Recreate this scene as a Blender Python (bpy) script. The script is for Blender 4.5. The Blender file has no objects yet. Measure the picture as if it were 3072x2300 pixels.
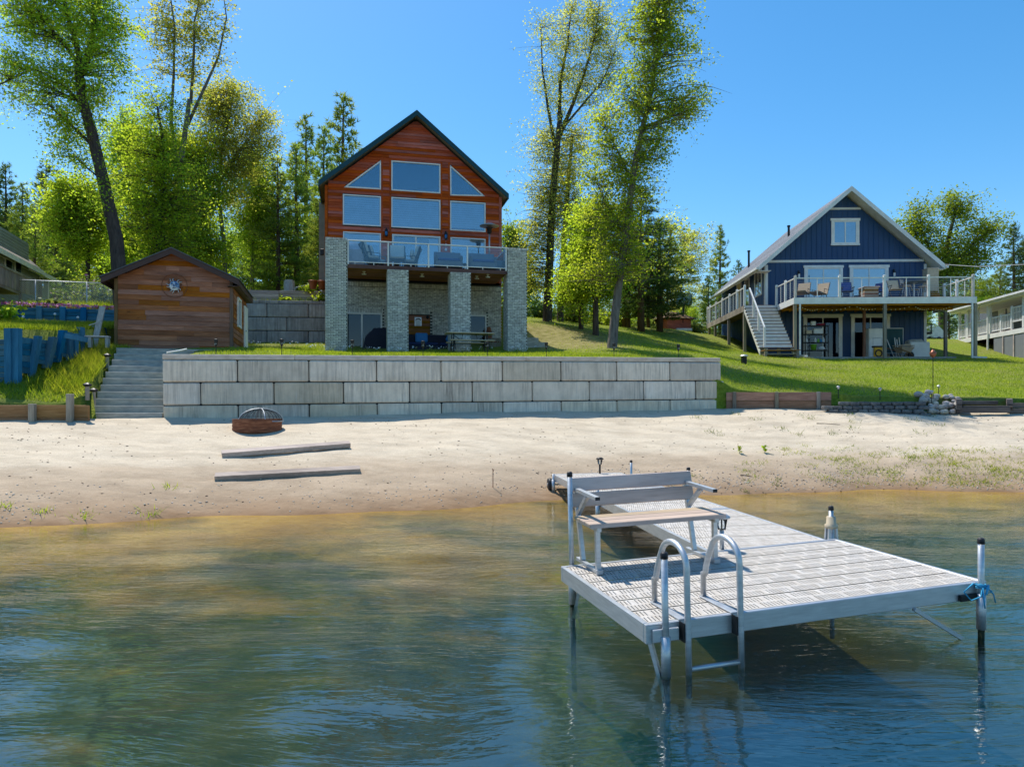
import bpy, math, random
import numpy as np
from mathutils import Vector, Matrix
random.seed(7)
rng = np.random.default_rng(11)
R = math.radians
scene = bpy.context.scene
col = scene.collection
CZ, FPX, CX, HY = 1.85, 2128.0, 1536.0, 1225.0       # camera height over the lake, focal length and horizon of the photograph (its pixels)

# ---------------------------------------------------------------- camera, sky, sun, exposure
cam = bpy.data.objects.new('camera', bpy.data.cameras.new('camera'))
col.objects.link(cam)
cam.location = (0, 0, CZ)
cam.rotation_euler = (R(90), 0, 0)
cam.data.sensor_width = 36.0
cam.data.lens = 36.0 * FPX / 3072
cam.data.shift_y = 75.0 / 3072
cam.data.clip_start = 0.05
cam.data.clip_end = 3000
scene.camera = cam
SUN_EL, SUN_AZ = R(61), R(-38)
S = Vector((math.sin(SUN_AZ) * math.cos(SUN_EL), math.cos(SUN_AZ) * math.cos(SUN_EL), math.sin(SUN_EL)))
w = bpy.data.worlds.new('World'); scene.world = w; w.use_nodes = True
nt = w.node_tree
sky = nt.nodes.new('ShaderNodeTexSky'); sky.sky_type = 'NISHITA'; sky.sun_disc = False
sky.sun_elevation = SUN_EL; sky.sun_rotation = SUN_AZ
sky.altitude = 200; sky.air_density = 1.0; sky.dust_density = 0.55; sky.ozone_density = 2.2
nt.nodes['Background'].inputs[1].default_value = 0.096
hs = nt.nodes.new('ShaderNodeHueSaturation'); hs.inputs['Saturation'].default_value = 1.36; hs.inputs['Hue'].default_value = 0.493
nt.links.new(sky.outputs[0], hs.inputs['Color']); nt.links.new(hs.outputs[0], nt.nodes['Background'].inputs[0])
sl = bpy.data.lights.new('sun', 'SUN'); sl.energy = 2.65; sl.angle = R(0.55); sl.color = (1.0, 0.95, 0.86)
so = bpy.data.objects.new('sun', sl); so.rotation_euler = S.to_track_quat('Z', 'Y').to_euler(); so.location = (-20, 30, 60)
col.objects.link(so)
vs = scene.view_settings
vs.view_transform = 'Standard'; vs.look = 'None'; vs.exposure = 1.0; vs.gamma = 1.0; vs.use_curve_mapping = False
scene.render.engine = 'CYCLES'
cy = scene.cycles
cy.use_denoising = True
cy.max_bounces = 12; cy.diffuse_bounces = 6; cy.glossy_bounces = 4; cy.transmission_bounces = 6; cy.transparent_max_bounces = 24
cy.caustics_reflective = False; cy.caustics_refractive = False

# ---------------------------------------------------------------- helpers
def lin(c):
    return tuple((x / 255 / 12.92) if x <= 10 else ((x / 255 + .055) / 1.055) ** 2.4 for x in c)

class MB:
    """collects shapes, then links them as ONE mesh object"""
    def __init__(s): s.v = []; s.f = []
    def add(s, vs_, fs, M=None):
        n = len(s.v)
        if M is not None: vs_ = [M @ Vector(p) for p in vs_]
        s.v += [tuple(p) for p in vs_]
        s.f += [tuple(i + n for i in f) for f in fs]
        return s
    def box(s, x0, x1, y0, y1, z0, z1, c=0, M=None):
        if x0 > x1: x0, x1 = x1, x0
        if y0 > y1: y0, y1 = y1, y0
        if z0 > z1: z0, z1 = z1, z0
        if c <= 0:
            P = [(x, y, z) for z in (z0, z1) for y in (y0, y1) for x in (x0, x1)]
            return s.add(P, [(0, 2, 3, 1), (4, 5, 7, 6), (0, 1, 5, 4), (2, 6, 7, 3), (0, 4, 6, 2), (1, 3, 7, 5)], M)
        c = min(c, (x1 - x0) / 2.1, (y1 - y0) / 2.1, (z1 - z0) / 2.1)
        P = []; id_ = {}
        X, Y, Z = (x0, x1), (y0, y1), (z0, z1)
        for i in (0, 1):
            for j in (0, 1):
                for k in (0, 1):
                    for a in range(3):
                        p = [X[i], Y[j], Z[k]]
                        for b, q in enumerate((i, j, k)):
                            if b != a: p[b] += c if q == 0 else -c
                        id_[i, j, k, a] = len(P); P.append(tuple(p))
        F = []
        def q(a, sgn):
            b, d = [(1, 2), (2, 0), (0, 1)][a]
            r = []
            for (m, n_) in ((0, 0), (1, 0), (1, 1), (0, 1)):
                t = [0, 0, 0]; t[a] = sgn; t[b] = m; t[d] = n_
                r.append(id_[t[0], t[1], t[2], a])
            F.append(tuple(r) if sgn else tuple(reversed(r)))
        for a in range(3):
            q(a, 0); q(a, 1)
        for a in range(3):                      # edges along axis a
            b, d = (a + 1) % 3, (a + 2) % 3
            for m in (0, 1):
                for n_ in (0, 1):
                    t0 = [0, 0, 0]; t0[b] = m; t0[d] = n_; t1 = list(t0); t1[a] = 1
                    r = [id_[(*t0, b)], id_[(*t1, b)], id_[(*t1, d)], id_[(*t0, d)]]
                    F.append(tuple(r) if (m ^ n_) else tuple(reversed(r)))
        for i in (0, 1):
            for j in (0, 1):
                for k in (0, 1):
                    r = [id_[i, j, k, 0], id_[i, j, k, 1], id_[i, j, k, 2]]
                    F.append(tuple(r) if (i + j + k) % 2 else tuple(reversed(r)))
        return s.add(P, F, M)
    def prism(s, poly, a, b, M=None):
        """poly of (x,z), extruded along y from a to b"""
        n = len(poly)
        P = [(x, a, z) for x, z in poly] + [(x, b, z) for x, z in poly]
        F = [tuple(range(n)), tuple(reversed(range(n, 2 * n)))] + [(i, i + n, (i + 1) % n + n, (i + 1) % n) for i in range(n)]
        return s.add(P, F, M)
    def slab(s, quad, d):
        """four corners, thickened by vector d"""
        q = [Vector(p) for p in quad]; d = Vector(d)
        return s.add([*q, *[p + d for p in q]], [(0, 1, 2, 3), (7, 6, 5, 4), (0, 4, 5, 1), (1, 5, 6, 2), (2, 6, 7, 3), (3, 7, 4, 0)])
    def bar(s, p0, p1, wx, wz, up=(0, 0, 1)):
        """square bar from p0 to p1"""
        p0, p1 = Vector(p0), Vector(p1); t = (p1 - p0).normalized(); up = Vector(up)
        if abs(t.dot(up)) > .98: up = Vector((0, 1, 0))
        a = t.cross(up).normalized() * wx / 2; b = a.cross(t).normalized() * wz / 2
        return s.add([p0 - a - b, p0 + a - b, p0 + a + b, p0 - a + b, p1 - a - b, p1 + a - b, p1 + a + b, p1 - a + b],
                     [(0, 1, 2, 3), (7, 6, 5, 4), (0, 4, 5, 1), (1, 5, 6, 2), (2, 6, 7, 3), (3, 7, 4, 0)])
    def tube(s, pts, r, n=8, caps=True):
        pts = [Vector(p) for p in pts]; m = len(pts)
        rs = r if isinstance(r, (list, tuple)) else [r] * m
        V = []; ref = None
        for i in range(m):
            t = (pts[min(i + 1, m - 1)] - pts[max(i - 1, 0)])
            t = t.normalized() if t.length > 1e-9 else Vector((0, 0, 1))
            if ref is None:
                ref = t.orthogonal().normalized()
            else:
                ref = (ref - t * ref.dot(t))
                ref = ref.normalized() if ref.length > 1e-6 else t.orthogonal().normalized()
            b = t.cross(ref)
            for k in range(n):
                a = 2 * math.pi * k / n
                V.append(pts[i] + (ref * math.cos(a) + b * math.sin(a)) * rs[i])
        F = [(i * n + k, i * n + (k + 1) % n, (i + 1) * n + (k + 1) % n, (i + 1) * n + k) for i in range(m - 1) for k in range(n)]
        if caps: F += [tuple(reversed(range(n))), tuple(range((m - 1) * n, m * n))]
        return s.add(V, F)
    def lathe(s, prof, n=16, c=(0, 0, 0), M=None):
        V = []; m = len(prof)
        for r, z in prof:
            for k in range(n):
                a = 2 * math.pi * k / n
                V.append((c[0] + r * math.cos(a), c[1] + r * math.sin(a), c[2] + z))
        F = [(i * n + k, i * n + (k + 1) % n, (i + 1) * n + (k + 1) % n, (i + 1) * n + k) for i in range(m - 1) for k in range(n)]
        F += [tuple(reversed(range(n))), tuple(range((m - 1) * n, m * n))]
        return s.add(V, F, M)
    def ball(s, c, r, n=8, sq=(1, 1, 1), jit=0, M=None):
        V = []; F = []; m = max(4, n // 2 + 1)
        for i in range(m + 1):
            th = math.pi * i / m
            for k in range(n):
                a = 2 * math.pi * k / n
                q = 1 + (random.uniform(-jit, jit) if 0 < i < m else 0)
                V.append((c[0] + r * sq[0] * q * math.sin(th) * math.cos(a), c[1] + r * sq[1] * q * math.sin(th) * math.sin(a), c[2] + r * sq[2] * q * math.cos(th)))
        for i in range(m):
            for k in range(n):
                F.append((i * n + k, (i + 1) * n + k, (i + 1) * n + (k + 1) % n, i * n + (k + 1) % n))
        return s.add(V, F, M)
    def face(s, *pts): return s.add(pts, [tuple(range(len(pts)))])
    def mesh(s, name, m, smooth=False):
        me = bpy.data.meshes.new(name); me.from_pydata(s.v, [], s.f)
        if m: me.materials.append(m)
        if smooth: me.polygons.foreach_set('use_smooth', [True] * len(me.polygons))
        me.update()
        return me
    def build(s, name, m, parent=None, smooth=False, kind=None, loc=None, label=None):
        return link(name, s.mesh(name, m, smooth), parent, kind, loc, label)

def link(name, me, parent=None, kind=None, loc=None, label=None):
    o = bpy.data.objects.new(name, me); col.objects.link(o)
    if parent is not None: o.parent = parent
    if kind: o['kind'] = kind
    if loc: o.location = loc
    if label: o['label'] = label
    return o

def npmesh(name, V, F, m, smooth=False):
    """fast mesh from numpy arrays (all faces with the same corner count)"""
    V = np.asarray(V, np.float32); F = np.asarray(F, np.int32); k = F.shape[1]
    me = bpy.data.meshes.new(name)
    me.vertices.add(len(V)); me.vertices.foreach_set('co', V.ravel())
    me.loops.add(F.size); me.loops.foreach_set('vertex_index', F.ravel())
    me.polygons.add(len(F)); me.polygons.foreach_set('loop_start', np.arange(0, F.size, k, dtype=np.int32))
    if smooth: me.polygons.foreach_set('use_smooth', np.ones(len(F), bool))
    me.update(calc_edges=True); me.validate()
    if m: me.materials.append(m)
    return me

def tag(o, label, cat, group=None, kind=None):
    o['label'] = label; o['category'] = cat
    if group: o['group'] = group
    if kind: o['kind'] = kind
    return o

def thing(name, label, cat, loc=(0, 0, 0), rz=0, group=None):
    o = bpy.data.objects.new(name, None); col.objects.link(o)
    o.location = loc; o.rotation_euler = (0, 0, rz); o.empty_display_size = .2
    return tag(o, label, cat, group)

KIDS = {}
def kids(o): return [c for c in bpy.data.objects if c.parent == o]
def dup(root, loc=None, rz=None, label=None, group=None, scale=None):
    """a thing, its parts and their sub-parts, sharing mesh data"""
    if root.name not in KIDS:
        KIDS[root.name] = [(c, kids(c)) for c in kids(root)]
    r = root.copy(); col.objects.link(r)
    if loc is not None: r.location = loc
    if rz is not None: r.rotation_euler = (0, 0, rz)
    if scale is not None: r.scale = (scale,) * 3 if not isinstance(scale, tuple) else scale
    if label: r['label'] = label
    if group: r['group'] = group
    for c, gs in KIDS[root.name]:
        d = c.copy(); col.objects.link(d); d.parent = r
        for g in gs:
            e = g.copy(); col.objects.link(e); e.parent = d
    return r

class Fr:
    """upright frame standing in the place: origin, heading of its front; turns a photo pixel into a point on its plane v"""
    def __init__(s, x, y, z=0., ang=0.):
        s.o = Vector((x, y, z)); s.a = ang; s.c, s.s_ = math.cos(ang), math.sin(ang)
    def p(s, px, py, v=0.):
        dx, dz = (px - CX) / FPX, (HY - py) / FPX
        on = -s.s_ * s.o.x + s.c * s.o.y + v
        t = on / (-s.s_ * dx + s.c)
        return ((t * dx - s.o.x) * s.c + (t - s.o.y) * s.s_, CZ + t * dz - s.o.z)
    def side(s, px, py, u=0.):
        """the same for the plane across, at front coordinate u: gives (v, z)"""
        dx, dz = (px - CX) / FPX, (HY - py) / FPX
        t = (s.c * s.o.x + s.s_ * s.o.y + u) / (s.c * dx + s.s_)
        return (-(t * dx - s.o.x) * s.s_ + (t - s.o.y) * s.c, CZ + t * dz - s.o.z)
    def w(s, u, v, z=0.): return Vector((s.o.x + u * s.c - v * s.s_, s.o.y + u * s.s_ + v * s.c, s.o.z + z))
    def thing(s, name, label, cat, group=None): return thing(name, label, cat, s.o, s.a, group)

def at(px, py, Y):
    return Vector(((px - CX) / FPX * Y, Y, CZ + (HY - py) / FPX * Y))

def interp(x, pts):
    return float(np.interp(x, [p[0] for p in pts], [p[1] for p in pts]))

# ---------------------------------------------------------------- materials
def ramp(nt, fac, stops):
    n = nt.nodes.new('ShaderNodeValToRGB'); e = n.color_ramp.elements
    while len(e) < len(stops): e.new(0.5)
    for el, (p, c) in zip(e, stops): el.position = p; el.color = (*c, 1)
    nt.links.new(fac, n.inputs[0]); return n.outputs[0]
def math_(nt, op, a, b=None, c=None):
    n = nt.nodes.new('ShaderNodeMath'); n.operation = op
    for i, x in enumerate((a, b, c)):
        if x is None: continue
        if hasattr(x, 'links') or hasattr(x, 'is_linked'): nt.links.new(x, n.inputs[i])
        else: n.inputs[i].default_value = x
    return n.outputs[0]
def noise(nt, vec, scale, detail=5, rough=.6, w=None, dist=0):
    n = nt.nodes.new('ShaderNodeTexNoise'); n.inputs['Scale'].default_value = scale
    n.inputs['Detail'].default_value = detail; n.inputs['Roughness'].default_value = rough; n.inputs['Distortion'].default_value = dist
    if w is not None:
        n.noise_dimensions = '4D'; nt.links.new(w, n.inputs['W'])
    if vec is not None: nt.links.new(vec, n.inputs['Vector'])
    return n.outputs[0]
def coords(nt, stretch=(1, 1, 1), coord='Object', rot=(0, 0, 0)):
    t = nt.nodes.new('ShaderNodeTexCoord'); m = nt.nodes.new('ShaderNodeMapping')
    m.inputs['Scale'].default_value = stretch; m.inputs['Rotation'].default_value = rot
    nt.links.new(t.outputs[coord], m.inputs[0]); return m.outputs[0]
def mixc(nt, fac, a, b, mode='MIX'):
    n = nt.nodes.new('ShaderNodeMixRGB'); n.blend_type = mode
    for i, x in enumerate((fac, a, b)):
        if isinstance(x, (tuple, list)): n.inputs[i].default_value = (*x, 1)
        elif isinstance(x, (int, float)): n.inputs[i].default_value = x
        else: nt.links.new(x, n.inputs[i])
    return n.outputs[0]
def newmat(name):
    m = bpy.data.materials.new(name); m.use_nodes = True
    return m, m.node_tree, m.node_tree.nodes['Principled BSDF']
def bumpn(nt, h, strength, dist=.02, b=None):
    n = nt.nodes.new('ShaderNodeBump'); n.inputs['Strength'].default_value = strength; n.inputs['Distance'].default_value = dist
    nt.links.new(h, n.inputs['Height'])
    if b is not None: nt.links.new(n.outputs[0], b.inputs['Normal'])
    return n.outputs[0]
def pieces(nt, colr, val=.3, hue=.03, sat=.2):
    """each piece a little different: per object and per island"""
    g = nt.nodes.new('ShaderNodeNewGeometry'); oi = nt.nodes.new('ShaderNodeObjectInfo')
    r = math_(nt, 'FRACT', math_(nt, 'ADD', math_(nt, 'MULTIPLY', g.outputs['Random Per Island'], 7.31), oi.outputs['Random']))
    r2 = math_(nt, 'FRACT', math_(nt, 'MULTIPLY', r, 17.3))
    h = nt.nodes.new('ShaderNodeHueSaturation')
    nt.links.new(math_(nt, 'MULTIPLY_ADD', r2, hue * 2, .5 - hue), h.inputs['Hue'])
    nt.links.new(math_(nt, 'MULTIPLY_ADD', r, val * 2, 1 - val), h.inputs['Value'])
    nt.links.new(math_(nt, 'MULTIPLY_ADD', r2, sat * 2, 1 - sat), h.inputs['Saturation'])
    nt.links.new(colr, h.inputs['Color']); return h.outputs[0], r
def pm(name, stops, scale=4., stretch=(1, 1, 1), detail=5, rough=.7, metal=0., bump=0., bscale=None, val=0., hue=0., spec=.35, dist=.01, coat=0):
    m, nt, b = newmat(name)
    v = coords(nt, stretch)
    oi = nt.nodes.new('ShaderNodeObjectInfo')
    wv = math_(nt, 'MULTIPLY', oi.outputs['Random'], 40.)
    f = noise(nt, v, scale, detail, w=wv)
    if not isinstance(stops, list): stops = [(.25, tuple(x * .82 for x in stops)), (.75, tuple(min(1, x * 1.12) for x in stops))]
    c = ramp(nt, f, stops)
    if val or hue: c, _ = pieces(nt, c, val, hue)
    nt.links.new(c, b.inputs['Base Color'])
    b.inputs['Roughness'].default_value = rough; b.inputs['Metallic'].default_value = metal; b.inputs['Specular IOR Level'].default_value = spec
    if coat: b.inputs['Coat Weight'].default_value = coat
    if bump: bumpn(nt, noise(nt, v, bscale or scale * 4, 6), bump, dist, b)
    return m

def wood(name, cols_, along='x', scale=1.0, rough=.75, val=.22, hue=.02, bump=.35, knots=True):
    """planks: long grain, knots, every board its own tone"""
    m, nt, b = newmat(name)
    st = {'x': (1.2, 14, 14), 'y': (14, 1.2, 14), 'z': (14, 14, 1.2)}[along]
    v = coords(nt, tuple(a * scale for a in st))
    oi = nt.nodes.new('ShaderNodeObjectInfo')
    wv = math_(nt, 'MULTIPLY', oi.outputs['Random'], 60.)
    f = noise(nt, v, 2.2, 7, .65, w=wv, dist=.5)
    c = ramp(nt, f, [(.2, cols_[0]), (.5, cols_[1]), (.8, cols_[2])])
    v2 = coords(nt, {'x': (.45, 1.6, 1.6), 'y': (1.6, .45, 1.6), 'z': (1.6, 1.6, .45)}[along])
    c = mixc(nt, math_(nt, 'MULTIPLY', noise(nt, v2, 1.3, 4, w=wv), .75), c, cols_[0], 'MULTIPLY') if False else c
    big = ramp(nt, noise(nt, v2, 1.1, 5, w=wv), [(.35, (.62, .6, .6)), (.62, (1.12, 1.1, 1.08))])
    c = mixc(nt, 1.0, c, big, 'MULTIPLY')
    if knots:
        vo = nt.nodes.new('ShaderNodeTexVoronoi'); vo.voronoi_dimensions = '4D'
        nt.links.new(coords(nt, {'x': (1.1, 3.2, 3.2), 'y': (3.2, 1.1, 3.2), 'z': (3.2, 3.2, 1.1)}[along]), vo.inputs['Vector'])
        nt.links.new(wv, vo.inputs['W']); vo.inputs['Scale'].default_value = 1.6
        k = ramp(nt, vo.outputs['Distance'], [(.06, (.35, .3, .28)), (.13, (1, 1, 1))])
        c = mixc(nt, .8, c, k, 'MULTIPLY')
    c, r = pieces(nt, c, val, hue)
    nt.links.new(c, b.inputs['Base Color']); b.inputs['Roughness'].default_value = rough; b.inputs['Specular IOR Level'].default_value = .25
    bumpn(nt, f, bump, .006, b)
    return m

M = {}
M['white'] = pm('white_paint', lin((236, 234, 230)), 3, rough=.45, bump=.04)
M['trimw'] = pm('white_trim', lin((226, 226, 222)), 2, rough=.5, bump=.05)
M['black'] = pm('black_paint', lin((24, 25, 28)), 6, rough=.45)
M['alu'] = pm('aluminium', [(.3, (.46, .48, .5)), (.7, (.62, .64, .66))], 5, (1, 1, 8), rough=.45, metal=.75, bump=.05)
M['steel'] = pm('galvanised_steel', [(.3, (.42, .44, .46)), (.7, (.6, .61, .63))], 12, rough=.45, metal=.7, bump=.05)
M['rubber'] = pm('black_plastic', (.018, .018, .022), 8, rough=.5)
M['redwood'] = wood('stained_red_cedar', [lin((140, 58, 30)), lin((188, 82, 42)), lin((218, 108, 56))], 'x', val=.13, hue=.006)
M['shedwood'] = wood('weathered_brown_cedar', [lin((120, 76, 54)), lin((160, 102, 68)), lin((192, 130, 90))], 'x', val=.17, hue=.006, bump=.5)
M['shedpost'] = wood('weathered_post_wood', [lin((80, 62, 50)), lin((112, 88, 70)), lin((140, 112, 90))], 'z', val=.1)
M['sunlitwood'] = wood('sunlit_orange_cedar', [lin((170, 92, 40)), lin((200, 112, 52)), lin((220, 132, 66))], 'y', val=.08)  # cedar turned lighter orange, sunlight on the side wall put into the colour
M['soffit'] = wood('varnished_soffit_wood', [lin((120, 78, 38)), lin((150, 100, 50)), lin((172, 120, 66))], 'x', val=.15)
M['fasciawood'] = wood('dark_stained_beam', [lin((84, 58, 50)), lin((104, 76, 66)), lin((122, 92, 80))], 'x', val=.08)
M['brownfascia'] = pm('dark_brown_fascia', lin((74, 54, 48)), 5, rough=.6, bump=.1)
M['teal'] = pm('dark_green_metal', lin((22, 66, 74)), 3, rough=.4, metal=.1)
M['greyboard'] = wood('weathered_grey_timber', [lin((140, 126, 116)), lin((180, 165, 152)), lin((208, 194, 180))], 'x', val=.12)
M['curb'] = wood('pressure_treated_timber', [lin((116, 82, 62)), lin((152, 114, 90)), lin((182, 146, 120))], 'x', val=.18)
M['post'] = wood('grey_treated_post', [lin((120, 112, 100)), lin((150, 142, 128)), lin((176, 168, 154))], 'z', val=.12)
M['brownpost'] = wood('brown_treated_post', [lin((120, 82, 48)), lin((150, 104, 62)), lin((172, 124, 80))], 'z', val=.12)
M['bluetimber'] = wood('blue_stained_timber', [lin((28, 84, 112)), lin((40, 104, 132)), lin((56, 120, 146))], 'x', val=.16, hue=.012)
M['bluepost'] = wood('blue_stained_post', [lin((34, 96, 132)), lin((48, 116, 152)), lin((66, 134, 168))], 'z', val=.14, hue=.012)
M['navy'] = pm('navy_siding', lin((20, 66, 112)), 3, (1, 1, .3), rough=.5, bump=.06, val=.05)
M['tan'] = pm('tan_fabric', lin((170, 150, 126)), 30, rough=.9, bump=.1)
M['bluefab'] = pm('blue_fabric', lin((40, 72, 138)), 30, rough=.9, bump=.1)
M['cush'] = pm('pale_cushion', lin((196, 196, 186)), 20, rough=.9, bump=.1)
M['bcush'] = pm('sky_blue_cushion', lin((66, 132, 190)), 25, rough=.9, bump=.1)
M['darkfab'] = pm('dark_woven_wicker', lin((40, 42, 58)), 60, rough=.8, bump=.3)
M['wicker'] = pm('grey_wicker', lin((112, 120, 132)), 60, (1, 1, 4), rough=.8, bump=.4)
M['beige'] = pm('beige_plastic', lin((196, 178, 150)), 8, rough=.5)
M['taupe'] = pm('taupe_siding', lin((148, 142, 128)), 3, rough=.6, bump=.05)
M['slab'] = pm('grey_concrete', [(.3, lin((120, 118, 114))), (.7, lin((158, 156, 150)))], 5, rough=.85, bump=.2)
M['room'] = pm('unlit_room_dark', lin((26, 30, 38)), 2, rough=.9)  # darkness of an unlit room put into the colour
M['blind'] = pm('white_blinds', lin((225, 226, 226)), 3, rough=.6)
M['curtain'] = pm('white_curtain', lin((200, 204, 208)), 5, (14, 1, .3), rough=.9, bump=.4, bscale=6)
M['pinkfl'] = pm('pink_petals', lin((206, 130, 176)), 20, rough=.8, val=.25, hue=.03)
M['whitefl'] = pm('white_petals', lin((235, 235, 238)), 20, rough=.8)
M['rust'] = pm('rusty_steel', [(.25, lin((70, 44, 34))), (.5, lin((124, 74, 50))), (.75, lin((170, 116, 84)))], 3.5, (1, 1, 7), rough=.85, bump=.4)
M['copper'] = pm('brown_copper', lin((150, 92, 70)), 9, rough=.4, metal=.5)
M['green'] = pm('lime_plastic', lin((120, 180, 50)), 6, rough=.4)
M['yellow'] = pm('yellow_plastic', lin((220, 160, 30)), 6, rough=.45)
M['bone'] = pm('driftwood', [(.3, lin((140, 140, 138))), (.7, lin((190, 190, 186)))], 6, (6, 6, 1), rough=.9, bump=.4)

def glass(name, tint=(.75, .85, .9), refl=.3, rough=.01):
    m = bpy.data.materials.new(name); m.use_nodes = True; nt = m.node_tree; nt.nodes.clear()
    o = nt.nodes.new('ShaderNodeOutputMaterial'); mx = nt.nodes.new('ShaderNodeMixShader')
    t = nt.nodes.new('ShaderNodeBsdfTransparent'); t.inputs[0].default_value = (*tint, 1)
    g = nt.nodes.new('ShaderNodeBsdfGlossy'); g.inputs['Roughness'].default_value = rough; g.inputs[0].default_value = (.92, .96, 1, 1)
    fr = nt.nodes.new('ShaderNodeFresnel'); fr.inputs[0].default_value = 1.5
    f = math_(nt, 'MINIMUM', math_(nt, 'ADD', fr.outputs[0], refl), 1.0)
    nt.links.new(f, mx.inputs[0]); nt.links.new(t.outputs[0], mx.inputs[1]); nt.links.new(g.outputs[0], mx.inputs[2])
    nt.links.new(mx.outputs[0], o.inputs[0]); return m
M['glass'] = glass('window_glass', (.8, .9, .98), .14)
M['doorglass'] = glass('dark_door_glass', (.3, .4, .5), .0)
M['clear'] = glass('clear_guard_glass', (.93, .97, .99), .015)

def brickmat(name, stops, val):
    m, nt, b = newmat(name)
    v = coords(nt)
    c = ramp(nt, noise(nt, v, 9, 6), stops)
    c, r = pieces(nt, c, val, .015)
    nt.links.new(c, b.inputs['Base Color']); b.inputs['Roughness'].default_value = .85; b.inputs['Specular IOR Level'].default_value = .2
    bumpn(nt, noise(nt, v, 60, 5), .35, .006, b); return m
M['brick'] = brickmat('whitewashed_brick', [(.3, lin((160, 158, 148))), (.55, lin((204, 202, 192))), (.75, lin((228, 226, 216)))], .22)
M['mortar'] = pm('dark_mortar', lin((82, 82, 80)), 12, rough=.9)

def concmat(name, a, b_, streak=.6):
    """cast concrete blocks with run-off streaks from the top edge"""
    m, nt, b = newmat(name)
    v = coords(nt); oi = nt.nodes.new('ShaderNodeObjectInfo'); wv = math_(nt, 'MULTIPLY', oi.outputs['Random'], 30.)
    c = ramp(nt, noise(nt, v, 2.3, 8, .65, w=wv), [(.3, a), (.7, b_)])
    st = noise(nt, coords(nt, (13, 13, .7)), 1.2, 5, .7, w=wv)
    big = noise(nt, coords(nt, (1.3, 1.3, .5)), 1.0, 3, w=wv)
    sm = math_(nt, 'MULTIPLY', ramp(nt, st, [(.42, (0, 0, 0)), (.62, (1, 1, 1))]), ramp(nt, big, [(.35, (0, 0, 0)), (.65, (1, 1, 1))]))
    c = mixc(nt, math_(nt, 'MULTIPLY', sm, streak), c, lin((92, 86, 84)))
    wh = ramp(nt, noise(nt, coords(nt, (17, 17, .8)), 1.3, 4, .6, w=wv), [(.6, (0, 0, 0)), (.72, (1, 1, 1))])
    c = mixc(nt, math_(nt, 'MULTIPLY', wh, .35), c, lin((215, 215, 215)))
    c, r = pieces(nt, c, .17, .004)
    nt.links.new(c, b.inputs['Base Color']); b.inputs['Roughness'].default_value = .9; b.inputs['Specular IOR Level'].default_value = .2
    h = math_(nt, 'ADD', noise(nt, v, 3.2, 8, .62, w=wv), math_(nt, 'MULTIPLY', noise(nt, v, 30, 4), .2))
    bumpn(nt, h, .55, .06, b); return m
M['block'] = concmat('cast_concrete_block', lin((206, 192, 172)), lin((236, 222, 202)))
M['oldblock'] = concmat('stained_concrete_block', lin((136, 134, 132)), lin((176, 174, 170)), .9)
M['cap'] = pm('concrete_coping', [(.3, lin((186, 168, 150))), (.7, lin((220, 206, 190)))], 4, (1, 3, 3), rough=.9, bump=.3, val=.06)
M['step'] = pm('step_concrete', [(.3, lin((140, 140, 134))), (.7, lin((184, 182, 172)))], 4, (1, 3, 3), rough=.9, bump=.3, val=.06)
M['joint'] = pm('dark_joint', (.02, .022, .025), 4, rough=.95)

def leafmat(name, stops, trans=.45, rough=.5, val=.25):
    """leaves: each leaf its own green, light coming through"""
    m = bpy.data.materials.new(name); m.use_nodes = True; nt = m.node_tree; nt.nodes.clear()
    o = nt.nodes.new('ShaderNodeOutputMaterial')
    g = nt.nodes.new('ShaderNodeNewGeometry'); oi = nt.nodes.new('ShaderNodeObjectInfo')
    big = noise(nt, coords(nt), .55, 3)
    f = math_(nt, 'ADD', math_(nt, 'MULTIPLY', g.outputs['Random Per Island'], .4), math_(nt, 'MULTIPLY_ADD', big, .9, -.15))
    c = ramp(nt, f, stops)
    h = nt.nodes.new('ShaderNodeHueSaturation'); nt.links.new(c, h.inputs['Color'])
    nt.links.new(math_(nt, 'MULTIPLY_ADD', oi.outputs['Random'], .02, .49), h.inputs['Hue'])
    nt.links.new(math_(nt, 'MULTIPLY_ADD', oi.outputs['Random'], val, 1 - val / 2), h.inputs['Value'])
    d = nt.nodes.new('ShaderNodeBsdfPrincipled'); d.inputs['Roughness'].default_value = rough; d.inputs['Specular IOR Level'].default_value = .12
    t = nt.nodes.new('ShaderNodeBsdfTranslucent')
    nt.links.new(h.outputs[0], d.inputs['Base Color'])
    nt.links.new(mixc(nt, 1.0, h.outputs[0], (1.85, 1.85, .75), 'MULTIPLY'), t.inputs[0])
    mx = nt.nodes.new('ShaderNodeMixShader'); mx.inputs[0].default_value = trans
    nt.links.new(d.outputs[0], mx.inputs[1]); nt.links.new(t.outputs[0], mx.inputs[2]); nt.links.new(mx.outputs[0], o.inputs[0])
    return m
M['leaf_spring'] = leafmat('spring_leaves', [(.1, (.15, .22, .026)), (.45, (.25, .33, .04)), (.8, (.4, .44, .08))], .76)
M['leaf_pale'] = leafmat('pale_young_leaves', [(.1, (.22, .24, .055)), (.45, (.33, .34, .095)), (.8, (.46, .44, .17))], .76)
M['leaf_mid'] = leafmat('green_leaves', [(.1, (.09, .14, .02)), (.45, (.17, .23, .034)), (.8, (.28, .31, .055))], .62)
M['needle'] = leafmat('pine_needles', [(.1, (.035, .08, .03)), (.45, (.08, .14, .045)), (.8, (.18, .22, .06))], .45)
M['needle_lt'] = leafmat('light_pine_needles', [(.1, (.09, .145, .032)), (.45, (.17, .235, .05)), (.8, (.28, .31, .08))], .55)
M['shrub'] = leafmat('shrub_leaves', [(.1, (.06, .1, .03)), (.45, (.12, .17, .05)), (.8, (.26, .28, .12))])
M['grass'] = leafmat('lawn_blades', [(.1, (.11, .16, .014)), (.45, (.23, .29, .028)), (.8, (.38, .4, .06))], .5)
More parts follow.
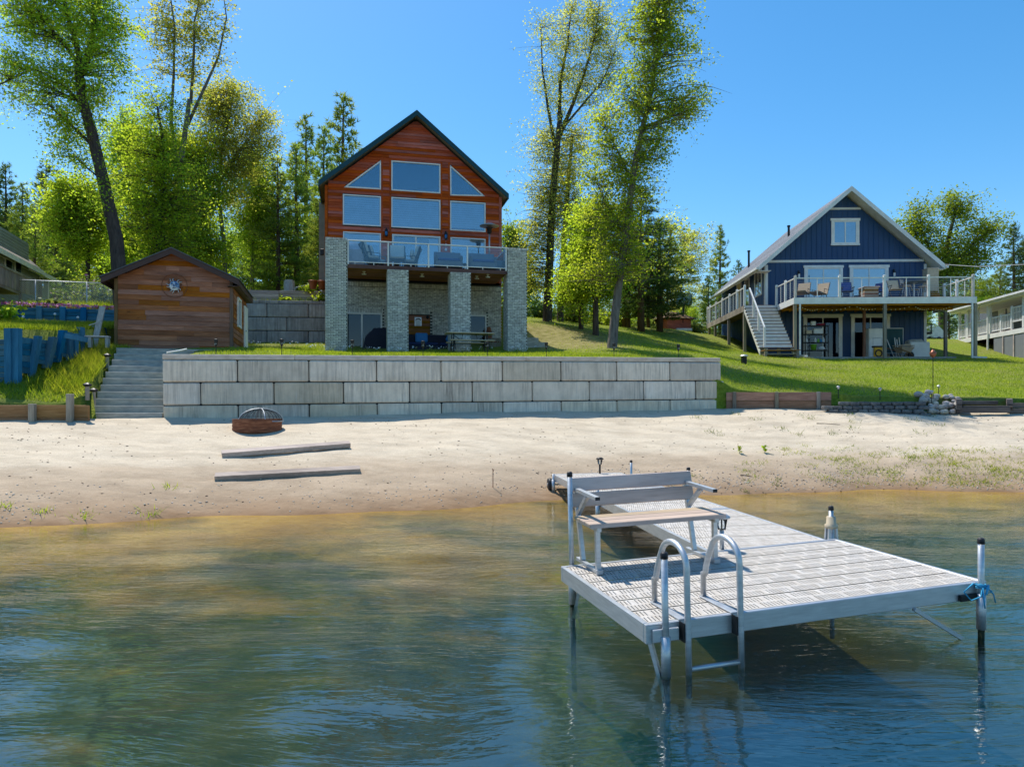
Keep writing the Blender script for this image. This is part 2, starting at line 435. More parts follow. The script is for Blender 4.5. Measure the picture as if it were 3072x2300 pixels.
M['tallgrass'] = leafmat('tall_grass_blades', [(.1, (.09, .14, .014)), (.45, (.2, .27, .025)), (.8, (.38, .38, .07))], .5)
def barkmat(name, a, b_):
    return pm(name, [(.3, a), (.7, b_)], 5, (3, 3, .5), rough=.95, bump=.8, bscale=7, dist=.03)
M['bark'] = barkmat('dark_bark', lin((52, 44, 40)), lin((92, 80, 72)))
M['bark_grey'] = barkmat('grey_bark', lin((84, 76, 72)), lin((132, 122, 116)))
M['bark_brown'] = barkmat('brown_bark', lin((70, 54, 42)), lin((112, 90, 72)))
# ---------------------------------------------------------------- the lie of the land (heights relative to the camera in the tables)
class Surf:
    def __init__(s, pts):
        P = np.array(pts, float); s.P = P[:, :2]; n = len(P)
        d = np.linalg.norm(s.P[:, None] - s.P[None], axis=2)
        A = np.zeros((n + 3, n + 3)); A[:n, :n] = d - np.eye(n) * .25
        A[:n, n] = 1; A[:n, n + 1:] = s.P; A[n, :n] = 1; A[n + 1:, :n] = s.P.T
        s.w = np.linalg.solve(A, np.concatenate([P[:, 2], np.zeros(3)]))
    def __call__(s, X, Y):
        X = np.asarray(X, float); Y = np.asarray(Y, float)
        q = np.stack([X.ravel(), Y.ravel()], 1)
        out = np.empty(len(q)); n = len(s.P)
        for i in range(0, len(q), 20000):
            k = q[i:i + 20000]
            d = np.linalg.norm(k[:, None] - s.P[None], axis=2)
            out[i:i + 20000] = d @ s.w[:n] + s.w[n] + k @ s.w[n + 1:]
        return out.reshape(X.shape)
LAWN = Surf([(-9.2, 19.0, 1.38), (-5, 20.2, 1.45), (0, 21.6, 1.52), (3.5, 22.6, 1.57), (5.6, 23.2, 1.58), (6.5, 23.9, 1.2), (7.3, 23.2, .53), (8.6, 23.3, .53), (10.6, 23.0, .5),
    (12, 22.9, .4), (16, 22.5, .34), (22, 22, .2), (40, 22, .1), (60, 22, 0),
    (14, 36.5, 2.68), (19, 36.5, 2.62), (24, 36.5, 2.6), (19, 40, 2.66), (14.5, 40.5, 2.8), (23.5, 40.5, 2.9), (10.7, 32.5, 2.03), (12, 28, 1.32), (20, 30, 1.55), (28, 30, 1.3),
    (29, 46, 4.5), (29, 40, 2.9), (29, 36, 2.2), (40, 34, 1.9), (45, 46, 4.0), (60, 60, 6), (24, 48, 4.6),
    (1.95, 40, 4.89), (3.6, 37, 4.1), (4.16, 35, 3.65), (4.3, 30, 2.6), (6.75, 42, 4.66), (10, 46, 5.2), (.9, 42, 5.45), (.8, 36, 4.3), (1.6, 33, 3.1), (8, 30, 2.35), (8, 26, 1.35),
    (12.9, 47.5, 5.0), (12.9, 39.3, 3.08), (12.9, 42.2, 3.73), (12.9, 45, 4.48), (18, 50, 5.0), (20, 60, 5.6), (0, 60, 5.9), (30, 80, 6), (0, 120, 6.2), (60, 120, 6.4),
    (-12.3, 22, 1.88), (-8.8, 22.2, 1.9), (-8.5, 26, 2.15), (-11.5, 30, 2.65), (-7.3, 31, 2.72), (-7, 29, 2.3), (-3, 29.5, 2.35), (.4, 30.4, 2.42), (-7, 24, 1.85), (-2, 25.5, 1.95), (2.5, 27, 2.1),
    (-11.3, 17.9, .05), (-12.6, 17.5, .14), (-12.9, 18.7, .8), (-12.3, 21.5, 1.85), (-11.9, 20.2, 1.25), (-11.4, 19, .7), (-16, 17, .2), (-25, 15.5, .3)])
TERR = Surf([(-13.3, 18.9, 2.08), (-13, 21, 2.3), (-18.8, 26, 3.16), (-15.2, 27.2, 3.2), (-13, 26, 3.0), (-20, 18, 2.1), (-40, 18, 2.2), (-40, 26, 3.2)])
UPPER = Surf([(-18.8, 26.6, 3.8), (-15, 27.9, 3.85), (-40, 26.6, 3.8), (-18, 30, 4.4), (-30, 30, 4.3), (-24, 40, 5.0), (-12, 33.2, 4.85), (-7.3, 34, 4.9), (-12, 35, 5.6), (-7.3, 35.6, 5.65),
    (-10, 45, 5.8), (-20, 60, 6.0), (-60, 60, 6), (0, 60, 5.9), (0, 120, 6.2), (-60, 120, 6.4)])
FRONT = [(-60, 13.2), (-30, 15.2), (-12.6, 17.42), (-10.95, 17.72), (-9.2, 18.72), (6.9, 23.32), (7.0, 23.12), (10.75, 22.82), (10.8, 22.6), (16.4, 22.2), (23, 21.7), (60, 20)]
UPLINE = [(-60, 26.5), (-18.8, 26.5), (-14.6, 27.8), (-13.2, 28.4), (-12.3, 32.4), (-7.2, 33.4), (-6.5, 34), (0, 36), (1, 200)]
def lower_left(X, Y):
    """left terrace held by the low blue wall"""
    edge = np.interp(Y, [18.5, 19.6, 21.8, 24, 28], [-13.15, -13.0, -12.75, -12.9, -13.4])
    return (X < edge) & (Y > 18.9 - np.clip((-13 - X) * .06, 0, 3))
WANG = math.atan2(4.6, 16.1)
STC, STS = math.cos(WANG), math.sin(WANG)
def in_steps(X, Y):
    u = (X + 9.21) * STC + (Y - 18.7) * STS; v = -(X + 9.21) * STS + (Y - 18.7) * STC
    return (u > -1.85) & (u < .4) & (v > -.3) & (v < 3.1)
def land(X, Y):
    X, Y = np.broadcast_arrays(np.asarray(X, float), np.asarray(Y, float))
    z = LAWN(X, Y)
    t = lower_left(X, Y); z = np.where(t, TERR(X, Y), z)
    up = (Y > np.interp(X, *zip(*UPLINE)) + .5) & (X < .9)
    z = np.where(up, UPPER(X, Y), z)
    st = in_steps(X, Y); u0 = -(X + 9.21) * STS + (Y - 18.7) * STC
    z = np.where(st, -.75 + np.clip(u0, 0, 3) / .28 * .19, z)
    z = z + .03 * np.sin(X * 1.7 + Y * .9) * np.sin(Y * 1.3 - X * .6)
    return z + CZ
def ground(x, y): return float(land(np.array([x]), np.array([y]))[0])

SHORE = [(-70, 3), (-20, 8.3), (-7.9, 11.05), (-3.15, 12.5), (.75, 14.06), (4, 15.3), (7.97, 15.9), (11.2, 15.65), (25, 15.2), (70, 14)]
SBASE = [(-60, -.25), (-9.2, -.28), (0, -.12), (6.9, -.02), (10.7, -.04), (16, -.1), (60, -.3)]
def sand(X, Y):
    X, Y = np.broadcast_arrays(np.asarray(X, float), np.asarray(Y, float))
    ys = np.interp(X, *zip(*SHORE)); ys = ys + .22 * np.sin(X * .9) + .1 * np.sin(X * 2.3 + 1)
    fr = np.interp(X, *zip(*FRONT)) - .1
    t = (Y - ys) / (fr - ys); b = np.interp(X, *zip(*SBASE))
    tt = np.clip(t, 0, 2)
    dry = -1.85 + (b + 1.85) * np.where(tt < 1, tt ** .86, 1 + (tt - 1) * .2)
    bump = .016 * np.sin(X * 2.1 + Y * 1.1) * np.sin(Y * 2.7 - X * .8) + .01 * np.sin(X * 5.3 - Y * 3.1) * np.sin(X * 2.9 + Y * 6.1) + .02 * np.sin(X * .7 + 2)
    dry = dry + bump * np.clip(t * 5, 0, 1)
    d = np.clip(ys - Y, 0, 60)
    wet = -1.85 - .115 * np.minimum(d, 9) - .05 * np.clip(d - 9, 0, 30) + .04 * np.sin(X * .8 + Y * .5) * np.clip(d * .3, 0, 1)
    return np.where(t > 0, dry, wet) + CZ
def sandz(x, y): return float(sand(np.array([x]), np.array([y]))[0])
def on_sand(px, py):
    """the point of the beach or lake bed seen at a photo pixel"""
    lo = 4.
    for Y in np.arange(4, 30, .1):
        p = at(px, py, Y)
        if p.z <= sandz(p.x, p.y): lo = Y; break
    for k in range(12):
        p = at(px, py, lo - .1 + .1 * (k / 11)) 
        if p.z <= sandz(p.x, p.y): break
    return Vector((p.x, p.y, sandz(p.x, p.y)))
def on_land(px, py, y0=17.):
    last = None
    for Y in np.arange(y0, 90, .1):
        p = at(px, py, Y)
        g = ground(p.x, p.y)
        if p.z <= g: return Vector((p.x, p.y, g))
    return at(px, py, 60)

def grid_mesh(name, X, Y, Z, m, parent=None, kind='structure', smooth=True):
    ny, nx = X.shape
    V = np.stack([X, Y, Z], 2).reshape(-1, 3)
    i = np.arange(ny * nx).reshape(ny, nx)
    F = np.stack([i[:-1, :-1], i[:-1, 1:], i[1:, 1:], i[1:, :-1]], 2).reshape(-1, 4)
    return link(name, npmesh(name, V, F, m, smooth), parent, kind)

# lawn and hillside ------------------------------------------------
def lawn_material():
    m, nt, b = newmat('lawn_turf')
    v = coords(nt)
    f = noise(nt, v, .35, 6, .62)
    c = ramp(nt, noise(nt, v, 9, 6, .7), [(.3, (.11, .155, .015)), (.5, (.19, .25, .026)), (.72, (.31, .33, .05))])
    dry = ramp(nt, f, [(.44, (0, 0, 0)), (.64, (1, 1, 1))])
    c = mixc(nt, math_(nt, 'MULTIPLY', dry, .55), c, (.24, .21, .085))
    # bare, dry slope under the two tall trees beside the brick house
    g = nt.nodes.new('ShaderNodeVectorMath'); g.operation = 'DISTANCE'
    nt.links.new(coords(nt, (1, .6, 0)), g.inputs[0]); g.inputs[1].default_value = (2.6, 33.5 * .6, 0)
    bare = math_(nt, 'MULTIPLY', ramp(nt, math_(nt, 'ADD', math_(nt, 'MULTIPLY', g.outputs['Value'], .2), math_(nt, 'MULTIPLY', noise(nt, v, 1.2, 5), .55)), [(.62, (1, 1, 1)), (.95, (0, 0, 0))]), .85)
    c = mixc(nt, bare, c, ramp(nt, noise(nt, v, 3, 6), [(.35, (.2, .17, .06)), (.65, (.36, .3, .14))]))
    nt.links.new(c, b.inputs['Base Color']); b.inputs['Roughness'].default_value = .95; b.inputs['Specular IOR Level'].default_value = .1
    bumpn(nt, noise(nt, v, 22, 6, .7), .8, .05, b)
    return m
M['lawn'] = lawn_material()
gx = np.concatenate([np.arange(-60, -20, 1.5), np.arange(-20, -14, .5), np.arange(-14, -8, .12), np.arange(-8, 7, .5), np.arange(7, 11.2, .2), np.arange(11.2, 30, .6), np.arange(30, 90, 3)])
gt = np.concatenate([np.arange(.02, 12, .3), np.arange(12, 26, .45), np.arange(26, 60, 1.6), np.arange(60, 260, 12)])
LX, T = np.meshgrid(gx, gt)
LY = np.interp(LX, *zip(*FRONT)) + .06 + T
LZ = land(LX, LY)
LX = np.vstack([LX[:1], LX]); LY = np.vstack([LY[:1], LY]); LZ = np.vstack([LZ[:1] - 2.2, LZ])   # a buried edge behind the retaining walls
lawn = grid_mesh('lawn', LX, LY, LZ, M['lawn'])
tag(lawn, 'mown green lawn rising from the retaining walls up to the houses and trees', 'lawn')

# beach and lake bed ----------------------------------------------
def sand_material(name, under=False):
    m, nt, b = newmat(name)
    v = coords(nt)
    pos = nt.nodes.new('ShaderNodeNewGeometry'); sx = nt.nodes.new('ShaderNodeSeparateXYZ'); nt.links.new(pos.outputs['Position'], sx.inputs[0])
    fine = noise(nt, v, 40, 6, .75)
    c = ramp(nt, fine, [(.3, lin((178, 164, 142))), (.5, lin((200, 186, 164))), (.7, lin((217, 205, 185)))])
    if not under:
        lvl = math_(nt, 'ADD', sx.outputs[2], math_(nt, 'MULTIPLY_ADD', noise(nt, coords(nt, (.5, 1.3, 1)), 1.0, 5), .34, -.17))
        wet = ramp(nt, lvl, [(.0, (1, 1, 1)), (.09, (.85, .85, .85)), (.34, (.55, .55, .55)), (.62, (.4, .4, .4)), (.82, (0, 0, 0))])
        c = mixc(nt, wet, c, lin((142, 114, 86)))
        specks = ramp(nt, noise(nt, v, 17, 8, .8), [(.68, (0, 0, 0)), (.74, (1, 1, 1))])
        c = mixc(nt, math_(nt, 'MULTIPLY', specks, .55), c, lin((96, 80, 62)))
        c = mixc(nt, 1.0, c, ramp(nt, noise(nt, coords(nt, (1, 2.2, 1)), .9, 5, .65), [(.36, (.84, .82, .8)), (.58, (1.05, 1.04, 1.03))]), 'MULTIPLY')
        vo = nt.nodes.new('ShaderNodeTexVoronoi'); vo.inputs['Scale'].default_value = 2.6; vo.inputs['Randomness'].default_value = 1; nt.links.new(coords(nt, (1, 1.5, 1)), vo.inputs['Vector'])
        foot = ramp(nt, vo.outputs['Distance'], [(.1, (0, 0, 0)), (.26, (1, 1, 1))])
        h = math_(nt, 'ADD', math_(nt, 'ADD', noise(nt, v, 3.2, 6, .6), math_(nt, 'MULTIPLY', foot, .3)), math_(nt, 'MULTIPLY', noise(nt, v, 14, 5), .35))
        bumpn(nt, h, .4, .08, b)
    else:
        c = ramp(nt, noise(nt, coords(nt, (1, 1.5, 1)), .75, 5, .6), [(.3, lin((140, 104, 36))), (.5, lin((176, 136, 50))), (.7, lin((204, 166, 78)))])
        edge = ramp(nt, sx.outputs[2], [(-.12 + .5, (0, 0, 0)), (.5, (1, 1, 1))]) if False else None
        wd = noise(nt, coords(nt, (.55, .9, 1)), .62, 6, .62)
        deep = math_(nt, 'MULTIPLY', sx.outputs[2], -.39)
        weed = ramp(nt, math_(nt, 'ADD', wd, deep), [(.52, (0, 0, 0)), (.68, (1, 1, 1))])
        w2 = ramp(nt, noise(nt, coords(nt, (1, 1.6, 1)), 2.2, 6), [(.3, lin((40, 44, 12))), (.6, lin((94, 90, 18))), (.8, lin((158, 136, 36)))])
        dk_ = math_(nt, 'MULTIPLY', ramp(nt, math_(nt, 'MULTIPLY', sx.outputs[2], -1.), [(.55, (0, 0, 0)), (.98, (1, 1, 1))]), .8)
        w2 = mixc(nt, dk_, w2, lin((26, 34, 18)))  # weed darkened with depth, the gloom of deep water put into its colour
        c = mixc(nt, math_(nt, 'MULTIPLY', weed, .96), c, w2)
        bumpn(nt, noise(nt, v, 5, 6), .5, .08, b)
    nt.links.new(c, b.inputs['Base Color']); b.inputs['Roughness'].default_value = .92; b.inputs['Specular IOR Level'].default_value = .15
    return m
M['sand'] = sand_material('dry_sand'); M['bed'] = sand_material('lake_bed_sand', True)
bx = np.concatenate([np.arange(-60, -16, 1.5), np.arange(-16, 18, .16), np.arange(18, 61, 1.5)])
s_ = np.concatenate([np.linspace(0, 1, 70), [1.05, 1.12]])
BX, T = np.meshgrid(bx, s_)
ysh = np.interp(BX, *zip(*SHORE)) + .22 * np.sin(BX * .9) + .1 * np.sin(BX * 2.3 + 1); yfr = np.interp(BX, *zip(*FRONT)) - .1
BY = ysh + .0015 + T * (yfr - ysh)
beach = grid_mesh('beach', BX, BY, sand(BX, BY), M['sand'])
tag(beach, 'pale dry sand beach sloping from the concrete wall to the lake', 'beach')
d_ = np.concatenate([np.linspace(0, 9, 50), np.linspace(10, 60, 20)])
BX2, D = np.meshgrid(bx, d_)
BY2 = np.interp(BX2, *zip(*SHORE)) + .22 * np.sin(BX2 * .9) + .1 * np.sin(BX2 * 2.3 + 1) + .0015 - D
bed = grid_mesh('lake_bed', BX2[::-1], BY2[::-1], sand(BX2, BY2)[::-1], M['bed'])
tag(bed, 'golden sandy lake bed with dark weed patches, painted darker in the deep, under the clear water', 'lake bed')

# water ------------------------------------------------------------
def water_material():
    m = bpy.data.materials.new('lake_water'); m.use_nodes = True; nt = m.node_tree; nt.nodes.clear()
    o = nt.nodes.new('ShaderNodeOutputMaterial')
    # wind streaks: long narrow ripples, over slower broad ones; direction swings a little
    wv = nt.nodes.new('ShaderNodeTexNoise'); wv.inputs['Scale'].default_value = .22; wv.inputs['Detail'].default_value = 2
    tc = nt.nodes.new('ShaderNodeTexCoord'); nt.links.new(tc.outputs['Object'], wv.inputs['Vector'])
    add = nt.nodes.new('ShaderNodeVectorMath'); add.operation = 'MULTIPLY_ADD'
    nt.links.new(wv.outputs['Color'], add.inputs[0]); add.inputs[1].default_value = (1.6, 1.6, 0); nt.links.new(tc.outputs['Object'], add.inputs[2])
    def layer(rot, st, scale, det):
        mp = nt.nodes.new('ShaderNodeMapping'); mp.inputs['Rotation'].default_value = (0, 0, R(rot)); mp.inputs['Scale'].default_value = st
        nt.links.new(add.outputs[0], mp.inputs[0]); return noise(nt, mp.outputs[0], scale, det, .6, dist=.4)
    h = math_(nt, 'ADD', math_(nt, 'MULTIPLY', layer(14, (1, 4.5, 1), 1.9, 3), 1.15),
              math_(nt, 'ADD', math_(nt, 'MULTIPLY', layer(24, (1.2, 5.5, 1), 3.4, 2), .62), math_(nt, 'MULTIPLY', layer(-8, (1, 2.6, 1), .9, 2), 1.7)))
    bn = nt.nodes.new('ShaderNodeBump'); bn.inputs['Strength'].default_value = 1.; bn.inputs['Distance'].default_value = .006
    nt.links.new(h, bn.inputs['Height'])
    fr = nt.nodes.new('ShaderNodeFresnel'); fr.inputs[0].default_value = 1.33; nt.links.new(bn.outputs[0], fr.inputs['Normal'])
    g = nt.nodes.new('ShaderNodeBsdfGlossy'); g.inputs['Roughness'].default_value = .03; nt.links.new(bn.outputs[0], g.inputs['Normal'])
    g.inputs[0].default_value = (.95, .98, 1, 1)
    t = nt.nodes.new('ShaderNodeBsdfTransparent'); t.inputs[0].default_value = (.96, .98, .97, 1)
    mx = nt.nodes.new('ShaderNodeMixShader')
    nt.links.new(math_(nt, 'MINIMUM', math_(nt, 'MULTIPLY_ADD', fr.outputs[0], .62, .13), 1.), mx.inputs[0]); nt.links.new(t.outputs[0], mx.inputs[1]); nt.links.new(g.outputs[0], mx.inputs[2])
    nt.links.new(mx.outputs[0], o.inputs[0])
    va = nt.nodes.new('ShaderNodeVolumeAbsorption'); va.inputs['Color'].default_value = (.55, .68, .42, 1); va.inputs['Density'].default_value = .55
    vsc = nt.nodes.new('ShaderNodeVolumeScatter'); vsc.inputs['Color'].default_value = (.05, .46, .72, 1); vsc.inputs['Density'].default_value = .17
    vadd = nt.nodes.new('ShaderNodeAddShader'); nt.links.new(va.outputs[0], vadd.inputs[0]); nt.links.new(vsc.outputs[0], vadd.inputs[1])
    nt.links.new(vadd.outputs[0], o.inputs['Volume'])
    return m
M['water'] = water_material()
wx = np.concatenate([np.arange(-60, -15, 2.5), np.arange(-15, 16, .2), np.arange(16, 62, 2.5)]); wy = np.concatenate([np.arange(-45, 1.5, 2.5), np.arange(1.5, 17, .14)])
WX, WY = np.meshgrid(wx, wy)
fall = np.clip((np.interp(WX, *zip(*SHORE)) - WY) / 4, 0, 1)
WZ = fall * (.007 * np.sin(WX * 1.1 + WY * 3.1 + .6 * np.sin(WX * .5)) + .005 * np.sin(WX * 2.6 - WY * 4.4 + 1.3 * np.sin(WY * .7)) + .003 * np.sin(WX * .7 + WY * 7.3))
ny, nx = WX.shape
V = np.concatenate([np.stack([WX, WY, WZ], 2).reshape(-1, 3), [[wx[0], wy[0], -5], [wx[-1], wy[0], -5], [wx[-1], wy[-1], -5], [wx[0], wy[-1], -5]]])
i = np.arange(ny * nx).reshape(ny, nx); n0 = ny * nx
Fq = np.stack([i[:-1, :-1], i[:-1, 1:], i[1:, 1:], i[1:, :-1]], 2).reshape(-1, 4).tolist()
rim = [(list(i[0, ::-1]), n0, n0 + 1), (list(i[::-1, -1]), n0 + 1, n0 + 2), (list(i[-1, :]), n0 + 2, n0 + 3), (list(i[:, 0]), n0 + 3, n0)]
me = bpy.data.meshes.new('lake_water'); me.from_pydata(V.tolist(), [], Fq + [tuple(int(k) for k in r) + (a, b) for r, a, b in rim] + [(n0 + 3, n0 + 2, n0 + 1, n0)])
me.polygons.foreach_set('use_smooth', [k < len(Fq) for k in range(len(me.polygons))]); me.materials.append(M['water']); me.update()
tag(link('water', me, kind='structure'), 'clear shallow lake water with wind ripples', 'water')
# ---------------------------------------------------------------- concrete block retaining wall along the beach
WF = Fr(-9.21, 18.7, CZ, WANG)
rw = WF.thing('retaining_wall', 'long wall of large grey concrete blocks between the sand beach and the lawn', 'retaining wall')
rw.rotation_euler = (0, -.0137, WANG)
LEN, BL, BH = 16.74, 1.86, .61
ztop = 1.435
def blk(name, u0, u1, z0, z1, m, parent, d=.5, c=.032, j=.013):
    o = MB()
    dv = random.uniform(-.012, .012)
    L, H = u1 - u0 - 2 * j, z1 - z0 - 2 * j
    o.box(0, L, dv, d, 0, H, c)
    return o.build(name, m, parent, loc=(u0 + j, 0, z0 + j))
z1 = ztop - .14
for row in range(3):
    zt = z1 - row * BH
    off = .93 if row == 1 else 0
    u = 0
    e = [0] + ([.93] if off else []) + [off + BL * k for k in range(1, 10)]
    e = sorted(set(round(x, 3) for x in e if x < LEN - .3)) + [LEN + (.12 if row == 1 else 0)]
    for a, b in zip(e, e[1:]): blk('block', a, b, zt - BH, zt, M['block'], rw)
for k in range(5):
    a = LEN / 5 * k; b = LEN / 5 * (k + 1)
    MB().box(a + .003, b - .003, .03, .5, z1 + .004, ztop, .012).build('coping', M['cap'], rw)
MB().box(.02, LEN - .03, .06, .46, z1 - 3 * BH, z1 - .01).build('backing', M['joint'], rw)

# concrete steps beside it
st = WF.thing('concrete_stairs', 'flight of grey concrete steps climbing from the sand to the brown shed', 'steps')
for k in range(11):
    v0 = .28 * k; z0 = -.5 + .19 * k; zt = -.3 + .19 * (k + 1)
    MB().box(-1.75 + random.uniform(-.02, .02), -.01 if k < 10 else .9, v0, v0 + (.5 if k < 10 else 1.3), zt - .6, zt, .012).build('step', M['step'], st)

# ---------------------------------------------------------------- shed
SANG = R(14)
SH = Fr(-12.33, 22.0, 1.92 + CZ, SANG)
shed = SH.thing('shed', 'low brown cedar shed with a shallow gable roof at the head of the steps', 'shed')
z5 = lambda a, b: (a * .45208, 700 + b * .45208)
zs = lambda a, b, v=0.: SH.p(320 + a * .37829, 720 + b * .37829, v)
SW = zs(1003, 850)[0]
eL = zs(60, 300)[1]; pk = zs(530, 105)[1]; rk = zs(530, 66, -.3)[1]; eR = zs(1000, 325)[1]; um = zs(530, 100)[0]
slope = (pk - eL) / um
def gab(u): return min(eL + slope * u, pk - (pk - eR) / (SW - um) * (u - um)) - .02
def clip_row(z0, z1, u0, u1, g):
    """where a board between z0 and z1 stays under the gable line"""
    zc = z0; us = np.linspace(u0, u1, 400); ok = [x for x in us if g(x) > zc]
    return (ok[0], ok[-1]) if len(ok) > 3 else None
def board(u0, u1, z0, z1, v, m, parent, name='siding_board', lap=.028, thin=.008, t0=None, t1=None):
    """lap board: proud at its lower edge"""
    L, H = u1 - u0, z1 - z0 + .012; a = 0 if t0 is None else t0 - u0; b = L if t1 is None else t1 - u0
    o = MB().add([(0, v - lap, 0), (L, v - lap, 0), (L, v, 0), (0, v, 0), (a, v - thin, H), (b, v - thin, H), (b, v, H), (a, v, H)],
                 [(0, 1, 5, 4), (3, 7, 6, 2), (0, 3, 2, 1), (4, 5, 6, 7), (0, 4, 7, 3), (1, 2, 6, 5)])
    return o.build(name, m, parent, loc=(u0, 0, z0))
pitch = .157
z = -.25
while z < pk:
    c = clip_row(z, z + pitch, .1, SW - .1, gab)
    if c:
        cuts = [c[0]] + sorted(random.uniform(c[0] + .4, c[1] - .4) for _ in range(random.choice((1, 1, 2)))) + [c[1]] if c[1] - c[0] > 1.6 else [c[0], c[1]]
        for a, b in zip(cuts, cuts[1:]):
            if b - a > .1:
                gl_ = a == cuts[0] and a > .12; gr_ = b == cuts[-1] and b < SW - .12; c2 = clip_row(z + pitch, z + 2 * pitch, .1, SW - .1, gab) or (um - .02, um + .02)
                board(a + .002, b - .002, z, z + pitch, 0, M['shedwood'], shed, t0=min(c2[0], um) if gl_ else None, t1=max(c2[1], um) if gr_ else None)
    z += pitch
SD = 3.4
MB().prism([(.02, -.4), (SW - .02, -.4), (SW - .02, eR - .03), (um, pk - .03), (.02, eL - .03)], .012, SD).build('wall', M['shedwood'], shed)
for u in (0, SW - .1): MB().box(u, u + .1, -.045, .06, -.3, eL - .02 if u == 0 else eR - .02, .008).build('corner_post', M['shedpost'], shed)
# right side wall: boards, window, door
for k in range(14):
    zz = -.25 + k * pitch
    MB().add([(SW + .03, .07, zz), (SW + .03, SD, zz), (SW + .01, SD, zz + pitch), (SW + .01, .07, zz + pitch), (SW, .07, zz), (SW, SD, zz), (SW, SD, zz + pitch), (SW, .07, zz + pitch)],
             [(0, 1, 2, 3), (4, 7, 6, 5), (0, 4, 5, 1), (2, 6, 7, 3), (1, 5, 6, 2), (0, 3, 7, 4)]).build('side_board', M['shedwood'], shed)
wn = MB(); wn.box(SW + .02, SW + .08, .75, .82, .85, 1.75); wn.box(SW + .02, SW + .08, 1.45, 1.52, .85, 1.75); wn.box(SW + .02, SW + .08, .75, 1.52, .8, .87); wn.box(SW + .02, SW + .08, .75, 1.52, 1.71, 1.78)
wo = wn.build('window', M['white'], shed); MB().box(SW + .035, SW + .045, .8, 1.5, .85, 1.75).build('pane', M['glass'], wo)
do = MB().box(SW + .02, SW + .075, 2.5, 3.35, -.1, 1.75, .01).build('door', M['white'], shed)
MB().ball((SW + .1, 2.58, .85), .035).build('handle', M['steel'], do)
# roof: two slabs, brown fascia and gable board
ov = .32; th = .17
eLz = zs(0, 262, -.3); eRz = zs(1058, 298, -.3)
uL, uR = -.3, SW + .22
gl = (rk - .03 - (pk + .02 - slope * (um - uL))) if False else 0
zrL = rk - slope * (um - uL) * .98; sR = (pk - eR) / (SW - um); zrR = rk - sR * (uR - um) * 1.0
rf = MB()
rf.slab([(uL - .03, -ov - .02, zrL + .02), (um, -ov - .02, rk + .03), (um, SD + .2, rk + .03), (uL - .03, SD + .2, zrL + .02)], (0, 0, -.03))
rf.slab([(um, -ov - .02, rk + .03), (uR + .03, -ov - .02, zrR + .02), (uR + .03, SD + .2, zrR + .02), (um, SD + .2, rk + .03)], (0, 0, -.03))
ro = rf.build('roof', pm('shed_shingle_roof', lin((92, 96, 100)), 20, rough=.9, bump=.5), shed)
fb = MB()
fb.slab([(uL, -ov, zrL - .012), (um, -ov, rk - .002), (um, -ov + .04, rk - .002), (uL, -ov + .04, zrL - .012)], (0, 0, -th))
fb.slab([(um, -ov, rk - .002), (uR, -ov, zrR - .012), (uR, -ov + .04, zrR - .012), (um, -ov + .04, rk - .002)], (0, 0, -th))
fb.build('gable_fascia', M['brownfascia'], ro)
sf = MB()
sf.slab([(uL, -ov + .042, zrL - .03), (um, -ov + .042, rk - .02), (um, SD + .15, rk - .02), (uL, SD + .15, zrL - .03)], (0, 0, -.05))
sf.slab([(um, -ov + .042, rk - .02), (uR, -ov + .042, zrR - .03), (uR, SD + .15, zrR - .03), (um, SD + .15, rk - .02)], (0, 0, -.05))
sf.box(uR - .035, uR, -ov + .042, SD + .15, zrR - th - .02, zrR - .07); sf.box(uL, uL + .035, -ov + .042, SD + .15, zrL - th - .02, zrL - .07)
sf.slab([(uR - .36, -ov + .045, zrR - th - .04), (uR - .04, -ov + .045, zrR - th - .04), (uR - .04, SD + .1, zrR - th - .04), (uR - .36, SD + .1, zrR - th - .04)], (0, 0, .02))
sf.build('eave', M['brownfascia'], ro)
# sun ornament on the shed wall
uo, zo = zs(538, 363, -.05)
sun = thing('sun_ornament', 'metal sun face inside a thin dark ring hanging on the front of the shed', 'wall ornament', SH.w(uo, -.06, zo), SANG)
rg = [(.37 * math.cos(a), 0, .37 * math.sin(a)) for a in np.linspace(0, 2 * math.pi, 41)]
MB().tube(rg, .009, 6, False).build('ring', M['rust'], sun, True)
MB().ball((0, 0, 0), .155, 20, (1, .35, 1)).build('face', pm('blue_white_enamel', [(.42, lin((60, 110, 160))), (.55, lin((225, 230, 232)))], 9, rough=.5), sun, True)
fe = MB()
for sx in (-.055, .055): fe.ball((sx, -.05, .04), .022, 8, (1.3, .5, .8))
fe.ball((0, -.06, -.015), .02, 8, (.8, .8, 1.6)); fe.tube([(-.06, -.045, -.065), (-.02, -.053, -.08), (.02, -.053, -.08), (.06, -.045, -.065)], .008, 5)
fe.build('features', pm('dark_blue_enamel', lin((30, 56, 96)), 5), sun)
for k in range(16):
    a = 2 * math.pi * k / 16 + .2; L = .27 if k % 2 else .235
    t = MB(); d = Vector((math.cos(a), 0, math.sin(a))); n_ = Vector((-math.sin(a), 0, math.cos(a)))
    t.tube([d * .15, d * .19 + n_ * .014, d * .23 - n_ * .014, d * L], [.022, .018, .012, .003], 5); t.build('ray', M['steel'] if k % 3 else M['rust'], sun, True)
